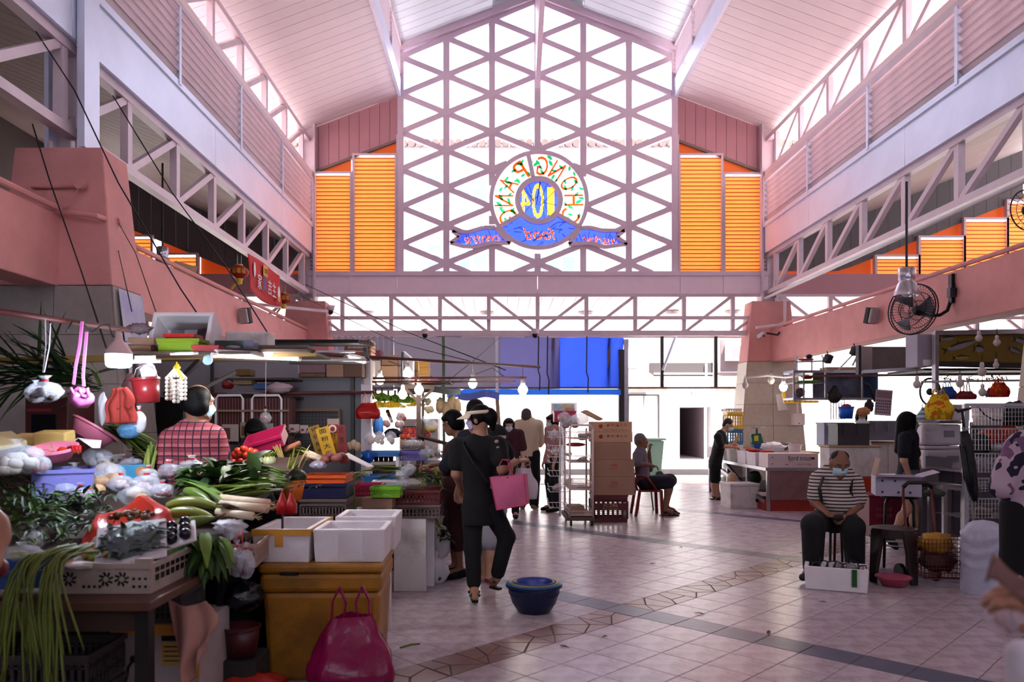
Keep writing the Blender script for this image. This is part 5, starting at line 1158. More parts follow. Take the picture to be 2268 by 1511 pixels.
crate('magenta slotted basket left of the lime green one',gx(812,6.35),6.5,.805,.22,.2,.10,M('magenta plastic',(.62,.10,.28),.4),0,12,2,name='plastic_basket',cat='basket')
styro('clear wrapped aubergine tray on the counter behind the baskets',gx(855,6.7),6.75,.86,.26,.2,.05,.1,m=CLOUD)
crate('navy blue crate under the orange tray of sweet potatoes',gx(718,5.7),5.85,.86,.32,.3,.11,M('navy plastic',(.08,.10,.24),.45),0,8,2,solid=True)
crate('orange plastic tray of sweet potatoes on the navy crate',gx(718,5.7),5.85,.972,.31,.3,.06,M('orange plastic',(.80,.33,.14),.4),0,8,2,solid=True,name='plastic_tray',cat='tray')
crate('grey slotted crate under the navy crate',gx(715,5.7),5.85,.62,.34,.3,.235,M('grey brown plastic',(.38,.33,.33),.5),0,14,4)
crate('black crate at the bottom beside the greens',gx(705,5.65),5.85,.0,.36,.3,.6,M('black crate plastic',(.04,.045,.05),.5),0,8,3)
SWP=M('sweet potato skin',(.52,.28,.26),.6,var=.25,scale=14,rnd=.15)
for k in range(17):
 x=690+RV.uniform(0,85);y=1012+RV.uniform(-4,12);r=RV.uniform(.026,.036)
 tag(B().ball(at(x,y,5.85+RV.uniform(-.1,.12)),(r*1.5,r,r*.9),12,8,TR((0,0,0),RV.uniform(0,3)),.2,1.5,k).build('sweet_potato',SWP,smooth=True),'reddish sweet potato in the orange tray','sweet potato','sweet potatoes in the orange tray')
ob,_=basin('orange bucket of round green squash beside the navy crate',at(648,1108,5.2),.085,.14,M('bright orange plastic',(.84,.42,.08),.4),prof=[(.06,0),(.085,.14),(.08,.14),(.057,.01),(.001,.01)],name='plastic_bucket',cat='bucket')
tag(B().ball(at(655,1055,5.2),(.075,.07,.05),16,12,None,.06).build('squash',M('dark green skin',(.11,.17,.09),.4,var=.3),smooth=True),'dark green squash sticking out of the orange bucket','squash')
for (x,y,lb) in ((520,0,''),):pass
leaf_bunch('two ears of maize with pale husks leaning in the orange bucket',[at(640,1050,5.15),at(655,1045,5.2)],10,.16,.035,[GRN[3],M('husk',(.72,.64,.38),.6)],'maize',54,(.25,.1,.9),.2,.05)
# tomatoes on their blue tray
crate('blue tray of tomatoes in front of the plaid shirt',gx(528,5.2),5.28,gz(1040,5.2),.27,.20,.045,M('mid blue plastic',(.16,.28,.48)),0,8,2,solid=True,name='plastic_tray',cat='tray')
k=0
for (x,y) in ((493,1022),(505,1013),(517,1024),(522,1008),(535,1020),(533,1005),(548,1022),(545,1008),(540,996),(553,1000),(565,1018),(563,1003),(572,1012),(528,1000)):
 tomato(at(x,y,5.3-.004*(k%3)),.031,'ripe tomato heaped on the blue tray','tomatoes on the blue tray',k);k+=1
for (x,lb) in ((570,'left plastic-wrapped cabbage behind the greens'),(597,'right plastic-wrapped cabbage behind the greens')):
 t=thing('cabbage',lb,'cabbage',at(x,1030,5.3));p=at(x,1022,5.3)
 for q in range(9):
  b=B();blade(b,p+Vector((0,0,-.05)),(math.cos(q*.7)*.35,math.sin(q*.7)*.35,1),.13,.09,.35,nseg=4,cup=.4);b.build('leaf',GRN[3] if q%2 else GRN[2],t,smooth=True)
 B().ball(p,(.045,.042,.055),12,8).build('heart',M('cabbage heart',(.80,.82,.62),.5),t,smooth=True)
lg_=thing('lemongrass_bundle','upright bundle of straw coloured lemongrass stalks','vegetables',at(620,1020,5.6))
for k in range(14):B().tube([at(632+RV.uniform(-5,5),1035,5.6),at(612+RV.uniform(-8,8),982+RV.uniform(0,8),5.65+RV.uniform(-.03,.03))],[.007,.003],6).build('stalk',M('straw stalk',(.52,.44,.22),.6,rnd=.15),lg_,smooth=True)
tag(B().tube([at(628,998,5.75),at(645,990,5.8),at(664,981,5.85)],[.018,.021,.018],12).build('orange_radish',M('orange radish',(.74,.46,.34),.5,var=.1),smooth=True),'orange brown radish lying behind the lemongrass','radish')
crate('magenta rectangular basket tipped up behind the tomatoes',gx(590,5.7),5.75,gz(988,5.7),.28,.2,.09,M('magenta plastic',(.62,.10,.28)),.0,12,2,name='plastic_basket',cat='basket',ry_=-.30,solid=True,rx_=.4)
for (x,lb) in ((690,'head of white stemmed bok choy on the counter'),(705,'second head of white stemmed bok choy behind the first')):
 t=thing('bok_choy',lb,'vegetables',at(x,1015,5.9));p=at(x+10,1018,5.9-.1*(x>700))
 for q in range(7):
  d=Vector((-.9+RV.uniform(-.15,.15),RV.uniform(-.3,.3),.35+RV.uniform(-.2,.15)));B().tube([p,p+d*.09,p+d*.15],[.02,.017,.008],8).build('white_stem',LW,t,smooth=True)
  b=B();blade(b,p+d*.13,d,.12,.06,.5);b.build('leaf',GRN[1] if q%2 else GRN[2],t,smooth=True)
tied_bag('netted bag of small onions under the bok choy',at(705,1030,5.75),(.06,.05,.035),CLEAR,seed=61.,fillm=M('mauve onion',(.55,.50,.68),.5))
tag(B().prism([at(760,1010,6.1),at(772,1006,6.2),at(828,1035,6.3),at(818,1037,6.2)],(0,0,.01)).build('foam_sheet',M('white paper',(.86,.84,.83))),'thin white sheet sloping over the sweet potatoes','sheet')
leaf_bunch('flat bundle of spring onions behind the white sheet',[at(840+k*8,1042,6.6) for k in range(10)],36,.22,.02,[GRN[1],GRN[2],GRN[4]],'spring_onions',55,(-.95,.0,.05),.15,.15)
for (x,y,lb) in ((773,990,'lotus root piece by the red poster, left'),(783,985,'lotus root piece by the red poster, middle'),(792,990,'lotus root piece by the red poster, right')):
 tag(B().ball(at(x,y,6.8),(.032,.03,.045),12,8,None,.1,2,x).build('lotus_root',M('lotus root',(.60,.50,.42),.6,var=.2),smooth=True),lb,'lotus root')
tg=thing('counter','low dark counter carrying the crates in the middle of the stall','counter',(-1.2,6.9,0))
B().box(-2.9,-.72,6.75,7.9,.78,.84).build('counter_top',WOODD,tg)
for (x,y) in ((-.78,6.8),(-2.8,6.8),(-.78,7.8),(-2.8,7.8)):B().box(x-.04,x+.04,y-.04,y+.04,0,.78).build('leg',BLK,tg)
B().box(-2.9,-.76,6.80,6.83,.1,.78).build('front_board',M('dark front board',(.14,.12,.12),.8),tg)
# blue rack with bags, purple crate
BLR=M('bright blue plastic',(.12,.36,.62),.4)
crate('bright blue two tier rack of fungus bags, upper tray',gx(843,7.2),7.3,1.10,.34,.24,.05,BLR,0,8,2,solid=True,name='plastic_rack',cat='rack')
crate('bright blue two tier rack, lower tray with dark jars',gx(843,7.2),7.3,.86,.32,.22,.06,BLR,0,8,2,solid=True,name='plastic_rack',cat='rack')
for q,x in ((0,808),(1,880)):
 tag(B().box(gx(x,7.2)-.014,gx(x,7.2)+.014,7.19,7.42,.86,1.12).build('rack_upright',WIREW),['left','right'][q]+' white upright of the blue rack','upright')
for k,x in enumerate((820,840,865)):
 tied_bag(['left','middle','right'][k]+' bag of white fungus on the blue rack',at(x,970,7.3),(.055,.05,.065),CLEAR,seed=70.+k,fillm=M('white fungus',(.84,.76,.70),.8),nfill=7,fr=.4,up=.1)
for k in range(5):
 t=thing('dark_jar','small dark jar in the lower tray of the blue rack','jar',at(822+k*11,1023,7.25),'jars in the blue rack');p=at(822+k*11,1023,7.25);B().lathe([(.022,0),(.024,.05),(.018,.065)],10,TR(p)).build('glass',M('dark sauce',(.12,.07,.05),.2),t,smooth=True);B().lathe([(.02,.065),(.02,.08)],10,TR(p)).build('lid',M('yellow lid',(.7,.6,.2),.4),t)
tag(crumple('blue_bag',at(815,1012,7.2),(.06,.05,.06),M('blue film',(.08,.30,.66),.3,bump=.4,bscale=14),None,2,.4),'knotted bright blue bag beside the rack','bag')
crate('purple slotted basket of potatoes next to the blue rack',gx(915,7.3),7.4,gz(1020,7.3),.27,.24,.095,M('purple plastic',(.34,.30,.60),.4),0,16,2,name='plastic_basket',cat='basket')
for k in range(12):tag(B().ball(at(892+k%6*9,990+(k//6)*-6,7.42-.05*(k//6)),(.03,.028,.025),10,7,None,.1,2,k).build('potato',POT,smooth=True),'brown potato in the purple basket','potato','potatoes in the purple basket')
tied_bag('clear bag drawn over the potatoes in the purple basket',at(915,985,7.4),(.13,.10,.05),CLEAR,seed=81.)
tied_bag('clear bag of pale greens right of the purple basket',at(945,1005,7.3),(.08,.07,.05),CLEAR,seed=82.,fillm=GRN[3],nfill=9)
for (x,y,Y,lb,sd) in ((975,1200,6.9,'clear bag of leafy greens standing on the floor by the counter end',1.),(965,1265,6.75,'white plastic tub bag on the floor below the greens bag',2.)):
 tied_bag(lb,at(x,y,Y),(.11,.10,.16 if sd<2 else .12),CLOUD,seed=sd+90,fillm=GRN[1],nfill=8)
leaf_bunch('green leaves poking from the bag on the floor by the counter end',[at(975,1180,6.85),at(985,1195,6.8),at(965,1170,6.85)],30,.13,.04,[GRN[0],GRN[1],GRN[4]],'leafy_greens',56,(.2,-.4,.4),.8,.9)
# ================================================================ LEFT: above and behind the stall
LEDW=M('lit cool lamp',(.82,.92,1.),emit=14.);LEDT=M('lit tube',(1.,.96,.95),emit=10.);LEDB=M('lit warm bulb',(1.,.95,.86),emit=16.)
MUST=M('mustard paint',(.42,.32,.12),.6,var=.25);RPIPE=M('red brown pipe',(.36,.16,.15),.5,var=.3,scale=10)
tag(B().tube([at(-30,686,3.8),at(285,731,4.6)],.016,10).build('hanging_pipe',RPIPE,smooth=True),'red brown pipe carrying hanging goods at the upper left','pipe')
wl=[at(60,850,4.0),at(110,790,4.05),at(148,735,4.15),at(160,712,4.2),at(185,718,4.25),at(205,735,4.28),at(222,722,4.35),at(240,718,4.4),at(250,745,4.4),at(272,756,4.4),at(290,760,4.5)]
tag(B().tube(wl[2:],.005,6).build('black_cable',BLK,smooth=True),'knotted black cable looped along the red brown pipe','cable')
for (xa,ya,xb,yb,lb) in ((100,708,95,825,'left white string holding the bag of dried mushrooms'),(112,716,98,825,'right white string holding the bag of dried mushrooms')):
 tag(B().tube([at(xa,ya,3.95),at((xa+xb)/2+4,(ya+yb)/2,3.95),at(xb,yb,3.95)],.0025,5).build('string',WIREW),lb,'string')
tied_bag('clear bag of dried mushrooms hanging from the pipe',at(100,868,3.95),(.085,.07,.055),CLEAR,seed=101.,tie=M('red tie',(.72,.12,.14)),fillm=M('dried mushroom',(.20,.14,.12),.7,var=.3),nfill=12,fr=.3,up=.6)
tied_bag('darker clear bag behind the hanging mushrooms',at(78,872,4.05),(.05,.05,.05),CLEAR,seed=102.,fillm=M('dried mushroom',(.20,.14,.12)))
PRIB=M('pink ribbon',(.80,.40,.66),.35,var=.15,scale=10)
rbn=thing('pink_hanger','knotted pink plastic strap hanging from the pipe','strap',at(172,880,4.15))
for (pts) in (((182,712),(176,770),(168,810),(163,852)),((192,735),(188,780),(184,830),(186,856))):
 b=B()
 for i in range(3):b.bar(at(*pts[i],4.15),at(*pts[i+1],4.15),.004,.016,up=(1,0,.2))
 b.build('strap',PRIB,rbn)
o=B().lathe([(.03,0),(.055,.0),(.06,.05),(.052,.075),(.03,.08)],10,TR(at(172,893,4.15),.4,.4,.5),wob=.15).build('knot',PRIB,rbn,smooth=True)
for k in range(5):B().tube([at(150+k*10,872+k%2*8,4.1),at(158+k*9,860+k%2*16,4.08),at(168+k*7,880,4.1)],.008,6).build('loop',PRIB,rbn,smooth=True)
# LED bulb
p=at(263,797,4.0);lt=thing('led_bulb','big lit LED bulb with a white cone hanging from the red brown pipe','lamp',tuple(p))
B().lathe([(.002,-.043),(.05,-.04),(.062,-.03),(.065,.0),(.065,.028)],24,TR(p),cap=(False,False)).build('lit_dome',LEDW,lt,smooth=True)
B().lathe([(.066,.028),(.066,.04),(.045,.075),(.022,.10),(.018,.125),(.018,.14),(.008,.15)],24,TR(p),cap=(False,True)).build('cone',M('white lamp cone',(.86,.74,.74),.5),lt,smooth=True)
B().tube([p+Vector((0,0,.15)),at(270,728,4.45)],.004,5).build('wire',BLK,lt)
l=bpy.data.lights.new('lamp_light','POINT');l.energy=28;l.color=(.75,.85,1);l.shadow_soft_size=.06;lo=bpy.data.objects.new('lamp_light',l);C.objects.link(lo);lo.parent=lt;lo.location=(0,-.02,-.09)
# red pail
pl,Tp=basin('dark red plastic pail hanging from a wire handle',at(328,892,4.6),.082,.15,M('dark red pail',(.50,.11,.13),.35),Matrix.Rotation(-.12,4,'Y'),prof=[(.066,0),(.082,.15),(.078,.15),(.063,.01),(.001,.01)],name='plastic_pail',cat='pail')
B().tube([Tp@Vector((-.08,0,.14)),Tp@Vector((-.05,0,.21)),Tp@Vector((0,0,.235)),Tp@Vector((.05,0,.21)),Tp@Vector((.08,0,.14))],.003,5).build('wire_handle',STEEL,pl,smooth=True)
tag(crumple('bag_scrap',at(330,825,4.65),(.045,.03,.055),CLOUD,None,9,.4),'bag of sweets above the dark red pail','bag')
VEST=M('brick red cloth',(.62,.20,.17),.85,var=.12,scale=8)
def vf(u,v):
 w=.13-.06*max(0,.35-v)/.35;x=(u-.5)*2*w*.72;return Vector((gx(266,4.7)+x+.01*math.sin(v*9),4.7+.02*math.sin(u*12)+.02*math.sin(u*5+v*4),gz(860,4.7)-v*.215))
vs_=thing('red_vest','brick red vest hanging under the LED bulb','vest',at(266,940,4.7));o=B().grid(vf,20,16).build('cloth',VEST,vs_,smooth=True);o.modifiers.new('t','SOLIDIFY').thickness=.012
B().tube([at(255,900,4.67),at(262,908,4.66),at(268,900,4.67)],.003,5).build('seam',M('dark seam',(.35,.1,.1),.9),vs_);B().tube([at(276,900,4.67),at(284,908,4.66),at(292,900,4.67)],.003,5).build('seam',M('dark seam',(.35,.1,.1),.9),vs_);B().tube([at(266,862,4.68),at(266,935,4.66)],.003,5).build('seam',M('dark seam',(.35,.1,.1)),vs_)
tag(crumple('dark_cloth',at(288,870,4.8),(.05,.03,.11),M('dark maroon cloth',(.22,.10,.12),.9),None,5,.3),'dark maroon cloth behind the brick red vest','cloth')
tied_bag('white bag with a red tie to the right of the vest',at(308,935,4.75),(.04,.03,.07),CLOUD,seed=103.,tie=M('red tie',(.72,.12,.14)))
tied_bag('pale blue bag below the brick red vest',at(285,955,4.75),(.07,.05,.05),M('pale blue film',(.30,.48,.62),.35,bump=.4),seed=104.)
tag(crumple('white_towel',at(228,905,4.85),(.03,.02,.10),M('white cloth',(.78,.76,.80),.9),None,6,.3),'white towel left of the brick red vest','towel')
gn=thing('garlic_strings','white garlic bulbs in tied net strings with a yellow ribbon','garlic',at(390,890,4.9))
for c_ in range(6):
 for r_ in range(6):B().ball(at(370+c_*8,838+r_*9+(6 if c_ in (2,3) else 0),4.9+.03*(c_%2)),(.0135,.0135,.0135),10,7).build('bulb',M('garlic white',(.88,.85,.82),.6,var=.08),gn,smooth=True)
for c_ in range(6):B().tube([at(370+c_*8,836,4.9),at(390,812,4.9)],[.008,.004],6).build('net',M('garlic white',(.88,.85,.82)),gn)
for k in range(6):B().bar(at(390,815,4.88),at(384+k*4,802+abs(k-2)*6+(20 if k>4 else 0),4.87),.003,.014).build('yellow_ribbon',M('yellow ribbon',(.86,.68,.10),.5),gn)
# dark leaf bundle on the ledge, dark red cabinet, walls behind
leaf_bunch('large dark bundle of long pandan leaves lying on the rear ledge',[at(60+k*12,850-k%3*12,5.3) for k in range(12)],90,.55,.035,[GRN[0],M('very dark leaf',(.07,.11,.06),.5)],'pandan_leaves',61,(-.5,-.25,.15),.6,.35)
leaf_bunch('right end of the dark pandan bundle reaching under the bulb',[at(200,850,5.25),at(220,865,5.25)],30,.35,.03,[GRN[0],GRN[1]],'pandan_leaves',62,(-.6,-.1,.15),.5,.3)
cab=thing('red_cabinet','dark red display cabinet in the shade at the far left','cabinet',(gx(100,5.9),6.1,0))
B().box(gx(55,5.9),gx(150,5.9),5.9,6.3,0,gz(880,5.9)).build('body',M('dark red metal',(.22,.05,.06),.4),cab,bevel=.01)
B().box(gx(72,5.9),gx(125,5.9),5.885,5.9,gz(1000,5.9),gz(918,5.9)).build('glass_door',M('black glass',(.03,.03,.05),.1),cab)
B().box(gx(62,5.9),gx(115,5.9),5.885,5.9,gz(912,5.9),gz(905,5.9)).build('sign',M('red sign',(.45,.08,.1),.5),cab)
tag(B().bar(at(-30,801,5.2),at(700,782,5.35),.05,.045).build('stall_rail',MUST),'mustard yellow rail along the top of the stall','rail')
GWALL=M('grey stall panel',(.50,.49,.52),.6,var=.12,scale=2)
def panel(name,label,x0,x1,y0,y1,Y,m,th=.04):return tag(B().box(gx(x0,Y),gx(x1,Y),Y,Y+th,max(0,gz(y1,Y)),gz(y0,Y)).build(name,m),label,'partition')
panel('stall_partition','plain grey partition behind the man in the plaid shirt',290,660,782,1200,8.3,GWALL)
panel('stall_partition','flat black panel painted as the dark doorway left of the plaid shirt',345,402,880,1200,8.2,M('black painted shade',(.02,.02,.02),.9))  # flat panel painted black for the darkness of the opening
pt=thing('grey_partition','dark grey metal partition with white edge behind the yellow posters','partition',(gx(700,8.0),8.0,0))
B().box(gx(600,8.0),gx(776,8.0),8.0,8.04,0,gz(836,8.)).build('sheet',M('blue grey sheet',(.38,.38,.42),.5,var=.1,scale=1),pt)
B().box(gx(776,7.95),gx(784,7.95),7.95,8.05,0,gz(830,7.95)).build('dark_post',DARK,pt);B().box(gx(784,8.0),gx(800,8.0),8.0,8.05,0,gz(836,8.)).build('sheet',M('blue grey sheet',(.38,.38,.42)),pt)
B().box(gx(800,7.98),gx(822,7.98),7.97,8.06,0,gz(852,8.)).build('white_edge',M('white board',(.80,.78,.82),.6),pt)
tag(B().tube([at(470,874,7.5),at(830,869,7.7)],.018,8).build('red_pipe',RPIPE,smooth=True),'dark red pipe running in front of the grey partition','pipe')
# steel mesh on the partition
gm=thing('mesh_panel','wire mesh panel in a light wooden frame on the grey partition','mesh',(gx(690,7.9),7.9,gz(990,7.9)))
for (a,b_) in (((632,908),(752,908)),((752,908),(752,1000)),((632,908),(632,1000))):B().bar(at(*a,7.9),at(*b_,7.9),.02,.03).build('frame',M('pale wood',(.50,.40,.33),.7),gm)
mw=B()
for k in range(17):mw.bar(at(632+k*7.5,908,7.92),at(632+k*7.5,1000,7.92),.004)
for k in range(13):mw.bar(at(632,908+k*7.5,7.92),at(752,908+k*7.5,7.92),.004)
mw.build('wire_mesh',DARK,gm,kind='stuff')
# red cages and shelf goods behind the plaid man
for (x0,x1,lb) in ((478,555,'white framed wire rack with dark red crates, left one'),(558,640,'white framed wire rack with dark red crates, right one')):
 t=thing('wire_rack',lb,'rack',(gx((x0+x1)/2,7.2),7.2,gz(985,7.2)));c_=(x0+x1)/2
 B().tube([at(x0,985,7.2),at(x0,884,7.2),at(x0+5,876,7.2),at(x1-22,876,7.2),at(x1-17,884,7.2),at(x1-17,985,7.2)],.012,8).build('frame',WIREW,t,smooth=True)
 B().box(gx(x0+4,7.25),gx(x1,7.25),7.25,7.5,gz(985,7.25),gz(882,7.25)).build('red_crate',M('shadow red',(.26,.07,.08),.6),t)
 vb=B()
 for k in range(12):vb.bar(at(x0+5+k*(x1-x0)/12,882,7.22),at(x0+5+k*(x1-x0)/12,985,7.22),.006)
 vb.build('bars',M('dull pink wire',(.45,.30,.30),.5),t,kind='stuff')
 B().bar(at(x0,910,7.19),at(x1,910,7.19),.02).build('rail',M('pale wood',(.50,.40,.33)),t)
tied_bag('pink plastic bag hanging on a string in front of the red racks',at(588,925,6.4),(.045,.04,.05),CLEAR,seed=111.,fillm=M('pink goods',(.55,.18,.22),.5),up=.5)
tag(B().tube([at(588,900,6.4),at(589,800,6.4)],.002,5).build('string',WIREW),'string of the pink hanging bag','string')
for (x0,x1,y0,y1,m,lb) in ((590,645,848,872,M('pale pink sack',(.62,.54,.58),.8,var=.1),'pale pink sack lying on the upper rack'),(505,590,868,876,M('grey sack',(.42,.38,.42),.8),'flat grey sack on the upper rack'),(492,516,843,862,M('red jar',(.40,.08,.08),.4),'dark red jar bag on the upper rack')):
 tag(crumple('sack',at((x0+x1)/2,(y0+y1)/2,7.4),((x1-x0)/2/F*7.4,.1,(y1-y0)/2/F*7.4),m,None,x0,.3),lb,'sack')
for (x0,x1,y0,y1,m,lb) in ((515,556,838,852,M('beige carton',(.55,.47,.36),.7),'beige flat carton above the racks'),(560,592,850,862,M('blue carton',(.2,.32,.5),.7),'small blue carton above the racks'),(520,552,818,832,M('brown yellow carton',(.38,.28,.10),.7),'brown yellow packet above the racks')):
 carton(lb,gx((x0+x1)/2,7.6),7.7,gz(y1,7.6),(x1-x0)/F*7.6,.2,(y1-y0)/F*7.6,.05,m,tape=False)
tag(B().box(gx(480,7.55),gx(650,7.55),7.5,7.95,gz(878,7.55)-.02,gz(878,7.55)).build('rack_shelf',WOODD),'dark shelf board above the red racks','shelf')
tag(B().box(gx(480,7.6),gx(650,7.6),7.55,7.95,gz(838,7.6)-.02,gz(838,7.6)).build('rack_shelf',WOODD),'upper dark shelf board above the red racks','shelf')
for k,(x0,x1,y0,y1,m,lb) in enumerate(((492,528,940,978,(.58,.54,.54),'left picture sheet behind the tomatoes'),(532,560,936,970,(.50,.48,.38),'middle picture sheet behind the tomatoes'),(575,605,938,968,(.55,.56,.58),'right picture sheet behind the tomatoes'),(640,662,940,958,(.62,.55,.57),'pinkish paper bag on the mesh, left'),(664,682,942,960,(.66,.58,.60),'pinkish paper bag on the mesh, right'))):
 t=thing('picture_sheet',lb,'sheet',at((x0+x1)/2,y1,7.0));Y=7.0
 B().box(gx(x0,Y),gx(x1,Y),Y,Y+.012,gz(y1,Y),gz(y0,Y)).build('sheet',M('sheet %d'%k,m,.7),t)
 B().box(gx(x0+3,Y),gx((x0+x1)/2,Y),Y-.004,Y,gz(y1-5,Y),gz(y0+8,Y)).build('picture',M('sheet print %d'%k,(.38,.20,.16),.7,var=.4,scale=20),t)
YPO=M('yellow poster',(.80,.62,.10),.6,var=.1)
def poster(lb,c,w,hh,Y,rot,m,chars,cm,cols=1,sz=.09):
 t=thing('poster',lb,'poster',at(c[0],c[1]+hh/2/EP_(Y),Y));T=facing(at(c[0],c[1],Y))@Matrix.Rotation(rot,4,'Z')
 B().box(-w/2,w/2,-hh/2,hh/2,-.006,0,T).build('board',m,t)
 n=len(chars)
 for i,ch in enumerate(chars):text_on('character',ch,sz,T@Matrix.Translation((0,hh/2-(i+.5)*hh/n,.002)),cm,t,.001,fit=(w*.55,hh/n*.62))
 return t,T
def EP_(Y):return Y/F
poster('yellow poster with black characters leaning beside the red bowl poster',(722,980),.115,.27,6.6,.28,YPO,'面粉大王',INKB)
poster('brown yellow poster with black characters tucked behind the first one',(703,975),.10,.26,6.66,.30,M('ochre poster',(.62,.47,.12),.6,var=.3,scale=9),'特价每包',INKB)
t,T=poster('yellow and red poster with a printed noodle bowl',(738,965),.105,.30,6.75,.0,YPO,' 好味',INKR)
B().box(-.045,.045,.02,.10,-.002,.003,T).build('red_field',M('poster red',(.55,.12,.10),.6),t)
B().lathe([(.022,0),(.036,.002),(.036,.004),(.022,.004)],20,T@TR((-.005,.06,.004)),cap=(False,False)).build('bowl_print',M('poster white',(.85,.78,.74),.6),t)
B().box(-.0525,.0525,.10,.15,-.004,.004,T).build('header',M('poster grey',(.55,.48,.46),.6),t)
poster('narrow dark red poster right of the bowl poster',(757,975),.075,.27,6.7,.08,M('dark red poster',(.45,.07,.08),.6),'优惠价',INKB)
herb_pile('dark dried goods heaped under the yellow posters',[at(660,975,6.9),at(640,968,6.9)],24,.02,.05,[M('dried dark',(.16,.10,.08),.8),M('root brown',(.25,.2,.13))],'dried_goods',12,.05)
# --- overhead shelf with tubs and boxes
shf=thing('overhead_shelf','overhead plank shelf loaded with tubs and boxes above the stall','shelf',(gx(430,5.1),5.1,gz(786,5.1)))
B().box(gx(255,5.0),gx(560,5.0),4.95,5.6,gz(786,5.0),gz(780,5.0)).build('plank',M('weathered plank',(.30,.24,.20),.7,var=.3,scale=8),shf);B().box(gx(500,5.3),gx(690,5.3),5.2,5.9,gz(782,5.3),gz(776,5.3)).build('plank',M('weathered plank',(.30,.24,.20)),shf)
for (x,Y) in ((300,5.3),(470,7.9)):
 B().bar(at(x,784,Y),at(x,1100,Y),.03).build('post',DARK,shf)
B().bar(at(365,875,5.5),at(445,795,5.3),.03).build('brace',DARK,shf);B().bar(at(430,870,5.8),at(520,825,6.2),.025).build('brace',DARK,shf)
zs=gz(780,5.05)
carton('brown carton at the left end of the overhead shelf',gx(306,5.1),5.2,zs,.17,.2,.05,0,CARD,tape=False);carton('brown carton stacked on the one at the left end of the overhead shelf',gx(310,5.1),5.2,zs+.052,.17,.2,.05,.05,CARD,tape=False)
tag(crumple('dried_bundle',at(308,728,5.15),(.08,.06,.035),M('dried pink grey',(.50,.42,.44),.8,var=.4,scale=40),None,4,.5,5),'tangled bundle of dried goods on the left cartons','bundle')
sb,T=styro('white foam box tipped forward on the overhead shelf showing magazines',gx(412,5.3),5.42,gz(757,5.2)+.0,.42,.26,.23,0,rx_=1.15,wall=.03)
for k in range(3):B().box(-.15+k*.1,-.06+k*.1,-.09,.09,.032,.05+.008*k,T).build('magazine',[M('magazine grey',(.60,.57,.58),.6,var=.3,scale=30),M('magazine white',(.72,.70,.72),.6,var=.2),M('magazine dark',(.30,.22,.22),.6,var=.5,scale=40)][k],sb)
tub1,_=crate('lime green plastic tub on the overhead shelf',gx(395,5.0),5.08,zs,.26,.16,.085,M('lime tub',(.45,.55,.10),.35,var=.1),0,solid=True,name='plastic_tub',cat='tub')
crate('red plastic tray lying on the lime green tub',gx(395,5.0),5.08,zs+.088,.18,.13,.03,M('bright red plastic',(.62,.10,.09),.35),0,solid=True,name='plastic_tray',cat='tray')
crate('red plastic tray right of the lime green tub',gx(454,5.0),5.06,zs,.15,.15,.04,M('bright red plastic',(.62,.10,.09)),.1,solid=True,name='plastic_tray',cat='tray')
carton('dark green tool case on the overhead shelf',gx(505,5.2),5.28,gz(776,5.2),.20,.12,.07,0,M('dark green case',(.13,.22,.20),.4),tape=False);carton('small grey case next to the dark green tool case',gx(548,5.2),5.28,gz(776,5.2),.07,.12,.07,0,M('grey violet case',(.34,.33,.42),.4),tape=False)
styro('pale foam box behind the tool case on the overhead shelf',gx(545,5.5),5.6,gz(776,5.45),.32,.2,.14,0,open_=False,m=STYD)
tag(crumple('cloth_bundle',at(520,771,5.25),(.06,.06,.018),M('pale cloth',(.66,.58,.60),.9),None,8,.4),'crumpled pale cloth on the overhead shelf','cloth')
tag(B().box(gx(575,5.6),gx(700,5.6),5.35,5.5,gz(776,5.5),gz(769,5.5)).build('loose_plank',M('grey plank',(.40,.36,.34),.8)),'loose grey plank on the overhead shelf','plank')
def tube_lamp(lb,a,b_,r,energy,m=LEDT,housing=True):
 a,b_=Vector(a),Vector(b_);t=thing('tube_lamp',lb,'lamp',tuple((a+b_)/2));B().tube([a,b_],r,10).build('lit_tube',m,t,smooth=True)
 d=(b_-a).normalized()
 for q,s_ in ((a,-1),(b_,1)):B().tube([q,q+d*.03*s_],r*1.25,8).build('end_cap',M('white socket',(.80,.76,.76)),t)
 if housing:B().bar(a+Vector((0,0,r+.014)),b_+Vector((0,0,r+.014)),.035,.02).build('housing',M('white socket',(.80,.76,.76)),t)
 if energy:
  l=bpy.data.lights.new('lamp_light','POINT');l.energy=energy;l.color=(1,.95,.93);l.shadow_soft_size=.1;o=bpy.data.objects.new('lamp_light',l);C.objects.link(o);o.parent=t;o.location=(0,-.05,-.1)
tube_lamp('long lit fluorescent tube under the overhead shelf',at(478,787,4.95),at(658,795,5.5),.014,22)
tube_lamp('short lit strip lamp near the LED bulb',at(298,801,4.7),at(345,800,4.75),.010,3,LEDW);tube_lamp('small blue lit strip at the front of the overhead shelf',at(388,784,4.9),at(428,783,4.92),.007,0,LEDW,False)
tag(crumple('face_mask_hung',at(460,798,4.95),(.032,.012,.032),M('pale blue mask',(.66,.80,.86),.7),None,2,.15),'pale blue face mask hanging from the overhead shelf','mask')
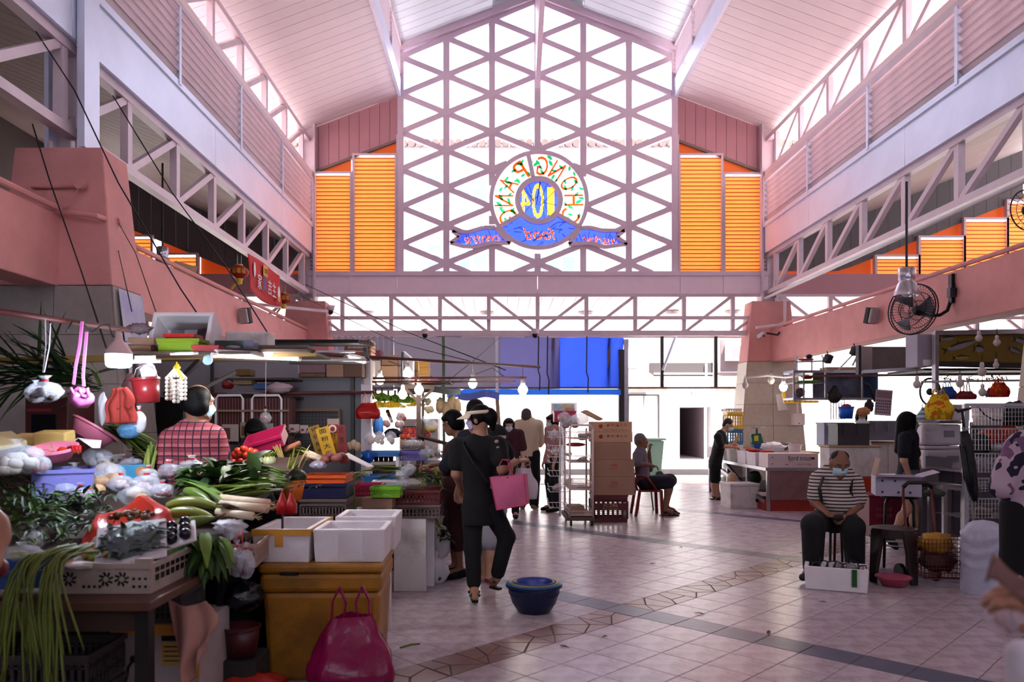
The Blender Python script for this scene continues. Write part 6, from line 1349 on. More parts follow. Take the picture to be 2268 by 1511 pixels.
# dark shade roof with lamps and boxes (middle)
rf=thing('stall_roof','dark ribbed awning board over the middle of the stall','awning',(gx(735,6.3),6.3,gz(800,6.3)))
for k in range(5):B().box(gx(600,6.3),gx(808,6.3),6.0+k*.16,6.14+k*.16,gz(768,6.3)+k*.012,gz(766,6.3)+k*.012+.02).build('board',M('dark ribbed board',(.15,.12,.12),.8,var=.4,scale=14),rf)
B().box(gx(640,6.1),gx(815,6.1),6.0,6.05,gz(802,6.1),gz(796,6.1)).build('front_rail',M('grey rail',(.42,.38,.38),.5),rf);B().box(gx(640,6.1),gx(790,6.1),6.0,6.04,gz(783,6.1),gz(779,6.1)).build('lamp_rail',STEEL,rf)
B().bar(at(808,770,6.1),at(815,800,6.1),.03).build('bracket',DARK,rf);B().box(gx(640,6.7),gx(812,6.7),6.7,6.78,gz(806,6.7),gz(796,6.7)).build('rear_rail',DARK,rf)
tube_lamp('pair lamp under the end of the awning board, left tube',at(768,793,6.2),at(806,801,6.6),.016,4);tube_lamp('pair lamp under the end of the awning board, right tube',at(778,789,6.3),at(812,797,6.7),.016,0,housing=False)
for (x0,x1,y0,y1,m,lb) in ((662,722,838,846,M('speckled carton',(.42,.33,.25),.8,var=.5,scale=40),'speckled flat carton on the grey partition'),(664,722,805,838,M('mauve carton',(.45,.33,.36),.7),'mauve carton on top of the grey partition'),(724,762,800,846,CARD,'brown carton in the middle on the grey partition'),(763,803,806,846,M('dark brown carton',(.40,.29,.24),.8),'dark brown carton at the right end of the grey partition')):
 carton(lb,gx((x0+x1)/2,7.9),8.02,gz(836,7.9)+(.045 if 'mauve' in lb else 0.003),(x1-x0)/F*7.9,.3,(y1-y0)/F*7.9-(.0 if 'speck' not in lb else 0),0,m,tape=False)
carton('white and brown carton by the white board edge',gx(812,8.2),8.25,gz(852,8.2),.12,.3,.26,0,M('white carton',(.74,.70,.70),.7,var=.1),tape=False)
# ---- wires, high-bay lamps, lanterns, banner, floodlights
def wire(lb,pts,r=.006,m=None):return tag(B().tube([at(*p) for p in pts],r,6).build('wire',m or BLK,smooth=True),lb,'wire')
wire('black cord from the upper left truss down to the overhead shelf',[(80,70,6.6),(165,200,6.5),(262,405,6.3),(400,640,6.0),(488,770,5.7)])
wire('black cord from the left truss chord to the stall roof',[(250,212,7.7),(380,425,7.6),(500,590,7.4),(610,765,6.6)])
wire('black cord down the face of the near pier',[(72,275,6.5),(110,400,6.4),(180,600,5.8),(235,770,5.0)]);wire('thin cord left of the foam box',[(263,495,7.0),(300,560,6.6),(345,690,5.5)],.004);wire('thin cord beside the painted patch',[(262,555,7.0),(292,690,5.6)],.004)
wire('thin black cable crossing from the left column to the middle stall',[(665,625,15.8),(900,735,13),(1120,820,10.5)],.008);wire('second thin black cable crossing to the middle stall',[(665,655,15.8),(880,760,12.5),(1040,800,10.5)],.006)
ALU=M('aluminium reflector',(.70,.69,.72),.25,metal=.9)
def highbay(lb,x,y,Y,ztop,sc=1.):
 p=at(x,y,Y);t=thing('high_bay_lamp',lb,'lamp',tuple(p))
 B().lathe([(.19*sc,0),(.185*sc,.05*sc),(.14*sc,.18*sc),(.11*sc,.22*sc),(.12*sc,.26*sc),(.13*sc,.42*sc),(.10*sc,.44*sc),(.01,.45*sc)],24,TR(p),cap=(False,True)).build('reflector',ALU,t,smooth=True)
 B().ball(p+Vector((0,0,.06*sc)),.08*sc,12,8).build('bulb',M('white glass bulb',(.86,.84,.86),.3),t,smooth=True)
 B().tube([p+Vector((0,0,.44*sc)),Vector((p.x,p.y,ztop))],.014,8).build('suspension',BLK,t)
 return t
highbay('aluminium bell lamp behind the left pink beam',360,592,10.2,4.9,.62);highbay('aluminium bell lamp hanging by the fan on the right',2008,655,8.6,4.15,.72)
LANT=M('lantern red',(.68,.10,.09),.45,trans=.25,var=.2,scale=20);GOLD=M('gold trim',(.78,.60,.20),.4,metal=.3)
for (x,y,Y,r,lb) in ((530,603,11.55,.135,'nearer red paper lantern beside the banner'),(628,662,14.0,.135,'farther red paper lantern beyond the banner')):
 p=at(x,y,Y);t=thing('paper_lantern',lb,'lantern',tuple(p));n=12
 for k in range(n):
  def gf(u,v,k=k):a=(k+u)*2*PI/n;f=math.sin(PI*(.1+.8*v));bu=1+.05*math.sin(PI*u);return p+Vector((math.cos(a)*r*1.05*f*bu,math.sin(a)*r*1.05*f*bu,(v-.5)*r*1.55))
  B().grid(gf,3,8).build('gore',LANT,t,smooth=True)
 B().lathe([(r*.4,r*.74),(r*.4,r*.86)],14,TR(p)).build('top_ring',GOLD,t);B().lathe([(r*.4,-r*.86),(r*.4,-r*.74)],14,TR(p)).build('bottom_ring',GOLD,t)
 B().lathe([(r*.3,-r*1.35),(r*.36,-r*.86)],12,TR(p)).build('fringe',M('yellow fringe',(.80,.66,.16),.7),t);B().bar(p+Vector((-.06,0,-r*1.3)),p+Vector((-.14,0,-r*2.1)),.02,.03).build('tassel',M('yellow fringe',(.80,.66,.16)),t)
 for q in (-1,1):B().tube([p+Vector((q*.03,0,r*.86)),p+Vector((q*.03,0,r*1.9))],.004,5).build('hanger',STEEL,t)
 for k in range(3):text_on('character','福',.1,Matrix.Translation(p+Vector((0,0,0)))@Matrix.Rotation(.5*(k-1)+.25,4,'Z')@Matrix.Translation((0,-r*1.08,0))@Matrix.Rotation(PI/2,4,'X'),GOLD,t,.002,fit=(.06,.08))
BANR=M('banner red',(.80,.08,.12),.6,trans=.2,var=.08)
bn=thing('red_banner','red festival banner with white characters tied under the left truss','banner',(XL+.03,12.8,3.45));bx0=XL+.06
def bnf(u,v):return (bx0+.03*math.sin(u*5+v*2),11.9+u*1.85,4.06-v*(.56+.06*math.sin(PI*u)))
o=B().grid(bnf,24,8).build('cloth',BANR,bn,smooth=True);o.modifiers.new('t','SOLIDIFY').thickness=.004
TB=lambda y,z:Matrix.Translation((bx0+.055,y,z))@Matrix.Rotation(PI/2,4,'Z')@Matrix.Rotation(PI/2,4,'X')
WHI=M('white print',(.86,.84,.84),.6)
for ch,y,m in (('家',12.35,WHI),('業',12.62,M('blue print',(.20,.40,.62),.6)),('吉',12.9,WHI),('主',13.15,WHI)):text_on('character',ch,.2,TB(y,3.70),m,bn,.002,fit=(.2,.25))
B().box(-.12,.12,-.09,.09,0,.003,TB(12.65,3.93)).build('yellow_seal',GOLD,bn);text_on('character','合境',.1,TB(12.65,3.93)@Matrix.Translation((0,0,.005)),INKB,bn,.001,fit=(.18,.09))
B().ball(Vector((bx0+.05,13.45,3.68)),(.01,.07,.14),10,8).build('figure_print',WHI,bn);B().ball(Vector((bx0+.052,13.45,3.6)),(.008,.08,.06),10,8).build('figure_base_print',M('yellow fringe',(.80,.66,.16)),bn);B().ball(Vector((bx0+.05,12.1,3.85)),(.01,.05,.12),10,8).build('figure_print',WHI,bn)
for (X,sx,y,yy,lb) in ((XL+.03,1,11.6,700,'black framed floodlight on the left pink beam'),(XR-.03,-1,11.3,700,'black framed floodlight on the right pink beam')):
 p=Vector((X+sx*.09,y,gz(yy,y)));t=thing('floodlight',lb,'lamp',tuple(p));T=TR(p,-sx*.35,.25)
 B().box(-.09,.09,-.02,.06,-.12,.12,T).build('housing',BLK,t,bevel=.01);B().box(-.085,.085,-.07,-.02,-.105,.115,T).build('lens',M('frosted lens',(.70,.66,.66),.25,var=.2),t,bevel=.015);B().bar(T@Vector((0,.06,0)),Vector((X-sx*.0,y+.02,p.z+.05)),.03).build('bracket',BLK,t)
tag(B().prism([at(380,606,10.2),at(388,578,10.4),at(437,592,10.6),at(430,616,10.4)],(0,.01,.006)).build('cardboard_sheet',CARDL),'piece of light cardboard lying on the left pink beam','cardboard')
for (x,y,lb) in ((732,690,'black dome camera by the far left pier'),(941,742,'black dome camera under the girder, left of centre'),(1185,742,'black dome camera under the girder at the centre')):
 p=at(x,y,15.6);t=thing('dome_camera',lb,'camera',tuple(p));B().lathe([(.07,.02),(.08,.04),(.08,.1),(.05,.12)],16,TR(p)).build('housing',PINKW,t);B().bar(p+Vector((0,0,.11)),Vector((p.x,YG-.05,p.z+.16)),.04).build('bracket',PINKW,t);B().ball(p,(.06,.06,.07),14,8).build('dome',M('smoked dome',(.03,.03,.04),.1),t,smooth=True)
tag(B().bar(at(545,672,13.6),at(725,690,15.4),.06,.05).build('cable_tray',PINKW),'pale cable tray running past the far left pier','cable tray')
# ---- tarpaulins and frame under the girder
TGR=M('grey lilac tarpaulin',(.46,.44,.50),.6,trans=.30,var=.1,scale=1.5);TBL=M('blue tarpaulin',(.20,.34,.86),.55,trans=.62,var=.08,scale=1.2);TBS=M('shade painted blue tarpaulin',(.40,.40,.62),.6,trans=.35,var=.12,scale=1.)  # one blue tarpaulin: its shaded and sunlit parts are put into two colours
YT=17.0
def tarp(lb,x0,x1,y0,y1,m,name='tarpaulin',corr=0.,Y=YT,skew=0):
 def tf(u,v):return at(x0+(x1-x0)*u+skew*v,y0+(y1-y0)*v,Y)+Vector((0,(.04*math.sin(u*2*PI*corr) if corr else .05*math.sin(u*9+v*2))+0,.0))
 o=tag(B().grid(tf,int(max(24,corr*6)),8).build(name,m,smooth=True),lb,'tarpaulin');return o
tarp('corrugated grey screen sheet at the left under the girder',690,872,742,866,TGR,'screen_sheet',14);tarp('grey lilac tarpaulin in the middle left under the girder',872,1108,744,862,TGR);tarp('shade painted blue tarpaulin panel between the grey and the bright blue one',1108,1240,746,862,TBS);tarp('sunlit part of the blue tarpaulin painted bright, on the right under the girder',1240,1382,748,860,TBL,skew=-8)
def flf(u,v):return at(990+385*u,862+13*v+(6 if u<.1 else 0),YT-.05-v*.3)
tag(B().grid(flf,20,4).build('tarpaulin_flap',M('sky blue tarpaulin',(.16,.42,.86),.5,trans=.6),smooth=True),'narrow sky blue flap along the lower edge of the tarpaulins','tarpaulin')
for (x,y0,y1,r,m,lb) in ((1386,752,915,.05,STEEL,'grey steel post right of the blue tarpaulin'),(1376,775,915,.06,DARK,'dark post right of the blue tarpaulin'),(1466,745,860,.035,DARK,'left thin dark hanger of the screen frame'),(1585,745,860,.035,DARK,'right thin dark hanger of the screen frame')):
 tag(B().box(gx(x,YT)-r,gx(x,YT)+r,YT-r,YT+r,max(0,gz(y1,YT)) if y1<900 else 0,gz(y0,YT)).build('steel_post',m),lb,'post')
tag(B().bar(at(700,860,YT-.02),at(1670,859,YT-.02),.05,.04).build('frame_rail',M('mauve frame rail',(.40,.33,.36),.6)),'dark rail along the lower edge of the screen frame','rail')
tag(B().bar(at(690,744,YT),at(1690,747,YT),.05,.05).build('frame_rail',PINKW),'pale rail along the upper edge of the screen frame','rail')
tag(B().bar(at(1499,738,YT-.3),at(1468,820,YT-.2),.05).build('white_brace',WHITEM),'white slanted brace in the open screen frame','brace')
for (x,lb) in ((1100,'white upright bar in front of the tarpaulins'),(982,'green painted upright bar in front of the tarpaulins')):
 tag(B().bar(at(x,738,16.4),at(x+(3 if x>1000 else 2),1100,16.4),.06).build('upright_bar',WHITEM if x>1000 else M('green bar',(.34,.46,.34),.6)),lb,'bar')
for (x,lb) in ((1225,'dark frame bar behind the blue tarpaulin, first'),(1348,'dark frame bar behind the blue tarpaulin, second')):
 tag(B().bar(at(x,750,YT+.08),at(x,860,YT+.08),.07).build('frame_bar',M('mauve frame rail',(.40,.33,.36))),lb,'bar')
for (x,y0,y1,lb) in ((1193,740,865,'black hanging cord at the centre of the tarpaulins'),(1213,742,875,'black hanging cord left of the bright blue tarpaulin'),(1300,742,870,'black hanging cord in front of the bright blue tarpaulin')):
 tag(B().tube([at(x,y0,16.5),at(x-1,(y0*.35+y1*.65),16.5),at(x+3,(y0*.25+y1*.75),16.5),at(x+2,y1,16.5)],.015,6).build('pull_cord',BLK),lb,'cord')
GB=M('banana green',(.40,.55,.16),.5,rnd=.1);YB_=M('banana yellow',(.86,.72,.18),.45,var=.1,rnd=.06)
def banana_hand(lb,p,n,m,sc=1.,grp=None,seed=0):
 r=random.Random(seed);t=thing('banana_bunch',lb,'bananas',tuple(p),grp);p=Vector(p)
 for k in range(n):
  a=(k/(n-1)-.5)*2.0;d=Vector((math.sin(a)*.8,-.4+r.uniform(-.1,.1),-.5));pts=[p,p+d*.06*sc,p+d*.12*sc+Vector((0,0,.0)),p+d*.16*sc+Vector((0,0,.02*sc)),p+d*.19*sc+Vector((0,0,.05*sc))]
  B().tube(pts,[.006*sc,.017*sc,.019*sc,.015*sc,.004*sc],7).build('banana',m,t,smooth=True)
 B().tube([p,p+Vector((0,0,.05*sc))],.012*sc,6).build('stem',GRN[1],t,smooth=True)
for k,x in enumerate((818,832,846,860,875,890,905)):banana_hand(['green banana hand at the left end of the hanging row','green banana hand, second in the hanging row','green banana hand, third in the hanging row','green banana hand in the middle of the hanging row','green banana hand, fifth in the hanging row','green banana hand, sixth in the hanging row','green banana hand at the right end of the hanging row'][k],at(x,866+k*2+(k%2)*3,9.6),7,GB,1.1,'green bananas',k)
for k,x in enumerate((838,852,866,880,922)):banana_hand(['yellow banana hand below the green row, leftmost','yellow banana hand below the green row, second','yellow banana hand below the green row, third','yellow banana hand below the green row, fourth','yellow banana hand right of the green row'][k],at(x,888+k%2*3,9.5),6,YB_,.95,'yellow bananas',k+9)
APP=M('apple red',(.62,.13,.14),.3,var=.2,scale=6,rnd=.1);PEAR=M('pear yellow',(.80,.68,.28),.4,var=.15,scale=8,rnd=.08)
def fruit_bag(lb,x,y,Y,r,m,n=5):return tied_bag(lb,at(x,y,Y),(r,r*.9,r),CLEAR,seed=x*.013,fillm=m,nfill=n,fr=.45,up=.5)
fruit_bag('clear bag of red apples above the blue bag',888,918,9.3,.075,APP);fruit_bag('clear bag of red apples left of the pair',855,935,9.2,.075,APP);fruit_bag('clear bag of red apples right of the dark bottle',882,938,9.2,.07,APP);fruit_bag('clear bag of apples under the red carrier bag',822,935,9.1,.07,APP)
fruit_bag('clear bag of yellow pears hanging by the dark post, left',934,940,9.2,.075,PEAR);fruit_bag('clear bag of yellow pears hanging by the dark post, right',955,943,9.2,.08,PEAR);fruit_bag('clear bag of pears just above the other two',950,905,9.4,.07,PEAR);fruit_bag('milky bag hanging between the pear bags',945,928,9.1,.06,None);fruit_bag('small bag of yellow fruit near the bananas',948,888,9.5,.06,PEAR)
for k,(x,y) in enumerate(((975,890),(990,900),(1000,885),(1012,893))):tag(crumple('root_bundle',at(x,y+8,9.6),(.055,.05,.10),M('pale dried root',(.72,.62,.48),.8,var=.3,scale=25),None,k*3.,.3,4),['pale root bundle hanging right of the dark post','pale root bundle, second from the dark post','pale root bundle, third from the dark post','pale root bundle nearest the blue awning'][k],'root bundle')
handle_bag('bright red carrier bag hanging at the white board edge',at(816,928,7.6),.22,.15,.16,M('red carrier film',(.78,.12,.12),.3,trans=.45,var=.2,scale=8),.1,seed=4.,fillm=M('dark red fill',(.35,.08,.08),.6),hang=.1)
ps=thing('stall_post','dark wooden post with a Y-shaped bracket in the fruit stall','post',(gx(927,9.0),9.0,0));DW=M('dark brown wood',(.24,.17,.16),.7,var=.2)
B().box(gx(922,9.0),gx(931,9.0),9.0,9.06,0,gz(856,9.)).build('shaft',DW,ps);B().bar(at(895,856,9.02),at(962,858,9.02),.04,.05).build('cross_bar',DW,ps);B().bar(at(926,890,9.02),at(898,860,9.02),.03).build('brace',DW,ps);B().bar(at(928,890,9.02),at(960,862,9.02),.03).build('brace',DW,ps)
B().box(gx(934,9.1),gx(939,9.1),9.1,9.14,0,gz(870,9.1)).build('second_shaft',DW,ps)
LBM={'a':(842,840,8.6,.050,.070),'b':(903,826,8.6,.055,.075),'c':(892,872,8.8,.050,.05),'d':(928,862,8.7,.052,.07),'e':(1047,848,9.4,.055,.06),'f':(1158,862,9.6,.062,.06)}
for q,nmq in zip('abcdef',('lit bulb nearest the stacked cartons','lit bulb in front of the slanted white panel','lit bulb among the green bananas','lit bulb in front of the Y-shaped bracket','lit bulb hanging under the red rods near the centre','lit bulb hanging at the right end of the red rods')):
 x,y,Y,r,hg=LBM[q];A_,B2=at(700,784,7.4),at(1195,813,9.6);s_=(x-VX)/F;tt_=(s_*A_.y-A_.x)/((B2 .x-A_.x)-s_*(B2 .y-A_.y))
 bulb_lamp(nmq,at(x,y,Y),r,LEDB,4 if q in 'bdf' else 0,(1,.93,.82),wire_to=A_.lerp(B2,tt_))
for (a,b_,r,lb) in (((700,784,7.4),(1195,813,9.6),.017,'long upper red brown rod over the fruit stall'),((808,838,8.2),(1165,836,9.8),.014,'middle red brown rod over the fruit stall'),((820,846,8.2),(1140,845,9.8),.012,'lower red brown rod over the fruit stall')):
 tag(B().tube([at(*a),at(*b_)],r,8).build('red_rod',RPIPE,smooth=True),lb,'rod')
wire('thin black wire criss-crossing under the red rods',[(860,800,9),(1000,850,9.4),(1090,815,9.5),(1140,850,9.6)],.004);wire('thin black wire rising to the right of the green bar',[(970,862,9),(1060,790,9.5),(1110,745,10)],.004)
# boxes above the fruit stall
tag(B().box(gx(808,9.2),gx(1000,9.2),8.9,9.7,gz(846,9.2)-.02,gz(846,9.2)).build('stall_shelf',WOODD),'dark shelf carrying cartons over the fruit stall','shelf')
z9=gz(846,9.2)
WD=M('crate wood',(.56,.36,.26),.7,var=.2)
cwt=thing('wooden_fruit_crate','slatted wooden fruit crate near the awning end','crate',(gx(800,8.4),8.5,gz(852,8.4)))
for k in range(4):B().box(gx(762,8.4),gx(818,8.4),8.4,8.42,gz(786-k*9,8.4),gz(780-k*9,8.4)).build('slat',WD,cwt);B().box(gx(818,8.4),gx(822,8.4),8.4,8.7,gz(786-k*9,8.4),gz(780-k*9,8.4)).build('slat',M('pale crate wood',(.70,.55,.45),.7),cwt)
for x in (764,814):B().box(gx(x,8.42),gx(x,8.42)+.03,8.42,8.46,0,gz(751,8.4)).build('corner_post',WD,cwt)
for (x0,x1,y0,y1,m,lb,dz) in ((822,842,798,846,M('white print carton',(.78,.74,.74),.7,var=.08),'white carton with holes over the fruit stall',0),(822,842,775,797,M('plum carton',(.42,.20,.26),.7),'plum coloured carton on the white one',0),(843,880,810,846,CARDL,'light brown carton over the fruit stall, lower',0),(844,880,786,809,CARD,'brown carton over the fruit stall, upper',0)):
 carton(lb,gx((x0+x1)/2,9.2),9.35,gz(y1,9.2)+.002,(x1-x0)/F*9.2,.25,(y1-y0)/F*9.2-.003,0,m,tape=False)
pn=thing('slanted_panel','tall white panel with a printed column standing over the fruit stall','panel',at(905,846,9.2));B().prism([at(893,846,9.3),at(893,778,9.3),at(914,796,9.0),at(914,852,9.0)],(.02,.02,0)).build('board',WHITEM,pn);B().box(gx(889,9.3),gx(893,9.3),9.3,9.36,gz(846,9.3),gz(780,9.3)).build('dark_edge',DARK,pn)
for k in range(5):text_on('character','水果批发商'[k],.08,facing(at(905,806+k*9,9.12),.6),INKB,pn,.001,fit=(.04,.04))
for k,lb in enumerate(('yellow plastic crate over the fruit stall, bottom of three','yellow plastic crate over the fruit stall, middle of three','yellow plastic crate over the fruit stall, top of three')):crate(lb,gx(932,9.2),9.3,z9+.002+k*.088,.18,.22,.085,M('amber yellow plastic',(.72,.50,.10),.4),0,5,2,solid=True)
tag(B().grid(lambda u,v:at(880+u*140,858+v*14+3*math.sin(u*9),9.7-v*.3),16,4).build('grey_awning',M('grey green awning',(.46,.50,.50),.7,trans=.3),smooth=True),'grey green cloth awning behind the bulbs','awning')
tag(B().grid(lambda u,v:at(1014+u*92,868+v*16+4*math.sin(u*7),10.4-v*.4),16,4).build('blue_awning',M('deep blue awning',(.06,.22,.62),.6,trans=.4),smooth=True),'deep blue cloth awning in front of the outside wall','awning')
tag(B().bar(at(1100,872,10.6),at(1110,1000,10.6),.05).build('wooden_pole',M('pale wood',(.50,.40,.33))),'slanted wooden pole below the blue awning','pole')
# display table of fruit with pale boards
ft=thing('fruit_counter','fruit counter with sloping boxes behind the vegetable stall','counter',(gx(930,9.0),9.2,0))
B().box(gx(805,9.),gx(1050,9.),8.9,9.9,.86,.92).build('counter_top',WOODD,ft);B().box(gx(805,9.),gx(1045,9.),8.95,9.0,0,.86).build('front',M('counter front',(.30,.24,.24),.8),ft)
B().prism([at(925,966,8.95),at(1000,985,8.95),at(1000,990,9.6),at(925,970,9.6)],(0,0,.02)).build('sloping_tray',M('dark tray',(.22,.16,.16),.7),ft)
for k in range(26):tag(B().ball(at(892+(k*13)%60,968-(k%4)*5,9.3+.05*(k%4)),.035,10,7).build('red_fruit',APP if k%3 else M('red orange fruit',(.72,.26,.12),.35,rnd=.1),smooth=True),'small red fruit heaped on the fruit counter','fruit','red fruit on the fruit counter')
for k in range(8):tied_bag('clear bag of fruit on the fruit counter, number %s from the left'%('one','two','three','four','five','six','seven','eight')[k],at(955+k*11,1000+k%3*4,9.2),(.07,.06,.05),CLEAR,seed=200.+k,fillm=[PEAR,APP,M('white fungus',(.84,.76,.70))][k%3])
tag(crumple('blue_cloth',at(838,945,9.0),(.06,.04,.13),M('light blue film',(.20,.45,.78),.4,bump=.4),None,7,.35),'bright blue plastic sheet hanging under the apples','bag');tag(crumple('dark_bottle',at(870,960,9.3),(.10,.05,.06),M('navy goods',(.10,.09,.20),.5),None,8,.3),'dark goods heaped behind the apple bags','goods')
tag(B().tube([at(858,910,9.3),at(868,935,9.2)],[.025,.018],8).build('brown_bottle',M('brown glass',(.28,.10,.10),.2),smooth=True),'brown bottle hanging between the apple bags','bottle')
wb=thing('white_cabinet','low white cabinet behind the pear bags','cabinet',(gx(920,11),11,0));B().box(gx(885,11),gx(970,11),11,11.4,0,gz(928,11)).build('body',M('white cabinet',(.82,.80,.80),.5),wb);B().box(gx(893,10.98),gx(962,10.98),10.97,11.0,gz(958,11),gz(944,11)).build('shelf_shade_strip',M('cabinet shade',(.35,.32,.35),.6),wb)  # dark strip on the front: shelf shade put into the colour
# ---- snack rack on wheels
def wire_shelf(t,x0,x1,y0,y1,z,hh,m,front=True):
 b=B();n=max(3,int((x1-x0)/.022))
 for k in range(n+1):x=x0+(x1-x0)*k/n;b.bar((x,y0,z),(x,y0,z+hh),.004);b.bar((x,y1,z),(x,y1,z+hh),.004)
 for k in range(9):y=y0+(y1-y0)*k/8;b.bar((x0,y,z),(x0,y,z+hh),.004);b.bar((x1,y,z),(x1,y,z+hh),.004);b.bar((x0,y,z),(x1,y,z),.004)
 for zz in (z,z+hh):b.bar((x0,y0,zz),(x1,y0,zz),.008).bar((x0,y1,zz),(x1,y1,zz),.008).bar((x0,y0,zz),(x0,y1,zz),.008).bar((x1,y0,zz),(x1,y1,zz),.008)
 b.build('wire_shelf',m,t);B().box(x0,x1,y0,y1,z-.006,z-.002).build('shelf_liner',M('shelf card',(.60,.52,.45),.8),t)
YR=10.35;rk=thing('snack_rack','white wire snack rack on a wheeled wooden dolly','rack',(gx(1275,YR),YR+.3,0));rx0,rx1,ry0,ry1=gx(1262,YR),gx(1313,YR),YR,YR+.75
PKW=M('pinkish white steel',(.78,.68,.68),.4)
for (x,y) in ((rx0,ry0),(rx1,ry0),(rx0,ry1),(rx1,ry1)):B().tube([(x,y,.12),(x,y,gz(950,YR))],.014,8).build('upright',PKW,rk,smooth=True)
B().tube([(rx0,ry0,gz(950,YR)),(rx0+.03,ry0,gz(942,YR)),(rx1-.03,ry0,gz(942,YR)),(rx1,ry0,gz(950,YR))],.014,8).build('top_hoop',PKW,rk,smooth=True)
for py in (1142,1085,1025,972):wire_shelf(rk,rx0,rx1,ry0,ry1,gz(py,YR),.09 if py<1140 else .06,PKW)
B().box(rx0-.05,rx1+.02,ry0-.04,ry1+.04,.075,.125).build('dolly_board',M('dolly wood',(.32,.25,.22),.7),rk)
for (x,y) in ((rx0,ry0),(rx1-.03,ry0),(rx0,ry1),(rx1-.03,ry1)):B().lathe([(.036,0),(.036,.03)],14,TR((x,y,.037),0,0,PI/2)).build('wheel',BLK,rk)
for q,py in enumerate((955,985,1010,1040,1075,1110)):
 x0,x1=gx(1218,YR+.3),gx(1258,YR+.3);z=gz(py+14,YR+.3);b=B()
 for k in range(6):b.bar((x0+(x1-x0)*k/5,YR+.25,z),(x0-.03+(x1-x0)*k/5,YR+.2,z+.08),.005)
 b.bar((x0,YR+.25,z),(x1,YR+.25,z),.008).bar((x0-.03,YR+.2,z+.08),(x1-.03,YR+.2,z+.08),.008).bar((x0-.03,YR+.2,z+.08),(x0,YR+.8,z+.08),.008).bar((x0,YR+.25,z),(x0,YR+.8,z),.008);b.build('side_basket',WIREW,rk)
B().tube([(gx(1240,YR+.3),YR+.28,.1),(gx(1240,YR+.3),YR+.28,1.35)],.014,8).build('upright',WIREW,rk,smooth=True)
SN=[M('snack pink',(.62,.40,.40),.5,var=.3,scale=20),M('snack tan',(.56,.44,.36),.6,var=.3,scale=25),M('snack red',(.60,.12,.12),.4),M('snack cream',(.74,.66,.58),.6,var=.2)]
for k,(x,y,w,hh,m,lb) in enumerate(((1290,965,.12,.07,SN[1],'clear bag of brown crackers on the top shelf of the snack rack'),(1262,935,.14,.09,SN[0],'milky bag of pink crackers heaped on top of the snack rack'),(1285,928,.12,.08,None,'empty crumpled white bag on top of the snack rack'),(1250,925,.09,.08,SN[0],'pink snack bag at the left on top of the snack rack'),(1292,1080,.12,.045,SN[2],'flat bags of red sweets on the lower shelf of the snack rack'),(1256,1065,.08,.07,SN[3],'upright bag of cream biscuits on the lower shelf'),(1290,1015,.12,.05,SN[1],'box of brown snacks on the middle shelf of the snack rack'),(1258,1005,.07,.04,SN[3],'white snack bag on the middle shelf of the snack rack'),(1228,965,.06,.09,SN[0],'snack bags in the upper side basket'),(1230,1000,.06,.06,SN[3],'snack bags in the middle side basket'),(1235,1080,.06,.05,SN[2],'red snack bags in the lower side basket'))):
 tied_bag(lb,at(x,y,YR+.3),(w,.13,hh),CLEAR if m else CLOUD,seed=300.+k,fillm=m,nfill=8,fr=.38,up=.12)
tag(B().ball(at(1275,985,YR+.25),(.14,.15,.03),14,8).build('red_packet',SN[2],smooth=True),'red packet under the cracker bag in the snack rack','packet')
carton('brown carton lying at the bottom of the snack rack',gx(1275,YR+.3),YR+.35,gz(1141,YR),.2,.3,.10,.1,CARD,tape=False)
crate('magenta basket topping the snack rack',gx(1250,YR+.6),YR+.62,gz(935,YR+.6),.30,.24,.16,M('magenta plastic',(.62,.10,.28)),0,10,2,solid=True,name='plastic_basket',cat='basket')
pg=thing('snack_poster','small colourful poster on the wall behind the snack rack','poster',at(1245,925,20));B().box(gx(1220,20),gx(1278,20),20,20.05,gz(935,20),gz(892,20)).build('frame',M('facade frame',(.9,.9,.92)),pg);B().box(gx(1223,19.99),gx(1272,19.99),19.98,20,gz(933,20),gz(895,20)).build('picture',M('poster picture',(.40,.55,.68),.5,col2=(.75,.62,.30),scale=4),pg);text_on('lettering','FRESH',.2,facing(at(1262,908,19.96)),INKR,pg,.002,fit=(.25,.1))
B().box(gx(1240,20),gx(1250,20),20.05,20.2,-.02,gz(935,20)).build('stand',WHT,pg)
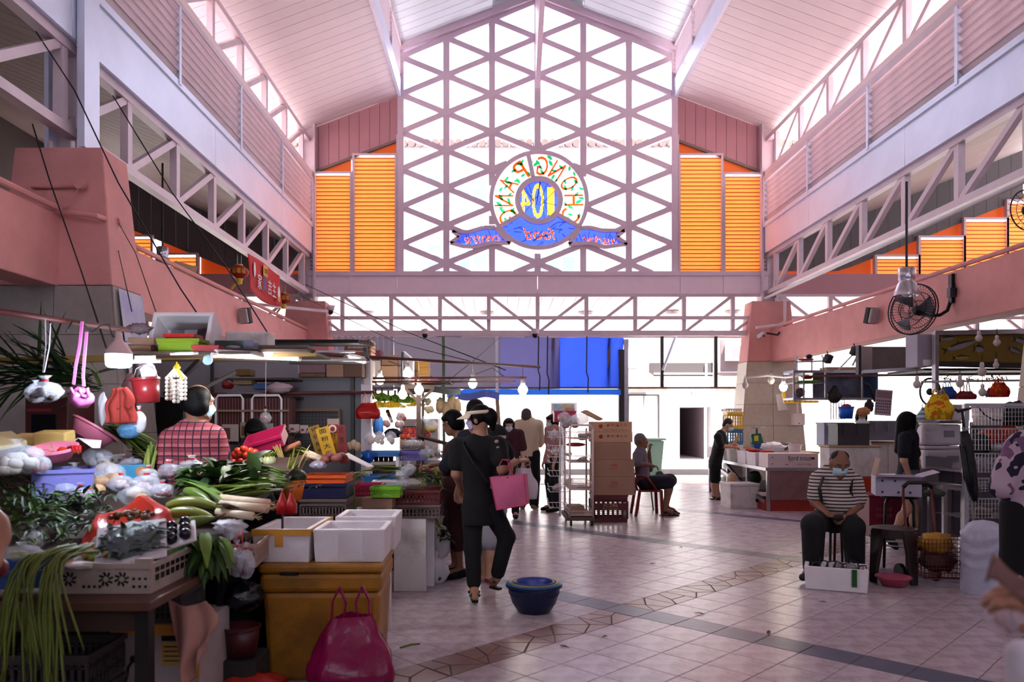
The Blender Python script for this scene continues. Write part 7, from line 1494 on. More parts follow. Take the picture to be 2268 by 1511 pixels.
# ---- stack of cartons on the red crate
YC=10.7;CRED=M('dark red crate',(.34,.09,.10),.5,var=.15)
rc,Tc=crate('dark red crate stencilled JC286 under the carton stack',gx(1352,YC),YC+.22,0,.48,.42,gz(1097,YC),CRED,0,7,5)
B().box(-.235,.235,-.215,-.207,.17,.27,Tc).build('stencil_plate',CRED,rc);text_on('lettering','JC286',.08,Tc@facing((0,-.218,.235)),M('pale stencil',(.66,.55,.40),.7),rc,.001,fit=(.21,.055));text_on('lettering','NOT FOR SALE',.04,Tc@facing((0,-.218,.19)),M('pale stencil',(.66,.55,.40)),rc,.001,fit=(.22,.022))
zc=gz(1097,YC)+.001
for (y0,y1,x0,x1,lb,tx,m) in ((1057,1097,1313,1406,'brown carton lying directly on the red crate',(('小熊包',0,.17,.12,.05,INKR),('BISCUIT',0,.12,.12,.018,INKR)),CARD),(1019,1056,1313,1405,'brown carton, second from the bottom of the stack',(('小熊包',0,.16,.12,.05,INKR),('BISCUIT',0,.11,.12,.018,INKR)),CARD),(981,1018,1315,1398,'plain brown carton in the middle of the stack',(),CARD),(958,980,1311,1401,'low printed carton with air holes, second from the top',(('香脆花生豆',.07,.09,.30,.04,INKR),),CARDL),(935,957,1311,1400,'low printed carton with air holes at the top of the stack',(('香脆花生豆',.07,.10,.30,.04,INKR),('Fresh  Peanut  Crackers',.05,.03,.34,.022,INKR)),CARDL)):
 hh=(y1-y0+1)/F*YC-.002;w=(x1-x0)/F*YC;t,T=carton(lb,gx((x0+x1)/2,YC),YC+.2,zc,w,.40,hh,0,m,texts=tx,dots=((-.06,hh*.6,.012),(.08,hh*.6,.012)) if hh<.16 else (),tape=False);zc+=hh+.002
 if hh<.16:B().lathe([(.001,0),(.03,0),(.03,.001)],14,T@TR((-.16,-.201,hh*.55),0,PI/2)).build('emblem_print',INKR,t)
tag(B().prism([at(1290,912,YC+.3),at(1300,908,YC+.3),at(1337,928,YC+.3),at(1330,932,YC+.3)],(0,.35,0)).build('loose_flap',CARDL),'loose cardboard flap sticking up behind the carton stack','cardboard')
# ---- blue washing basins stacked on the floor
NB=M('navy basin plastic',(.07,.12,.26),.35,var=.1);LB_=M('light blue basin plastic',(.13,.32,.52),.35);YBn=M('yellow olive basin',(.52,.48,.22),.4);YN=M('royal blue basin',(.10,.18,.50),.35)
pb_=(gx(1183,5.72),5.74,.0)
def bas(lb,z,r,hh,m):
 t,T=basin(lb,(pb_[0],pb_[1],z),r,hh,m,prof=[(r*.55,0),(r*.60,.0),(r*.82,hh*.35),(r*.95,hh*.8),(r,hh),(r*.965,hh),(r*.92,hh*.8),(r*.79,hh*.35),(r*.55,.012),(.001,.012)]);
 for k in range(0):pass
 return t,T
t,T=bas('outermost ribbed navy basin on the floor',.002,.205,.205,NB)
for k in range(40):
 a=2*PI*k/40;B().bar(T@Vector((math.cos(a)*.128,math.sin(a)*.128,.02)),T@Vector((math.cos(a)*.192,math.sin(a)*.192,.15)),.006).build('rib',NB,t)
bas('light blue basin nested second from outside',.030,.200,.192,LB_);bas('olive yellow basin nested inside the light blue one',.062,.178,.165,YBn);bas('innermost royal blue basin with a pale rim',.085,.148,.145,YN)
# ================================================================ RIGHT: fish stall by the far pier
YT2=12.0;zt2=.69;XA=gx(1700,YT2);XB=gx(1812,YT2)
ft2=thing('fish_table','long steel fish table with diagonal legs carrying foam boxes','table',(XA+.4,13.6,0))
RUS=M('worn pink grey metal',(.52,.38,.38),.5,var=.25,scale=5,metal=.2)
B().box(XA-.03,XB+.06,12.0,15.4,zt2-.05,zt2).build('table_top',STEEL,ft2)
B().box(XA+.06,XB+.04,12.02,12.06,gz(1108,12.0),zt2-.05).build('front_panel',RUS,ft2)
B().box(XA,XA+.05,12.02,12.07,.0,zt2-.05).build('leg',STEEL,ft2)
for y in (13.0,14.1,15.3):B().box(XA,XA+.05,y,y+.05,0,zt2-.05).build('leg',STEEL,ft2);B().box(XB,XB+.05,y,y+.05,0,zt2-.05).build('leg',STEEL,ft2)
B().bar((XA-.01,12.1,.15),(XA-.01,15.3,.63),.05).build('diagonal',STEEL,ft2);B().bar((XA-.02,12.4,.12),(XA-.02,14.1,.63),.04).build('diagonal',DARK,ft2)
B().box(XA,XB,12.3,15.3,.28,.30).build('lower_shelf',DARK,ft2)
tc,T=carton('long white fish carton printed fjord trout at the front of the fish table',(XA+XB)/2+.01,12.22,zt2,XB-XA,.42,.225,0,M('white fish carton',(.80,.72,.72),.6,var=.08),texts=(('fjord trout',.1,.14,.36,.10,INKB),('NORWAY',-.10,.05,.05,.02,INKB),('SEAFOOD',.13,.055,.13,.016,INKR),('GLN',.25,.05,.07,.03,INKR)),dots=((-.33,.16,.010),(-.33,.06,.010)),tape=False)
B().box(.28,.34,-.212,-.21,.13,.165,T).build('print_block',INKB,tc)
for k,(y,lb) in enumerate(((12.75,'white foam box behind the printed fish carton'),(13.25,'white foam box, third along the fish table edge'),(13.85,'dirty foam box, fourth along the fish table edge'),(14.5,'dirty foam box, fifth along the fish table edge'),(15.1,'white foam box at the far end of the fish table'))):
 styro(lb,XA+.16,y,zt2,.36,.46,.215,0,m=STY if k in (0,1,4) else STYD)
ICE=M('crushed ice',(.86,.86,.88),.4,bump=.6,bscale=60);SALM=M('salmon flesh',(.72,.20,.14),.4,var=.25,scale=10)
tag(B().box(XA+.36,XB,12.5,15.2,zt2,zt2+.16).build('ice_bed',ICE,bevel=.03),'bed of crushed ice on the fish table','ice')
for k,(x,y,lb) in enumerate(((1672,998,'red fish fillet by the green scale'),(1700,1000,'long red fish fillet in the middle'),(1662,995,'red fish piece near the white bag'),(1628,985,'orange fish held under the knife'))):
 p=at(x,y,[12.8,12.6,13.2,14.0][k]);tag(B().ball(p,(.13 if k!=3 else .09,.06,.028),14,8,TR((0,0,0),.3*k),.25,2,k).build('fish_fillet',SALM if k<3 else M('orange fish',(.80,.34,.18),.4),smooth=True),lb,'fish')
tag(crumple('white_plastic_heap',at(1712,990,13.0),(.20,.14,.08),M('white plastic film',(.90,.88,.90),.4),None,3,.5,3),'heap of white plastic film on the fish table','plastic')
tag(crumple('foil_heap',at(1738,988,13.2),(.11,.1,.07),M('grey fish skin',(.42,.40,.38),.3,var=.5,scale=14),None,5,.4,3),'pile of grey fish beside the white tub','fish')
basin('white plastic tub on the fish table',at(1760,1005,12.7),.11,.15,M('white tub plastic',(.86,.80,.80),.45),prof=[(.085,0),(.11,.15),(.105,.15),(.08,.012),(.001,.012)],name='plastic_tub',cat='tub')
tag(B().box(gx(1772,12.8),gx(1810,12.8),12.7,13.1,zt2+.19,zt2+.225).build('yellow_board',M('yellow board',(.74,.62,.26),.6)),'yellow cutting board at the right end of the fish table','board')
sc=thing('spring_scale','green spring scale with a yellow dial on the fish table','scale',(gx(1677,13.4),13.4,zt2+.16));SCG=M('scale green',(.06,.34,.26),.4);pz=at(1677,984,13.4)
B().prism([at(1667,985,13.4),at(1692,982,13.4),at(1686,960,13.4),at(1664,962,13.4)],(0,.14,0)).build('housing',SCG,sc,bevel=.01);B().box(gx(1671,13.38),gx(1680,13.38),13.385,13.4,gz(977,13.4),gz(965,13.4)).build('dial',M('yellow dial',(.82,.74,.20),.5),sc)
B().tube([at(1676,961,13.46),at(1676,950,13.46)],.02,8).build('neck',SCG,sc);B().lathe([(.06,0),(.12,.012),(.125,.02)],18,TR(at(1677,949,13.46))).build('pan',STEEL,sc,smooth=True);B().box(gx(1668,13.45),gx(1688,13.45),13.4,13.52,zt2+.161,gz(983,13.4)).build('foot',M('blue foot',(.10,.2,.5),.5),sc)
B().bar(at(1690,965,13.4),at(1700,985,13.3),.01).build('weighing_arm',STEEL,sc)
crate('red pallet crate under the front panel of the fish table',(XA+XB)/2+.02,12.35,0,.85,.6,gz(1108,12.05),M('brick red plastic',(.58,.16,.11),.5,var=.15),0,6,2,solid=True)
styro('white foam box on the floor left of the red pallet crate',gx(1647,12.4),12.62,0,.50,.42,.36,.12,m=STYD,lid=True,grooves=2)
for (x,y,w,hh,m,lb) in ((1622,1060,.16,.2,CARDL,'small carton on the lower shelf of the fish table'),(1672,1058,.22,.24,M('dark green sack',(.12,.2,.12),.7),'dark green sack under the fish table'),(1742,1060,.14,.2,CLOUD,'milky bag hanging under the fish table')):
 tag(crumple('stored_goods',at(x,y,13.0),(w/2,.1,hh/2),m,None,x*.1,.25),lb,'goods')
for k,(y0,y1,m,lb) in enumerate(((950,985,M('sea blue plastic',(.16,.42,.58),.45),'blue crate at the bottom of the stack beside the far pier'),(912,950,M('sun yellow plastic',(.82,.64,.14),.45),'yellow crate on the blue one beside the far pier'))):
 crate(lb,gx(1625,15.2),15.25,gz(y1,15.2),.30,.3,(y1-y0)/F*15.2-.004,m,0,6,5)
crate('pale crate at the top of the stack beside the far pier',gx(1622,15.2),15.25,gz(912,15.2)+.002,.3,.3,.06,M('pale plastic',(.8,.74,.72),.5),0,6,2)
styro('foam block under the crates beside the far pier',gx(1625,15.2),15.25,0,.32,.32,gz(985,15.2)-.002,0,open_=False,m=STYD)
# far pier fittings
mb=thing('meter_box','white meter box with conduit on the far right pier','meter box',(gx(1768,15.4),15.42,gz(942,15.4)));YP=15.40
B().box(gx(1756,YP),gx(1780,YP),YP-.08,YP+.1,gz(942,YP),gz(916,YP)).build('box',M('box white',(.86,.80,.78),.5),mb,bevel=.01);B().tube([at(1766,916,YP-.03),at(1766,888,YP-.03)],.02,8).build('conduit',M('box white',(.86,.80,.78)),mb);B().ball(at(1770,938,YP-.08),.012,8,6).build('lock',BLK,mb)
tag(B().prism([at(1718,874,15.3),at(1732,872,15.3),at(1745,908,15.28),at(1723,910,15.28)],(0,-.01,0)).build('notice_paper',M('white paper',(.86,.84,.83))),'white notice paper curling on the far right pier','paper')
yr=thing('yellow_rail','yellow painted L-shaped rail near the far right pier','rail',at(1770,892,14.4));YEP=M('yellow paint',(.90,.70,.12),.5);B().bar(at(1735,868,14.4),at(1738,890,14.4),.05).build('drop',YEP,yr);B().bar(at(1736,890,14.4),at(1812,889,14.4),.05,.06).build('run',YEP,yr)
for k in range(5):B().ball(at(1748+k*12,889,14.37),.012,6,5).build('bolt',DARK,yr)
tag(crumple('blue_glove',at(1764,880,14.3),(.07,.05,.07),M('blue rubber',(.10,.22,.62),.5),None,3,.4),'blue rubber glove hanging on the yellow rail','glove')
bulb_lamp('lit warm bulb under the shelf by the far right pier',at(1735,856,13.5),.07,LEDB,8,(1,.88,.66),hang=.1)
for (x,y,lb) in ((1708,842,'unlit bulb left of the lit warm bulb'),(1650,852,'unlit bulb on the conduit arm at the far pier')):bulb_lamp(lb,at(x,y,13.8),.06,M('unlit bulb glass',(.74,.70,.68),.2),0,(1,1,1),hang=.05,light=False)
wire('white conduit arm carrying bulbs past the far pier',[(1650,838,13.8),(1700,832,13.8),(1740,836,13.6),(1800,828,12.5)],.02,M('white pipe',(.86,.85,.87)))
# cables on the far right pier
wire('black cable curling at the beam joint of the far pier',[(1698,738,15.2),(1722,742,15.2),(1738,722,15.3),(1752,720,15.3)],.02);tag(B().tube([at(1738,665,15.3),at(1738,712,15.3),at(1725,720,15.3),at(1675,726,15.3)],.03,8).build('conduit',PINKW),'pink conduit bending round the far right pier','conduit')
B_=thing('bullet_camera','small white bullet camera on the far right pier','camera',at(1685,742,15.2));B().tube([at(1680,745,15.1),at(1690,738,15.3)],.04,10).build('body',WHITEM,B_,smooth=True);B().tube([at(1690,738,15.3),at(1692,745,15.4)],.02,8).build('bracket',DARK,B_)
# steel shelf cabinet
YS=11.0;sh=thing('steel_shelf','hanging steel shelf with painted back panels over the fish stall','shelf',(gx(1850,YS),YS,gz(886,YS)))
x0,x1=gx(1758,YS),gx(1945,YS)
B().box(x0,x1,YS,YS+.4,gz(826,YS),gz(820,YS)).build('top_board',STEEL,sh);B().box(x0,x1,YS,YS+.4,gz(886,YS),gz(881,YS)).build('bottom_board',STEEL,sh);B().box(gx(1825,YS),x1,YS+.38,YS+.4,gz(884,YS),gz(826,YS)).build('back_panel',M('cloud painted panel',(.30,.34,.46),.4,col2=(.56,.50,.50),scale=3),sh);B().box(x0,gx(1825,YS),YS+.02,YS+.38,gz(850,YS),gz(847,YS)).build('middle_board',STEEL,sh)
for x in (1758,1780,1828,1908):B().bar(at(x,822,YS),at(x,886,YS),.02).build('post',STEEL,sh)
B().box(x1-.02,x1,YS,YS+.4,gz(884,YS),gz(826,YS)).build('side_panel',M('blue side panel',(.24,.36,.52),.3,var=.3,scale=4),sh)
B().tube([at(1915,850,YS-.02),at(1925,853,YS-.02),at(1932,870,YS-.02),at(1938,890,YS-.02)],.02,8).build('hose',DARK,sh,smooth=True)
basin('lime green plate on the steel shelf',at(1790,848,YS+.1),.16,.03,M('lime plate',(.45,.72,.10),.4),name='plastic_plate',cat='plate');basin('red bowl stacked on the lime green plate',at(1788,840,YS+.1),.09,.05,M('bright red plastic',(.62,.10,.09)))
tag(sdf_obj('black_statue',[('c',at(1848,880,YS),at(1848,868,YS),.09,.06),('e',at(1849,860,YS),(.035,.035,.045),None),('c',at(1840,874,YS),at(1860,878,YS),.045,.035)],BLK,None,.012,.03),'small black seated statue on the steel shelf','statue')
tag(crumple('shelf_bag',at(1772,870,YS+.1),(.07,.06,.07),M('brown bag',(.35,.27,.25),.7),None,4,.3),'brown bag at the left end of the steel shelf','bag')
rk2=thing('dish_rack','small steel dish rack standing on the steel shelf','rack',(gx(1790,YS),YS+.1,gz(820,YS)));
for x in (1765,1798,1823):B().tube([at(x,820,YS+.05),at(x,792,YS+.05),at(x-3,788,YS+.1)],.012,6).build('post',STEEL,rk2)
B().bar(at(1760,802,YS+.05),at(1825,800,YS+.05),.02).build('rail',STEEL,rk2);B().ball(at(1785,797,YS+.1),(.12,.1,.02),12,6).build('red_dish',M('bright red plastic',(.62,.10,.09)),rk2);B().ball(at(1792,790,YS+.1),(.05,.05,.035),10,6).build('dark_cloth',M('navy goods',(.10,.09,.20)),rk2)
for (x,y,lb) in ((1834,795,'black clip lamp under the right beam, left one'),(1893,778,'black clip lamp under the right beam, right one')):
 t=thing('clip_lamp',lb,'lamp',at(x,y,10.6));B().box(-.05,.05,-.04,.04,-.06,.06,TR(at(x,y,10.6),.4,.5)).build('head',BLK,t,bevel=.01);B().tube([at(x,y-8,10.6),at(x-2,y-16,10.7)],.01,6).build('clip',BLK,t)
tag(B().box(gx(1838,YS),gx(1905,YS),YS+.1,YS+.35,gz(820,YS)+.001,gz(812,YS)).build('cardboard_pile',CARDL),'flattened cardboard lying on the steel shelf','cardboard')
for (a,b_,lb) in (((1856,820),(1890,785),'grey stick leaning on the steel shelf, left one'),((1888,810),(1902,782),'grey stick leaning on the steel shelf, right one')):tag(B().bar(at(*a,10.9),at(*b_,10.8),.02).build('stick',STEEL),lb,'stick')
# weathered panel, metal box, fish signboard
wp=thing('weathered_panel','weathered grey board panel left of the metal box','panel',(gx(1970,9.6),9.6,gz(822,9.6)));B().box(gx(1905,9.6),gx(2032,9.6),9.6,9.64,gz(822,9.6),gz(768,9.6)).build('board',M('weathered board',(.42,.37,.36),.6,col2=(.28,.23,.22),scale=3,thr=(.45,.75)),wp);B().box(gx(1905,9.55),gx(1932,9.55),9.55,9.6,gz(822,9.6),gz(768,9.6)).build('steel_end',STEEL,wp);B().box(gx(1900,9.56),gx(1906,9.56),9.54,9.62,gz(830,9.6),gz(766,9.6)).build('post',DARK,wp)
B().bar(at(1905,824,9.58),at(2040,816,9.3),.04).build('bottom_rail',STEEL,wp)
mbx=thing('metal_cabinet','pale metal wall box with a paper label left of the fish signboard','cabinet',(gx(2052,8.5),8.5,gz(812,8.5)));B().box(gx(2032,8.5),gx(2070,8.5),8.5,8.75,gz(812,8.5),gz(740,8.5)).build('body',M('pale galvanised',(.58,.54,.60),.4,var=.08),mbx,bevel=.005);B().box(gx(2045,8.49),gx(2063,8.49),8.49,8.5,gz(810,8.5),gz(797,8.5)).build('label',M('white paper',(.86,.84,.83)),mbx)
YSI=8.4;sg=thing('fish_signboard','yellow signboard painted with silver fish over the right stall','sign',(gx(2180,YSI),YSI,gz(806,YSI)))
B().box(gx(2074,YSI),gx(2330,YSI),YSI,YSI+.05,gz(804,YSI),gz(740,YSI)).build('board',M('ochre signboard',(.46,.37,.06),.5,var=.2,scale=4),sg);B().bar(at(2070,738,YSI-.02),at(2330,733,YSI-.02),.05,.05).build('top_frame',STEEL,sg);B().bar(at(2070,806,YSI-.02),at(2330,812,YSI-.02),.05,.06).build('bottom_frame',DARK,sg);B().box(gx(2066,YSI),gx(2074,YSI),YSI-.05,YSI+.02,gz(870,YSI),gz(736,YSI)).build('post',STEEL,sg)
FSH=M('fish silver paint',(.50,.48,.47),.4,var=.3,scale=14);FSD=M('fish dark paint',(.13,.12,.13),.5)
def fish(x,y,L_,hh,rot,flip=1,m=None):
 T=facing(at(x,y,YSI-.004))@Matrix.Rotation(rot,4,'Z')@Matrix.Diagonal((flip,1,1,1));n=16;up=[];lo_=[]
 for k in range(n+1):f=k/n;u=-L_/2+L_*f;w=hh/2*math.sin(PI*f**.8)**.8 if 0<f<1 else 0;up.append((u,w+.004));lo_.append((u,-w*.9-.004))
 B().prism([T@Vector((p[0],p[1],0)) for p in up+lo_[::-1]],(0,-.003,0)).build('fish_body',m or FSH,sg)
 B().prism([T@Vector((p[0],p[1],.001)) for p in up[2:-2]+[(q[0],q[1]*.45) for q in up[2:-2]][::-1]],(0,-.004,0)).build('fish_back',FSD,sg)
 B().prism([T@Vector(v) for v in ((-L_/2+.01,0,0),(-L_*.66,hh*.55,0),(-L_*.58,0,0),(-L_*.66,-hh*.55,0))],(0,-.003,0)).build('fish_tail',FSD,sg);B().prism([T@Vector(v) for v in ((0,hh*.45,0),(-L_*.12,hh*.85,0),(-L_*.1,hh*.4,0))],(0,-.003,0)).build('fish_fin',FSD,sg)
 B().ball(T@Vector((L_*.4,hh*.08,.004)),.006,8,6).build('fish_eye',BLK,sg)
fish(2100,750,.17,.045,.12);fish(2130,765,.34,.075,.3);fish(2170,773,.11,.085,-.1);fish(2132,792,.17,.045,.05,1,M('pale fish paint',(.52,.47,.25),.5));fish(2250,777,.14,.05,-.4);fish(2262,755,.14,.06,-.25)
UB=M('unlit bulb glass',(.74,.70,.68),.2)
for k,(x,y,lb,r) in enumerate(((2168,748,'unlit bulb holder in front of the fish signboard, upper left',.035),(2208,758,'unlit bulb in front of the fish signboard, upper right',.036),(2175,822,'unlit white bulb hanging below the fish signboard',.045),(2206,808,'unlit bulb holder below the right of the fish signboard',.03),(2031,850,'unlit spiral bulb below the metal wall box',.04),(2176,868,'lowest unlit bulb behind the trolley cage',.04),(2126,848,'cone shaped unlit lamp behind the blue bag',.04))):bulb_lamp(lb,at(x,y,8.0-.0*k),r,UB,0,(1,1,1),hang=.08 if k!=5 else .2,light=False)
tag(B().box(gx(2035,8.7),gx(2330,8.7),8.6,9.4,gz(822,8.7),gz(817,8.7)).build('stall_shelf',DARK),'dark shelf under the fish signboard','shelf');tag(B().bar(at(1800,833,10.5),at(2268,828,8.3),.03).build('hanging_rail',RPIPE),'brown rail for hanging goods on the right stall','rail')
herb_pile('row of green herbs hanging below the fish signboard',[at(2080+k*14,842+(k%3)*3,8.8) for k in range(12)],50,.02,.06,[GRN[1],GRN[3],GRN[2]],'hanging_herbs',15,.03)
# bags and buckets
handle_bag('yellow carrier bag with red flower print on the white box',at(2080,930,7.9),.235,.14,.27,m_floral('yellow flower film',(.82,.68,.12),(.72,.36,.10),(.66,.50,.10),22),.1,seed=7.,hang=.06)
handle_bag('striped pastel carrier bag behind the yellow one',at(2052,935,8.2),.16,.12,.16,m_stripes('pastel stripes',(.78,.80,.82),(.40,.58,.66),.05,.5),.0,seed=8.,hang=.05)
handle_bag('plain blue bag hanging behind the yellow bag',at(2098,885,8.3),.16,.1,.14,M('plain blue film',(.08,.26,.58),.4),.0,seed=9.,hang=.05);handle_bag('dark red bag hanging right of the blue bag',at(2138,885,8.2),.19,.1,.09,M('deep red film',(.45,.06,.10),.4),0.,seed=10.,hang=.12);handle_bag('purple bag hanging near the right edge',at(2196,880,8.1),.09,.08,.10,M('purple film',(.40,.06,.22),.4),0.,seed=11.,hang=.06);handle_bag('orange red flowered bag hanging near the right edge',at(2214,880,8.0),.16,.1,.16,m_floral('orange flower film',(.72,.20,.08),(.78,.38,.10),(.55,.12,.06),20),0.,seed=12.,hang=.06)
rf2=thing('round_fan','dark round fan guard standing behind the yellow bag','fan',at(2060,870,8.5));B().tube([at(2060,868,8.5)+Vector((math.cos(t)*.13,.03*math.cos(t),math.sin(t)*.15)) for t in np.linspace(0,2*PI,25)],.012,6).build('rim',M('dark violet plastic',(.12,.08,.16),.4),rf2,smooth=True);B().ball(at(2060,868,8.5),.04,10,8).build('hub',BLK,rf2)
for k in range(12):B().bar(at(2060,868,8.5),at(2060,868,8.5)+Vector((math.cos(k*.52)*.13,0,math.sin(k*.52)*.15)),.004).build('spoke',BLK,rf2)
basin('bright blue bucket standing on the grey crates',at(1874,928,10.2),.10,.165,M('vivid blue plastic',(.05,.36,.80),.4),prof=[(.078,0),(.10,.165),(.096,.165),(.074,.012),(.001,.012)],name='plastic_bucket',cat='bucket');tag(crumple('red_cloth',at(1875,900,10.2),(.06,.06,.03),M('red cloth',(.68,.16,.16),.8),None,2,.4),'red cloth sticking out of the blue bucket','cloth')
cal=thing('wall_calendar','white tear-off calendar hanging at the right of the steel shelf','calendar',at(1957,918,10));Tq=facing(at(1957,892,10.0))@Matrix.Rotation(-.08,4,'Z');B().box(-.11,.11,-.17,.17,-.004,0,Tq).build('sheet',M('calendar paper',(.76,.68,.70),.7),cal);B().box(-.10,.10,.06,.15,.0,.003,Tq).build('picture',M('calendar picture',(.60,.50,.54),.7),cal)
for r_ in range(5):
 for c_ in range(7):B().box(-.095+c_*.028,-.078+c_*.028,-.14+r_*.038,-.118+r_*.038,0,.002,Tq).build('date',M('calendar ink',(.40,.32,.42),.7),cal)
tag(crumple('mask_bundle',at(1912,912,10.1),(.09,.07,.06),M('salmon cloth',(.74,.42,.34),.8,col2=(.78,.62,.36),scale=6),None,4,.35),'salmon and yellow cloths next to the blue bucket','cloth');tag(crumple('dark_bundle',at(1925,900,10.3),(.06,.05,.08),M('dark brown cloth',(.16,.11,.11),.8),None,5,.35),'dark brown cloth hanging beside the calendar','cloth')
kr=thing('utensil_rail','row of ladles hanging in front of the bright wall','utensils',at(1850,880,11.5));B().bar(at(1838,892,11.5),at(1872,892,11.5),.01).build('rail',STEEL,kr)
for k in range(6):B().tube([at(1840+k*6,893,11.5),at(1840+k*6,930,11.5)],.008,5).build('ladle',STEEL,kr)
# crates and polystyrene wall
LGC=M('pale blue grey crate',(.56,.57,.66),.5,var=.12);DGC=M('charcoal crate',(.22,.20,.21),.5,var=.12)
def sturdy(lb,x0,x1,y0,y1,Y,d,m,rz=0,z0=None):
 w=(x1-x0)/F*Y;z=gz(y1,Y);hh=(y1-y0)/F*Y;t,T=crate(lb,gx((x0+x1)/2,Y),Y+d/2,z,w,d,hh,m,rz,6,3,solid=True,name='stacking_crate')
 for k in range(3):B().box(-w/2-.008,w/2+.008,-d/2-.014,-d/2+.0,hh*(.62+.12*k),hh*(.66+.12*k),T).build('rim_ridge',m,t)
 for q in (-.22,.22):B().box(w*q-.05,w*q+.05,-d/2-.018,-d/2,hh*.45,hh*.98,T).build('grip',m,t)
 return t
sturdy('charcoal stacking crate on the cream lidded box',1856,1925,938,988,9.82,.28,DGC);sturdy('pale blue grey stacking crate behind the charcoal one',1826,1890,936,988,10.3,.25,LGC);sturdy('mid grey stacking crate left of the long haired woman',1926,1990,932,976,10.5,.4,M('mid grey crate',(.42,.41,.45),.5));
def bigbox(lb,x0,x1,y0,y1,Y,d,m,lid=None,rz=0.):
 w=(x1-x0)/F*Y;hh=(y1-y0)/F*Y;t,T=styro(lb,gx((x0+x1)/2,Y),Y+d/2,max(0,gz(y1,Y)),w,d,hh,rz,open_=False,m=m,grooves=2);
 if lid:B().box(-w/2-.01,w/2+.01,-d/2-.01,d/2+.01,hh,hh+.03,T).build('lid',lid,t,bevel=.012)
 return t
CREAML=M('cream lid',(.66,.54,.42),.6,var=.15)
bigbox('worn white fish box with a cream lid behind the striped shirt man',1836,1950,992,1056,9.8,.30,STYD,CREAML);bigbox('worn white fish box with a cream lid behind the long haired woman',1930,2048,982,1050,10.8,.5,STYD,CREAML)
bigbox('brick orange plastic box under the worn white fish box',1872,1948,1058,1140,9.75,.5,M('brick orange plastic',(.66,.22,.10),.45,var=.12));bigbox('foam box at the foot of the worn white fish box',1836,1870,1058,1178,9.82,.28,STYD)
mg=bigbox('magenta plastic cooler with a white label behind the brown stool',1925,2008,1102,1190,8.9,.4,M('magenta cooler',(.44,.08,.20),.45,var=.12),M('magenta cooler',(.44,.08,.20)))
for k in range(2):text_on('lettering',('小心轻放','保持冷冻')[k],.06,facing(at(1958,1128+k*14,8.89)),M('pale pink print',(.62,.32,.40),.6),mg,.001,fit=(.20,.05))
bigbox('dark red plastic cooler behind the steel table',2010,2130,1110,1174,9.95,.5,M('dark red cooler',(.30,.05,.08),.5));
WPL=M('white moulded plastic',(.80,.77,.80),.4,var=.06)
def moulded(lb,x0,x1,y0,y1,Y,d,rz=0.,lift=0.):
 w=(x1-x0)/F*Y;hh=(y1-y0)/F*Y;t=thing('cooler_box',lb,'cooler',(gx((x0+x1)/2,Y),Y+d/2,gz(y1,Y)));T=TR((gx((x0+x1)/2,Y),Y+d/2,gz(y1,Y)),rz);B().box(-w/2,w/2,-d/2,d/2,0,hh*.86,T).build('body',WPL,t,bevel=.03);B().box(-w/2-.01,w/2+.01,-d/2-.01,d/2+.01,hh*.87,hh,T).build('lid',WPL,t,bevel=.02)
 for q in (0,1,2):B().box(-w/2+.03,-w/2+.25*w,-d/2-.012,-d/2,hh*(.2+.2*q),hh*(.28+.2*q),T).build('moulded_rib',WPL,t)
 B().box(.02,w*.3,-d/2-.012,-d/2,hh*.35,hh*.6,T).build('grip_shade_plate',M('grip shade',(.55,.53,.56),.5),t)  # raised plate, the shade of the grip is painted as a darker colour
 return t
moulded('white moulded cooler box, lower of two behind the umbrella',2045,2140,988,1042,8.6,.5,.05);moulded('white moulded cooler box, upper of two below the yellow bag',2048,2132,932,987,8.6,.5,-.06);bigbox('plain white foam box right of the yellow bag',2100,2150,896,932,8.4,.3,STY);bigbox('grey board box under the moulded coolers',2042,2150,1043,1190,8.7,.5,M('grey board',(.30,.29,.32),.6))
tag(B().prism([at(2050,1010,8.5),at(2112,1015,8.5),at(2108,1038,8.48),at(2050,1032,8.48)],(0,.01,0)).build('grey_plate',M('grey plate',(.42,.43,.47),.4)),'flat grey metal plate leaning on the lower moulded cooler','plate')
# steel work table
stb=thing('steel_table','steel work table behind the stools','table',(gx(2085,7.9),8.1,0));B().box(gx(2088,7.9),gx(2140,7.9),7.9,8.4,gz(1085,7.9),gz(1075,7.9)).build('top',STEEL,stb)
for (x,y) in ((2092,7.92),(2134,7.92),(2060,8.36),(2100,8.36)):B().box(gx(x,y)-.02,gx(x,y)+.02,y-.02,y+.02,0,gz(1085,7.9)).build('leg',STEEL,stb)
B().box(gx(2090,7.9),gx(2138,7.9),8.38,8.4,gz(1075,7.9),gz(1045,7.9)).build('splash_back',STEEL,stb)
# carton on black stool, brown stool
BS=thing('metal_stool','black metal framed stool holding the white carton with holes','stool',(gx(2010,7.35),7.5,0));zb=gz(1100,7.35)
B().lathe([(.17,0),(.175,.012),(.17,.025)],24,TR((gx(2010,7.35),7.5,zb-.026))).build('seat',BLK,BS)
for q in range(4):
 a=3.44+q*PI/2;c=Vector((gx(2010,7.35),7.5,0));B().tube([c+Vector((math.cos(a)*.12,math.sin(a)*.12,zb-.02)),c+Vector((math.cos(a)*.17,math.sin(a)*.17,zb-.08)),c+Vector((math.cos(a)*.19,math.sin(a)*.19,0))],.013,8).build('leg',M('black metal',(.05,.045,.05),.4,metal=.5),BS,smooth=True)
B().tube([Vector((gx(2010,7.35)+math.cos(t)*.175,7.5+math.sin(t)*.175,.22)) for t in np.linspace(0,2*PI,21)],.009,6).build('ring',STEEL,BS,smooth=True)
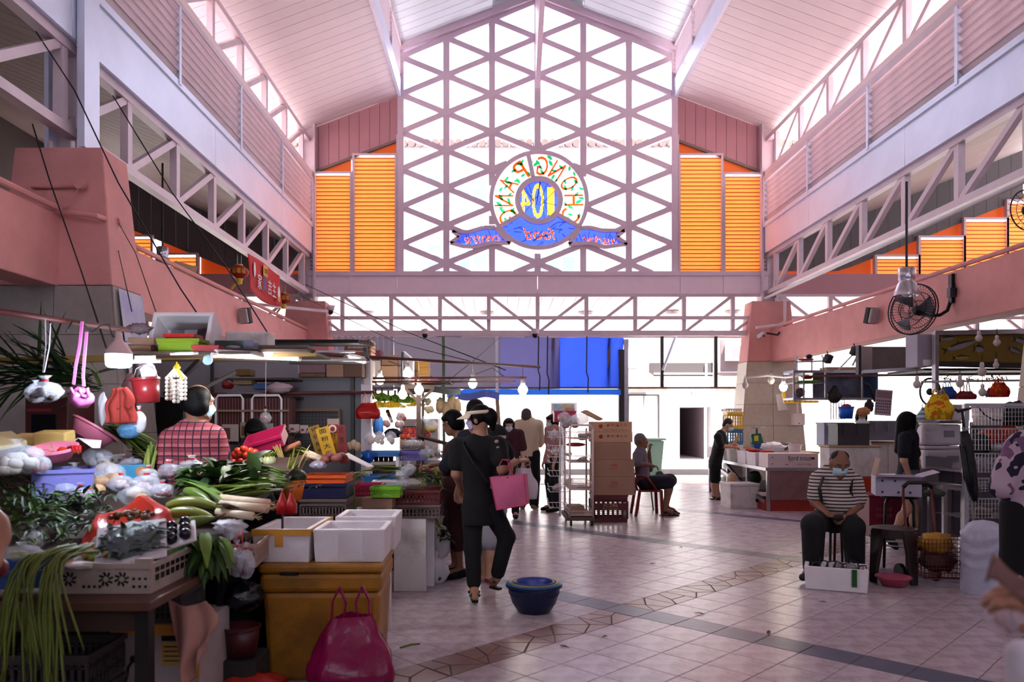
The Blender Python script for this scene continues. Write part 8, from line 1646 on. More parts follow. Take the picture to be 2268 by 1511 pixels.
wc,T=carton('open white carton with air holes on the black metal stool',gx(2008,7.3),7.5,zb+.001,.40,.36,.19,-.35,M('white violet carton',(.72,.69,.76),.7,var=.08),open_=True,dots=((-.14,.15,.011),(-.03,.15,.011),(.1,.15,.011),(-.14,.04,.011),(.1,.04,.011),(.0,.04,.011)),flaps=(('-',-.25,.17),('f',1.5,.12),('+',1.25,.16)),tape=False)
for k in range(5):tag(crumple('red_packet',T@Vector((-.12+k*.06,.02*(k%2),.06)),(.05,.05,.05),M('red goods',(.5,.14,.1),.6),None,k,.3),'red packet inside the open white carton','packet','packets in the white carton')
BRP=M('brown plastic stool',(.17,.12,.11),.4,var=.12);bs=thing('plastic_stool','dark brown plastic stool next to the seated man in stripes','stool',(gx(1992,6.75),6.85,0));cs_=Vector((gx(1992,6.75),6.85,0))
B().lathe([(.17,.455),(.195,.468),(.19,.478),(.15,.472),(.001,.472)],28,TR(cs_),cap=(True,False)).build('seat',BRP,bs,smooth=True);B().lathe([(.195,.40),(.198,.47)],28,TR(cs_),cap=(False,False)).build('apron',BRP,bs)
for q in range(4):
 a=3.44+q*PI/2;d=Vector((math.cos(a),math.sin(a),0));s2=Vector((-d.y,d.x,0));b=B();p0,p1=cs_+d*.16+Vector((0,0,.46)),cs_+d*.215
 b.add([p0-s2*.075,p0+s2*.075,p0+s2*.07+d*.035,p0-s2*.07+d*.035,p1-s2*.035,p1+s2*.035,p1+s2*.035+d*.028,p1-s2*.035+d*.028],[(0,1,2,3),(7,6,5,4),(0,4,5,1),(1,5,6,2),(2,6,7,3),(3,7,4,0)]);b.build('leg',BRP,bs,bevel=.008)
tr=thing('shopping_trolley','red wire shopping trolley with two wheels beside the brown stool','trolley',(gx(2095,6.5),6.7,0));RW=M('dark red wire',(.34,.08,.08),.4,metal=.3);x0,x1,y0,y1=gx(2048,6.5),gx(2152,6.5),6.5,6.8;zt_=gz(1195,6.5);z0=.10
wv=B()
for k in range(13):x=x0+(x1-x0)*k/12;wv.bar((x,y0,z0),(x,y0,zt_),.004);wv.bar((x,y1,z0),(x,y1,zt_),.004)
for k in range(7):y=y0+(y1-y0)*k/6;wv.bar((x0,y,z0),(x0,y,zt_),.004);wv.bar((x1,y,z0),(x1,y,zt_),.004);wv.bar((x0,y,z0),(x1,y,z0),.004)
for k in range(10):z=z0+(zt_-z0)*k/9;wv.bar((x0,y0,z),(x1,y0,z),.004);wv.bar((x0,y0,z),(x0,y1,z),.004);wv.bar((x1,y0,z),(x1,y1,z),.004)
wv.build('wire_basket',RW,tr,kind='stuff')
for x in (x0+.02,x1-.12):B().tube([(x,y1,.05),(x,y1+.02,zt_),(x+.01,y1+.1,gz(1100,6.9)),(x+.03,y1+.14,gz(1080,6.9))],.012,8).build('frame_tube',RW,tr,smooth=True)
B().tube([(x0+.05,y1+.14,gz(1080,6.9)),(x0+.1,y1+.15,gz(1070,6.9)),(x1-.14,y1+.15,gz(1070,6.9)),(x1-.09,y1+.14,gz(1080,6.9))],.02,8).build('handle',BLK,tr,smooth=True)
for x in (x0-.06,x1-.15):B().lathe([(.075,0),(.08,.01),(.08,.03),(.075,.04)],20,TR((x,y1+.02,.08),0,0,PI/2)).build('wheel',BLK,tr)
B().bar((x0,y0,z0-.01),(x1,y0,z0-.01),.012).build('base_rail',RW,tr)
tag(crumple('yellow_sack',((x0+x1)/2-.02,6.65,gz(1205,6.6)),(.14,.12,.09),M('yellow film',(.66,.48,.10),.4,var=.3,scale=8),None,3,.35),'bulging yellow plastic bag on top of the red trolley','bag');tag(crumple('dark_sack',((x0+x1)/2,6.65,.22),(.15,.12,.10),M('dim mesh goods',(.24,.16,.16),.7,var=.4,scale=25),None,5,.3),'dark bag of goods at the bottom of the red trolley','bag');tag(crumple('green_sack',at(2070,1092,7.0),(.10,.08,.035),M('dim green cloth',(.20,.24,.20),.8),None,6,.3),'dull green cloth hanging on the trolley handle','cloth')
# tall pale bag
big=thing('tall_plastic_bag','tall pale blue plastic sack standing beside the woman in dark trousers','sack',(gx(2195,6.3),6.35,0));c=Vector((gx(2195,6.3),6.4,0))
def tbf(u,v):
 a=2*PI*u;rr=.175*(1 if v<.78 else math.sqrt(max(0.0,1-((v-.78)/.22)**2))*.98+.02)*(1+.03*math.sin(v*34+math.sin(a*2)*2)*(v>.3));return c+Vector((math.cos(a)*rr,math.sin(a)*rr*.85,v*gz(1155,6.3)))
B().grid(tbf,40,44).build('bag_film',M('whitish sack film',(.72,.73,.82),.3,var=.1,bump=.5,bscale=16),big,smooth=True);B().ball(c+Vector((0,0,gz(1158,6.3)-.03)),(.1,.09,.03),14,8).build('blue_highlight',M('sky blue highlight',(.50,.64,.78),.3),big,smooth=True)  # bluish highlight on the sack top put in as a coloured ball
# trolley cage with goods, umbrella
YCG=7.05;cg=thing('wire_cage_trolley','tall steel wire cage trolley at the right edge','trolley',(gx(2210,YCG),YCG+.3,0));x0,x1=gx(2138,YCG),gx(2330,YCG)
B().box(x0-.02,x0+.02,YCG-.02,YCG+.02,.05,gz(895,YCG)).build('upright',STEEL,cg);B().box(x1-.02,x1+.02,YCG-.02,YCG+.02,.05,gz(895,YCG)).build('upright',STEEL,cg);B().bar(at(2138,897,YCG),at(2330,897,YCG),.03).build('top_rail',STEEL,cg)
for (ya,yb) in ((903,943),(950,998),(1005,1048),(1060,1090),(1105,1150)):
 b=B();n=26
 for k in range(n+1):x=x0+(x1-x0)*k/n;b.bar((x,YCG,gz(yb,YCG)),(x,YCG,gz(ya,YCG)),.004)
 for k in range(5):z=gz(yb,YCG)+(gz(ya,YCG)-gz(yb,YCG))*k/4;b.bar((x0,YCG,z),(x1,YCG,z),.004)
 for k in range(7):b.bar((x0,YCG+k*.08,gz(yb,YCG)),(x1,YCG+k*.08,gz(yb,YCG)),.004)
 b.build('wire_basket',STEEL,cg,kind='stuff');B().bar((x0,YCG,gz(ya,YCG)),(x1,YCG,gz(ya,YCG)),.012).build('basket_rim',STEEL,cg)
for x in (x0,x1):
 for y in (YCG,YCG+.55):B().lathe([(.045,0),(.045,.03)],14,TR((x,y,.046),0,0,PI/2)).build('wheel',BLK,cg)
bk,Tb=basin('white pail with a black strap inside the wire cage trolley',at(2188,943,YCG+.25),.14,.20,M('white tub plastic',(.86,.80,.80)),prof=[(.12,0),(.14,.2),(.135,.2),(.115,.012),(.001,.012)],name='plastic_pail',cat='pail');B().tube([at(2165,900,YCG+.08),at(2182,920,YCG+.08),at(2200,930,YCG+.08),at(2218,932,YCG+.1)],.008,6).build('strap',BLK,bk,smooth=True)
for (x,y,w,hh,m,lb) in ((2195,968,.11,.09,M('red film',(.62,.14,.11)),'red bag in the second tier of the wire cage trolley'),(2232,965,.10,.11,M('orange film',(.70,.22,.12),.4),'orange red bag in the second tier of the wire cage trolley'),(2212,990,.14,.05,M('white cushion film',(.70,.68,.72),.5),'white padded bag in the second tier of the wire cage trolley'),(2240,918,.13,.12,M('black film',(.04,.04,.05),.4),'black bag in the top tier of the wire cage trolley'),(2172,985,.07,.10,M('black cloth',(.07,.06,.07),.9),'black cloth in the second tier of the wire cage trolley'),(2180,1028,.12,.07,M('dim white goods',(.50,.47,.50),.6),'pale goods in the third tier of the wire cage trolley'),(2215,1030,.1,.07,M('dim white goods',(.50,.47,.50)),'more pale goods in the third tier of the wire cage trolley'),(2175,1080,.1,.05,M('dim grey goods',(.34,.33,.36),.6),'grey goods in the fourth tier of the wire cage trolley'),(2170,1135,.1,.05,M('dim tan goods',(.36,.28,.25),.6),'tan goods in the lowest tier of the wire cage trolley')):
 tag(crumple('stored_goods',at(x,y,YCG+.22),(w,.12,hh),m,None,x*.07+y*.03,.3),lb,'goods')
um=thing('umbrella','closed black umbrella with a crook handle hooked on the cage trolley','umbrella',at(2145,1110,6.85));YU=6.85
B().tube([at(2114,906,YU),at(2122,911,YU),at(2136,908,YU),at(2150,905,YU)],[.012,.016,.014,.010],8).build('crook',BLK,um,smooth=True);B().tube([at(2131,909,YU),at(2135,948,YU)],.012,8).build('shaft',BLK,um);B().tube([at(2133,946,YU),at(2135,955,YU)],.014,8).build('collar',STEEL,um)
B().tube([at(2135,955,YU),at(2140,980,YU),at(2146,1030,YU),at(2155,1085,YU),at(2160,1110,YU)],[.035,.05,.055,.045,.02],14).build('canopy',M('black nylon',(.035,.03,.04),.6,bump=.6,bscale=20),um,smooth=True)
for k in range(5):B().tube([at(2126+k*5,985+k*4,YU-.04),at(2136+k*5,1060,YU-.05),at(2156,1105,YU-.02)],.008,5).build('fold',M('black nylon',(.035,.03,.04)),um,smooth=True)
tag(B().tube([at(2150,1090,6.9),at(2157,1170,6.9)],.012,8).build('steel_rod',STEEL),'bright steel rod below the umbrella','rod')
# seated man's foam box and pink basin
fb_,T=styro('open white foam box of black straps in front of the seated man in stripes',gx(1868,6.4),6.54,.002,.50,.32,.195,-.42)
B().box(.12,.16,-.1715,-.168,.05,.196,T).build('green_tape',M('green tape',(.05,.28,.10),.4),fb_)
for k in range(7):tag(B().tube([T@Vector((-.2+k*.06,-.1+.05*(k%3),.17)),T@Vector((-.18+k*.06,-.08+.05*(k%3),.215+.03*(k%2))),T@Vector((-.13+k*.06,-.06+.05*(k%3),.22)),T@Vector((-.12+k*.06,-.1+.06*(k%3),.17)),T@Vector((-.16+k*.06,-.1+.05*(k%3),.15))],.007,6).build('black_strap',BLK,smooth=True),'black strap coiled in the open foam box','strap','straps in the foam box')
for k,x in enumerate((.02,.12)):tag(crumple('grey_pouch',T@Vector((x,-.02,.17)),(.05,.04,.055),M('grey mesh cloth',(.48,.46,.50),.8),None,k,.3),['left','right'][k]+' grey mesh pouch in the open foam box','pouch')
basin('pink plastic basin on the floor beside the open foam box',(gx(1962,6.75),6.62,.003),.14,.085,M('rose plastic',(.66,.28,.38),.4))
# wall fan on the right beam
YFN=9.45;fn=thing('wall_fan','black wall fan mounted on the right pink beam','fan',at(2106,645,YFN));cfn=at(2024,686,YFN-.1);ax=Vector((-.82,-.42,.05)).normalized();Rf=ax.to_track_quat('Z','Y').to_matrix().to_4x4();TF=Matrix.Translation(cfn)@Rf
WRF=M('dark fan wire',(.14,.13,.17),.4,metal=.4)
for (rr,zz) in ((.31,0),(.31,.05),(.22,.10),(.12,.12),(.22,-.06),(.12,-.08)):B().tube([TF@Vector((rr*math.cos(t),rr*math.sin(t),zz)) for t in np.linspace(0,2*PI,33)],.005 if rr<.3 else .008,5).build('guard_ring',WRF,fn,smooth=True)
gw=B()
for k in range(48):
 a=2*PI*k/48;gw.tube([TF@Vector((.05*math.cos(a),.05*math.sin(a),.12)),TF@Vector((.22*math.cos(a),.22*math.sin(a),.10)),TF@Vector((.31*math.cos(a),.31*math.sin(a),.025)),TF@Vector((.22*math.cos(a),.22*math.sin(a),-.06)),TF@Vector((.06*math.cos(a),.06*math.sin(a),-.08))],.0022,4)
gw.build('guard_wires',WRF,fn,kind='stuff')
for k in range(3):
 def bf(u,v,k=k):a=k*2.094+(v-.5)*1.1*(.4+.6*u);r_=.04+.22*u;return TF@Vector((r_*math.cos(a),r_*math.sin(a),.02+(v-.5)*.06))
 o=B().grid(bf,8,6).build('fan_blade',M('grey fan blade',(.30,.29,.34),.4),fn,smooth=True);o.modifiers.new('t','SOLIDIFY').thickness=.004
B().tube([TF@Vector((0,0,-.06)),TF@Vector((0,0,-.24))],[.06,.065],16).build('motor',BLK,fn,smooth=True);B().lathe([(.06,0),(.03,.03)],14,TF@TR((0,0,-.27))).build('motor_cap',BLK,fn)
B().box(gx(2102,YFN),gx(2110,YFN),YFN-.05,YFN+.02,gz(672,YFN),gz(608,YFN)).build('mount_bar',BLK,fn);B().box(gx(2095,YFN),gx(2110,YFN),YFN-.09,YFN-.02,gz(660,YFN),gz(640,YFN)).build('switch_box',M('blue grey box',(.18,.20,.24),.4),fn)
B().tube([TF@Vector((0,0,-.2)),at(2060,700,YFN-.02),at(2082,698,YFN),at(2098,688,YFN),at(2105,668,YFN)],.022,8).build('arm',BLK,fn,smooth=True);B().tube([at(2112,612,YFN),at(2116,640,YFN-.1),at(2128,652,YFN-.1),at(2148,630,YFN-.2),at(2155,590,YFN-.3)],.006,6).build('cord',BLK,fn,smooth=True)
f2=thing('hanging_fan','black wire fan guard cut off by the right picture edge','fan',at(2268,465,7.5));c2=at(2275,466,7.5)
for rr in (.2,.14,.08):B().tube([c2+Vector((rr*math.cos(t),.05*math.cos(t),rr*math.sin(t))) for t in np.linspace(0,2*PI,29)],.007 if rr>.18 else .003,5).build('guard_ring',BLK,f2,smooth=True)
for k in range(20):B().tube([c2+Vector((.03*math.cos(k*.314),-.05,.03*math.sin(k*.314))),c2+Vector((.2*math.cos(k*.314),0,.2*math.sin(k*.314)))],.0025,4).build('guard_wire',BLK,f2)
B().ball(c2,.05,12,8).build('motor',BLK,f2,smooth=True);B().bar(c2,Vector((c2 .x,c2 .y,5.0)),.03).build('drop_rod',BLK,f2)
tag(B().tube([(XR-.12,6.5,3.98),(XR-.12,15.9,3.98)],.028,10).build('galvanised_pipe',M('white pipe',(.86,.85,.87)),smooth=True),'long pale pipe slung under the right truss','pipe')
panel('stall_partition','grey partition behind the wire cage trolley',2152,2420,935,1200,9.5,M('dim grey panel',(.30,.28,.31),.7,var=.2))
tag(B().tube([at(2040,846,8.3),at(2300,842,8.0)],.012,8).build('bag_rail',STEEL,smooth=True),'thin steel rail from which the coloured bags hang','rail')
B().bar(at(1745,889,14.4),(gx(1745,14.4)+.3,15.45,gz(889,14.4)),.03).build('bracket',YEP,yr)
for x in (1840,1870):B().tube([at(x,893,11.5),at(x,884,11.38)],.006,5).build('hook',STEEL,kr)
# ================================================================ PEOPLE
SK1=M('skin tan',(.62,.44,.35),.55,var=.1,scale=9,bump=.05);SK2=M('skin brown',(.50,.34,.26),.55,var=.1,scale=9,bump=.05);SK3=M('skin light',(.70,.52,.43),.55,var=.08,scale=9)
BLKC=M('black cotton',(.035,.033,.038),.9,var=.2,scale=12);NAVY=M('navy cotton',(.06,.07,.13),.9,var=.2,scale=12);MSK=M('pale blue mask',(.66,.80,.86),.7);DKG=M('charcoal trousers',(.085,.085,.10),.9,var=.2,scale=8)
GREYH=M('grey hair',(.42,.40,.40),.6,var=.3,scale=30,bump=.4,bscale=90);BLKH=M('black hair',(.03,.026,.028),.6,var=.3,scale=30,bump=.2,bscale=90,spec=.12);BALH=M('thin dark hair',(.09,.07,.065),.6,var=.3,scale=30,bump=.4,bscale=90)
# 1 stall holder in plaid, seen from behind
Yp=5.05;xp=gx(425,Yp)
person('man in a red plaid shirt seen from behind at the vegetable stall',(xp,Yp,0),(.22,1),1.68,J=dict(H=at(440,893,Yp),N=at(436,948,Yp),C=at(428,985,Yp),SL=at(378,975,Yp),SR=at(474,968,Yp),EL=at(360,1035,Yp-.03),ER=at(489,1030,Yp+.02),WL=at(375,1060,Yp+.22),WR=at(470,1015,Yp+.25)),look=(.75,.8,-.15),build=1.08,shirt=m_plaid('red plaid',(.50,.22,.25),(.16,.10,.18),(.64,.36,.38),.055),sleeve=.80,hem=.16,pants=DKG,skin=SK2,hair='bald',hairm=BLKH,mask=MSK,shoe=BLKC,collar=True)
_o=sdf_obj('hair_crown',[('e',at(438,880,Yp-.02),(.083,.09,.075),None),('e',at(436,900,Yp-.05),(.08,.06,.07),None)],BLKH,bpy.data.objects['person'],.008,.02)
# 2 woman in black with a sun visor
Yv=6.1;base=(gx(1065,Yv),Yv,0)
r,D,hw,Rm=person('woman in black with a white sun visor carrying a pink tote',base,(-.45,.9),1.56,J=dict(H=at(1060,928,Yv),N=at(1064,966,Yv),C=at(1062,1000,Yv),P=at(1066,1118,Yv),SL=at(1012,988,Yv+.0),SR=at(1104,985,Yv-.03),EL=at(1010,1050,Yv+.0),ER=at(1112,1040,Yv-.10),WL=at(1022,1085,Yv+.20),WR=at(1146,1022,Yv+.05),HL=at(1046,1125,Yv),HR=at(1086,1125,Yv),KL=at(1047,1215,Yv),KR=at(1122,1190,Yv+.05),AL=at(1050,1302,Yv-.02),AR=at(1100,1280,Yv+.12),TL=at(1052,1326,Yv-.14)*1.0,TR=at(1090,1296,Yv+.16)),look=(-.93,.35,-.08),build=1.0,shirt=BLKC,sleeve=.62,hem=.14,pants=BLKC,plen=1.86,pw=.9,skin=SK1,hair='bun',mask=M('lilac mask',(.66,.62,.78),.7),shoe=BLK,sandal=True,hands=('open',(.75,.3,.1)),hn=(None,(0,.2,-1)),curl=(.4,1.1))
def vzf(u,v):
 a=(u-.5)*2.5;rr=.093+.125*v*math.cos(a*.6);return hw(math.sin(a)*(.088+.035*v),math.cos(a)*rr-.01,.056-.055*v+.012*math.cos(a))
o=B().grid(vzf,16,5).build('visor_peak',M('cream visor',(.80,.74,.66),.7),r,smooth=True);o.modifiers.new('t','SOLIDIFY').thickness=.004
B().tube([hw(math.sin(t)*.093,math.cos(t)*.104-.012,.055) for t in np.linspace(0,2*PI,25)],.016,6).build('visor_band',M('cream visor',(.80,.74,.66)),r,smooth=True)
B().ball(hw(.03,-.1,.06),(.035,.03,.03),10,8).build('red_hair_tie',M('red tie',(.72,.12,.14)),r)
sb_=B();pts=[at(1030,975,Yv+.1),at(1026,985,Yv-.10),at(1050,1030,Yv-.17),at(1078,1068,Yv-.15),at(1100,1078,Yv-.10)]
for i in range(4):sb_.bar(pts[i],pts[i+1],.006,.045,up=(0,-1,.3))
sb_.build('shoulder_strap',M('strap black',(.06,.055,.06),.6),r);B().box(-.02,.02,-.01,.01,-.02,.02,TR(at(1092,1077,Yv-.15),.3)).build('strap_buckle',STEEL,r)
for (x,y) in ((1100,978),(1103,992)):B().ball(at(x,y,Yv-.105),(.018,.008,.014),8,6).build('sleeve_print',M('pale print',(.62,.52,.54),.7),r)
# pink tote and white bag
TOTE=M('pink tote cloth',(.80,.40,.55),.8,var=.1,scale=20,trans=.15);TOTP=M('deep pink piping',(.72,.20,.36),.7)
tt=thing('tote_bag','pink cloth tote bag hanging from the arm of the woman in black','bag',at(1125,1128,5.92));Yt=5.92
fr_=[at(1085,1057,Yt),at(1160,1051,Yt),at(1166,1118,Yt),at(1100,1130,Yt)];bk=[p+Vector((.03,.10,.0)) for p in fr_]
def tof(u,v):p=fr_[0].lerp(fr_[1],u).lerp(fr_[3].lerp(fr_[2],u),v);return p+Vector((0,-.03*math.sin(PI*u)*math.sin(PI*v),0))
B().grid(tof,12,12).build('front_panel',TOTE,tt,smooth=True);B().add(fr_+bk,[(0,4,7,3),(1,2,6,5),(3,7,6,2),(4,5,6,7)]).build('gusset',TOTE,tt)
for a,b_ in ((0,3),(3,2),(1,2)):B().tube([fr_[a],fr_[b_]],.005,6).build('piping',TOTP,tt)
for q,off in ((0,Vector((0,0,0))),(1,Vector((.02,.09,0)))):
 hb=B();pp_=[at(1106,1056,Yt)+off,at(1106,1030,Yt)+off,at(1113,1018,Yt)+off*.6,at(1124,1020,Yt)+off*.8,at(1131,1053,Yt)+off]
 for i in range(4):hb.bar(pp_[i],pp_[i+1],.006,.024,up=(0,-1,0))
 hb.build('handle',TOTP,tt)
B().ball(at(1124,1058,Yt-.004),.006,8,6).build('snap',BLK,tt)
handle_bag('white plastic carrier bag behind the pink tote',at(1160,1105,6.2),.20,.14,.25,M('white carrier film',(.84,.80,.82),.35,trans=.3,var=.08),.2,seed=14.,fillm=M('pink vegetables',(.72,.50,.46),.6),hang=.10)
# 3 stall customer with short hair
Ya=7.0;person('short haired woman in a maroon apron choosing vegetables',(gx(1010,Ya),Ya,0),(-.85,-.25),1.52,J=dict(H=at(1002,937,Ya),N=at(1020,976,Ya),C=at(1022,1005,Ya),SL=at(1008,1000,Ya-.16),SR=at(1035,995,Ya+.16),EL=at(985,1040,Ya-.18),ER=at(985,1030,Ya+.1),WL=at(958,1043,Ya-.15),WR=at(953,1032,Ya-.03)),look=(-.85,-.35,-.35),build=1.0,shirt=NAVY,sleeve=.85,hem=.1,pants=M('maroon cloth',(.20,.055,.07),.9),plen=1.35,pw=2.2,skin=SK2,hair='bob',shoe=BLKC,glasses=True,hands=((-.9,-.1,.1),(-.8,-.4,-.1)),hn=((0,.2,1),(0,0,-1)),curl=(.7,.7))
rp=[o for o in bpy.data.objects if o.get('label','').startswith('short haired woman')][0]
sdf_obj('apron',[('c',at(1005,1010,Ya-.03),at(1008,1110,Ya-.02),.15,.17,(-.96,-.28,0),.68)],M('maroon cloth',(.20,.055,.07)),rp,.012,.03)
# 4 person behind in pale shorts with backpack
Yb=6.75;r4,D4,h4,R4=person('shopper in pale shorts half hidden behind the woman in black',(gx(1075,Yb),Yb,0),(-.25,.95),1.68,J=dict(H=at(1052,915,Yb),KR=at(1092,1195,Yb),AR=at(1085,1285,Yb),KL=at(1082,1195,Yb+.15),AL=at(1072,1280,Yb+.2),TR=at(1078,1300,Yb-.0),TL=at(1062,1292,Yb+.15),SR=at(1100,968,Yb),SL=at(1030,970,Yb),N=at(1060,955,Yb),C=at(1065,985,Yb),P=at(1074,1095,Yb)),look=(-.2,1,0),shirt=NAVY,pants=M('pale grey shorts',(.62,.60,.64),.9,var=.1),plen=.98,pw=2.0,skin=SK3,hair='short',shoe=M('magenta clog',(.45,.06,.16),.4),face_on=False)
sdf_obj('backpack',[('c',at(1100,965,Yb-.16),at(1100,1040,Yb-.16),.10,.11,(0,1,0),.75)],BLKC,r4,.012,.03)
for k in range(3):B().box(-.035,.035,-.012,.012,-.012,.012,TR(at(1112,968+k*16,Yb-.26))).build('bag_print',M('pale print',(.62,.52,.54)),r4)
# 5 masked woman, 6 man in cream polo, 7 half hidden shopper
Ym=11.2;person('woman in a maroon blouse and blue mask facing the viewer',(gx(1128,Ym),Ym,0),(-.1,-1),1.52,look=(.05,-1,-.05),J=dict(H=at(1127,944,Ym)),shirt=M('maroon blouse',(.20,.055,.10),.9),sleeve=.8,pants=DKG,skin=SK3,hair='bob',mask=MSK,shoe=BLKC)
Yc=12.3;person('man in a cream polo shirt standing with his back turned',(gx(1170,Yc),Yc,0),(.25,1),1.68,J=dict(H=at(1166,922,Yc),WR=at(1194,955,Yc+.3),ER=at(1196,985,Yc+.15),EL=at(1143,985,Yc),WL=at(1142,1010,Yc+.1)),look=(.15,1,-.1),build=1.08,shirt=M('cream polo',(.80,.74,.64),.85,var=.06),sleeve=.85,hem=.05,pants=DKG,pw=1.6,skin=SK1,hair='short',hairm=M('grey brown hair',(.30,.25,.23),.7,var=.3,scale=30),shoe=M('tan sandal',(.5,.36,.28),.6),face_on=False,collar=True)
Yk=12.0;person('shopper half hidden behind the snack rack',(gx(1224,Yk),Yk,0),(-.9,-.3),1.58,look=(-.8,-.5,-.1),J=dict(H=at(1222,935,Yk)),shirt=M('striped pink blouse',(.62,.45,.45),.9),pants=DKG,skin=SK3,hair='bob',mask=MSK,shoe=BLKC)
# 8 old man on the red chair
Yo=11.55;zse=gz(1085,Yo)
r8,D8,h8,R8=person('grey haired man sitting on a red chair with his hand at his mouth',(gx(1445,Yo),Yo,0),(1,-.15),1.62,J=dict(P=at(1425,1062,Yo),C=at(1418,1012,Yo),N=at(1420,990,Yo),H=at(1420,977,Yo)+Vector((0,0,-.0)),SL=at(1422,1008,Yo+.15),SR=at(1412,1008,Yo-.15),EL=at(1440,1040,Yo+.18),ER=at(1410,1028,Yo-.22),WL=at(1438,1000,Yo+.08),WR=at(1440,1030,Yo-.20),HL=at(1428,1070,Yo+.09),HR=at(1428,1070,Yo-.09),KL=at(1488,1064,Yo+.12),KR=at(1484,1068,Yo-.10),AL=at(1475,1124,Yo+.14),AR=at(1470,1130,Yo-.10),TL=at(1500,1136,Yo+.14),TR=at(1498,1141,Yo-.10)),look=(.98,-.2,0),shirt=M('grey tee',(.40,.37,.42),.9,var=.1),sleeve=.8,hem=.02,pants=M('navy shorts',(.07,.07,.12),.9),plen=.93,pw=1.7,skin=SK2,hair='short',hairm=GREYH,shoe=M('dark flip flop',(.10,.07,.06),.6),sandal=True,hands=((-.1,0,1),(.9,0,-.2)),curl=(1.0,.5),hn=((1,0,0),None))
RCH=M('red chair plastic',(.42,.04,.05),.35);ch=thing('plastic_chair','red plastic armchair under the grey haired man','chair',(gx(1430,Yo),Yo,0));zs_=gz(1083,Yo);xc0,xc1=gx(1408,Yo),gx(1462,Yo)
B().box(xc0,xc1,Yo-.22,Yo+.22,zs_-.03,zs_).build('seat',RCH,ch,bevel=.015)
def cbf(u,v):return (xc0-.0-.10*v+.03*math.sin(PI*u)*-1,Yo-.22+.44*u,zs_+.42*v)
o=B().grid(cbf,8,8).build('backrest',RCH,ch,smooth=True);o.modifiers.new('t','SOLIDIFY').thickness=.02
for (x,y,dx) in ((xc0+.02,Yo-.2,-.06),(xc0+.02,Yo+.2,-.06),(xc1-.03,Yo-.2,.02),(xc1-.03,Yo+.2,.02)):B().bar((x,y,zs_-.02),(x+dx,y,0),.045).build('leg',RCH,ch)
for s_ in (-1,1):B().tube([(xc0-.04,Yo+s_*.23,zs_+.22),(xc0+.12,Yo+s_*.24,zs_+.20),(xc1-.1,Yo+s_*.235,zs_+.0)],.018,8).build('armrest',RCH,ch,smooth=True)
bs2=thing('metal_stool','thin dark metal stool behind the red plastic chair','stool',(gx(1430,12.3),12.3,0));B().lathe([(.15,.44),(.15,.46)],18,TR((gx(1430,12.3),12.3,0))).build('seat',BLK,bs2)
for q in range(4):B().tube([(gx(1430,12.3)+.1*math.cos(q*1.57+.6),12.3+.1*math.sin(q*1.57+.6),.44),(gx(1430,12.3)+.17*math.cos(q*1.57+.6),12.3+.17*math.sin(q*1.57+.6),0)],.012,6).build('leg',BLK,bs2)
wbn=thing('wheelie_bin','pale green wheelie bin standing in the street','bin',(gx(1448,19.0),19,0));B().add([Vector(v)+Vector((gx(1446,19),19,-.02)) for v in ((-.16,-.2,.08),(.16,-.2,.08),(.16,.2,.08),(-.16,.2,.08),(-.22,-.28,.95),(.22,-.28,.95),(.22,.28,.95),(-.22,.28,.95))],[(3,2,1,0),(4,5,6,7)]+[(i,(i+1)%4,4+(i+1)%4,4+i) for i in range(4)]).build('body',M('pale green bin',(.52,.66,.58),.5),wbn);B().box(gx(1446,19)-.25,gx(1446,19)+.27,18.7,19.3,.94,.99).build('lid',M('bin lid',(.55,.68,.60),.5),wbn)
for s_ in (-1,1):B().lathe([(.1,0),(.1,.05)],14,TR((gx(1446,19)+.12,19+s_*.2,.08),0,PI/2)).build('wheel',BLK,wbn)
# 9 fishmonger bending over the table
Yf=13.9;r9,D9,h9,R9=person('fishmonger in a black tee bending over the fish table',(gx(1588,Yf),Yf,0),(1,-.1),1.66,J=dict(H=at(1613,942,Yf),N=at(1600,958,Yf),C=at(1596,972,Yf),P=at(1584,1026,Yf),SL=at(1598,965,Yf+.16),SR=at(1590,968,Yf-.16),EL=at(1606,985,Yf+.18),ER=at(1596,988,Yf-.2),WL=at(1625,988,Yf+.08),WR=at(1625,990,Yf-.12),HL=at(1584,1032,Yf+.08),HR=at(1584,1032,Yf-.08),KL=at(1586,1062,Yf+.1),KR=at(1582,1062,Yf-.1),AL=at(1590,1095,Yf+.12),AR=at(1580,1098,Yf-.1),TL=at(1604,1100,Yf+.12),TR=at(1598,1103,Yf-.1)),look=(.8,-.35,-.5),shirt=M('black tee',(.05,.045,.055),.9,var=.15),sleeve=.85,hem=.08,pants=BLKC,plen=1.05,pw=1.3,skin=SK3,hair='short',hairm=BALH,mask=MSK,shoe=BLK,sandal=True,hands=((.9,.0,-.3),(.9,.2,-.3)),curl=(.6,.6))
tag(B().bar(at(1626,982,Yf-.05),at(1636,965,Yf-.05),.015,.05).build('knife',M('pale wooden knife',(.74,.56,.34),.5)),'pale handled knife held by the fishmonger','knife')
r9b=person('vendor in a sun hat half hidden behind the crates',(gx(1908,12.4),12.4,0),(-.2,-1),1.56,look=(-.3,-1,-.2),J=dict(H=at(1908,925,12.4)),shirt=M('dull violet top',(.36,.30,.40),.9),pants=DKG,skin=SK1,hair='bob',mask=MSK)
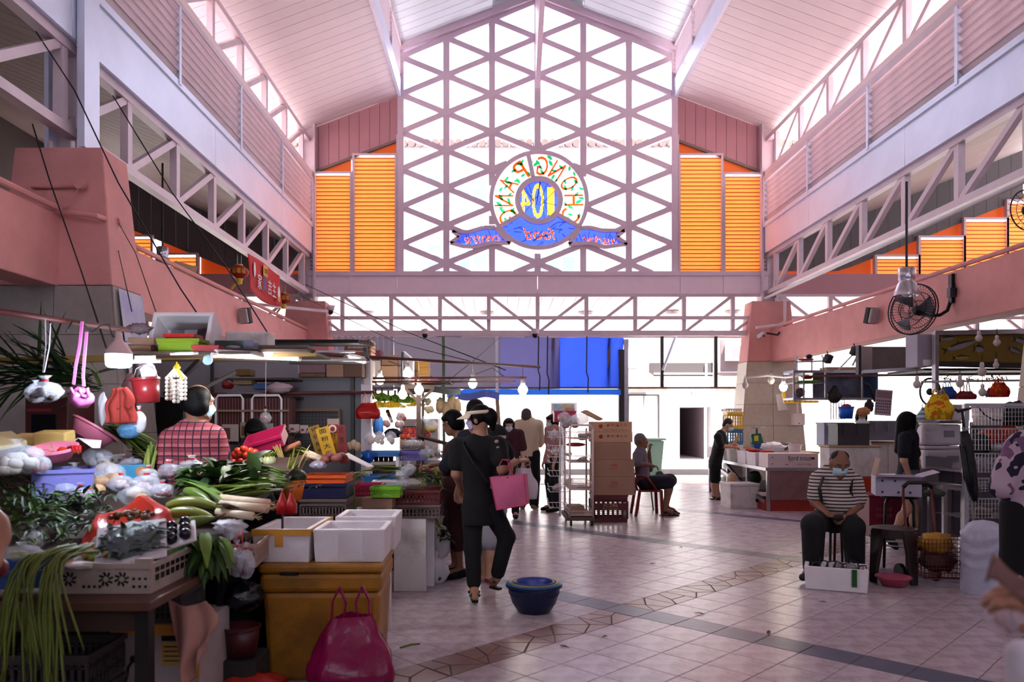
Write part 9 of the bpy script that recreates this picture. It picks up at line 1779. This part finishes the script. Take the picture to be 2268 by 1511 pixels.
# 10 long haired woman walking right
Yw=8.35;person('long haired woman in a navy tee walking to the right',(gx(2012,Yw),Yw,0),(1,-.1),1.56,J=dict(H=at(2012,936,Yw),SR=at(2004,970,Yw-.15),SL=at(2014,968,Yw+.14),ER=at(2002,1020,Yw-.19),WR=at(2016,1062,Yw-.14),EL=at(2030,1020,Yw+.17),WL=at(2040,1055,Yw+.12),KL=at(2024,1128,Yw+.09),AL=at(2026,1204,Yw+.09),TL=at(2050,1214,Yw+.09),KR=at(2008,1130,Yw-.09),AR=at(1972,1190,Yw-.09),TR=at(1984,1212,Yw-.09)),look=(1,-.15,-.05),build=.92,shirt=M('dark navy tee',(.045,.055,.10),.9),sleeve=.7,hem=.06,pants=M('grey print shorts',(.34,.33,.38),.9,var=.3,scale=25),plen=.45,pw=2,skin=SK3,hair='long',mask=M('teal mask',(.42,.62,.64),.7),shoe=BLKC)
# 11 man in stripes on a stool
Ys=7.0;r11,D11,h11,R11=person('balding man in a striped polo sitting on a stool with a face mask',(gx(1850,Ys),Ys,0),(-.1,-1),1.68,J=dict(P=at(1848,1140,Ys+.05),C=at(1852,1065,Ys-.02),N=at(1856,1045,Ys-.05),H=at(1860,1027,Ys-.12),SR=at(1812,1062,Ys),SL=at(1893,1068,Ys),ER=at(1806,1112,Ys-.04),EL=at(1902,1118,Ys-.04),WR=at(1834,1140,Ys-.26),WL=at(1878,1144,Ys-.26),HR=at(1826,1150,Ys),HL=at(1870,1150,Ys),KR=at(1800,1163,Ys-.33),KL=at(1890,1168,Ys-.33),AR=at(1800,1262,Ys-.20),AL=at(1894,1262,Ys-.10),TR=at(1778,1279,Ys-.26),TL=at(1895,1280,Ys-.3)),look=(-.12,-1,-.55),build=1.05,shirt=m_stripes('maroon stripes',(.74,.70,.68),(.17,.10,.12),.031,.36),sleeve=.72,hem=.04,pants=DKG,plen=1.93,pw=1.9,skin=SK2,hair='bald',hairm=BALH,mask=MSK,shoe=M('navy trainers',(.09,.09,.13),.6),hands=((-.75,-.35,-.1),(.75,-.35,-.1)),hn=((.1,.5,-.8),(-.1,.5,-.8)),curl=(.75,.75),collar=M('pale collar',(.74,.70,.68),.9),belly=.02)
for q,(a,b_,c_) in enumerate((((1822,1052),(1815,1082),(1820,1118)),((1886,1056),(1884,1090),(1892,1130)))):
 sbk=B();pp_=[at(*a,Ys-.02),at(a[0],a[1]+8,Ys-.11),at(*b_,Ys-.15),at(*c_,Ys-.10)]
 for i in range(3):sbk.bar(pp_[i],pp_[i+1],.012,.042,up=(0,-1,.2))
 sbk.build('backpack_strap',BLK,r11)
sdf_obj('crown_hair',[('e',h11(0,-.03,.055),(.08,.075,.06),None)],BALH,r11,.008,.02)
sdf_obj('backpack',[('c',at(1852,1075,Ys+.22),at(1850,1120,Ys+.22),.13,.13,(0,1,0),.6)],BLKC,r11,.012,.03)
ms=thing('metal_stool','slim metal stool carrying the man in stripes','stool',(gx(1850,Ys),Ys+.05,0));zz=gz(1168,Ys);B().lathe([(.14,zz-.03),(.145,zz-.015),(.14,zz)],20,TR((gx(1850,Ys),Ys+.05,0))).build('seat',BLK,ms)
for q in range(4):B().tube([(gx(1850,Ys)+.07*math.cos(q*1.57+.785),Ys+.05+.09*math.sin(q*1.57+.785),zz-.02),(gx(1848,Ys)+.085*math.cos(q*1.57+.785),Ys+.05+.13*math.sin(q*1.57+.785),0)],.012,8).build('leg',M('green black metal',(.10,.12,.10),.4,metal=.4),ms)
tag(crumple('black_pouch',at(1856,1147,Ys-.40),(.05,.025,.03),BLK,None,3,.3),'black strap being mended in the hands of the man in stripes','strap')
# 12 woman in a floral blouse at the right edge (back view)
Yl=5.4;person('woman in a floral blouse and dark trousers at the right edge',(gx(2285,Yl),Yl,0),(.3,1),1.52,J=dict(H=at(2300,955,Yl),SL=at(2232,1032,Yl),EL=at(2218,1080,Yl-.02),WL=at(2225,1105,Yl+.25)),look=(.3,1,0),build=1.25,shirt=m_floral('violet floral',(.66,.58,.64),(.14,.12,.20),(.42,.30,.42),11),sleeve=1.0,hem=.03,pants=M('black trousers',(.025,.025,.035),.9),plen=1.86,pw=2.2,skin=SK1,hair='bob',shoe=BLKC,face_on=False)
# 13 black haired vendor behind the tomatoes
person('black haired vendor crouching behind the tomato tray',(gx(563,6.6),6.6,0),(.1,-1),1.5,J=dict(H=at(565,958,6.6),N=at(565,985,6.6),C=at(566,1000,6.6),SL=at(598,1004,6.6),SR=at(534,1004,6.6),P=at(566,1075,6.7),EL=at(606,1045,6.55),ER=at(528,1045,6.55),WL=at(590,1060,6.4),WR=at(545,1060,6.4),HL=at(580,1080,6.7),HR=at(550,1080,6.7),KL=at(590,1110,6.45),KR=at(542,1110,6.45)),look=(0,-1,-.75),shirt=M('dark floral tunic',(.12,.10,.16),.9,var=.5,scale=25),pants=DKG,skin=SK1,hair='bob',shoe=BLKC)
# 14 near shoppers cut by the frame: left forearm with a red pouch, right hand with paper money
rl_=thing('person','bare arm of a shopper with a red pouch at the left edge','person',at(-60,1250,2.5))
sdf_obj('arm',[('c',at(-80,1075,2.5),at(-25,1185,2.45),.06,.05),('c',at(-25,1185,2.45),at(-14,1160,2.45),.05,.042),('c',at(-22,1190,2.45),at(-22,1245,2.4),.05,.035),('c',at(-28,1130,2.6),at(-10,1128,2.6),.022,.016)],SK1,rl_,.007,.03);sdf_obj('pouch',[('c',at(-40,1270,2.45),at(-8,1258,2.45),.045,.035)],M('dark red pouch',(.36,.05,.07),.5),rl_,.008,.02);sdf_obj('sleeve',[('c',at(-130,1040,2.5),at(-80,1080,2.5),.09,.075)],NAVY,rl_,.01,.03)
rr_=thing('person','blurred near hand of a shopper at the lower right corner','person',at(2330,1500,1.25));Yh=1.25
hp_=hand_prims(at(2378,1415,Yh),(-.66,.1,.62),(-.2,.3,-.5),1,.55,.95)
sdf_obj('arm',[('c',at(2380,1417,Yh),at(2420,1530,Yh-.05),.030,.042),('c',at(2420,1530,Yh-.05),at(2470,1650,Yh-.1),.042,.05)],SK1,rr_,.006,.02,extra=[(hp_,.005,.007)])
sdf_obj('sleeve',[('c',at(2262,1450,Yh-.1),at(2300,1560,Yh-.12),.022,.04)],M('white cloth',(.78,.76,.80)),rr_,.006,.02)
def pmf(u,v):return at(2196+u*92,1236-14*math.sin(u*7)+v*58+u*40,Yh)+Vector((0,.02*math.sin(u*5+v),0))
o=tag(B().grid(pmf,16,6).build('paper_note',M('brown pink note',(.50,.36,.34),.7,var=.15),smooth=True),'out of focus paper notes held by the near hand','paper');o.modifiers.new('t','SOLIDIFY').thickness=.003
handle_bag('clear bag of mixed snacks near the lower right corner',at(2248,1400,3.7),.22,.18,.21,M('clear shop film',(.82,.76,.80),.15,alpha=.45,bump=.6,bscale=12),.3,seed=17.,fillm=m_floral('snack mix',(.62,.45,.46),(.50,.16,.14),(.22,.14,.22),26),hang=.06)
# ================================================================ scraps on the floor
for k,(x,y) in enumerate(((1045,1238),(1050,1262),(1150,1195),(1505,1212),(1440,1250),(1560,1363),(1345,1410),(1240,1432),(1700,1405),(1830,1335))):
 Y=gY(y);b=B();blade(b,(gx(x,Y),Y,.004),(math.cos(k*1.7),math.sin(k*1.7),.1),.06+.02*(k%3),.025,.2,nseg=3)
 tag(b.build('leaf_scrap',GRN[0] if k%2 else M('dry brown leaf',(.30,.24,.14))),['dark leaf scrap on the floor behind the woman in black','small leaf scrap left of the blue basins','leaf scrap on the floor right of the pink tote','leaf scrap on the far blue tile band','leaf scrap on the bright middle of the floor','leaf scrap near the crossing of the tile bands','leaf scrap below the blue tile band','leaf scrap on the mosaic strip','leaf scrap right on the near blue tile band','leaf scrap in front of the open foam box'][k],'leaf')
tag(B().tube([(gx(886,gY(1437)),gY(1437),.006),(gx(910,gY(1430)),gY(1430),.008),(gx(930,gY(1428)),gY(1428),.006)],.006,6).build('fallen_bean',LB,smooth=True),'single long bean lying on the floor by the magenta bag','bean')
bpy.data.scenes.remove(LS)
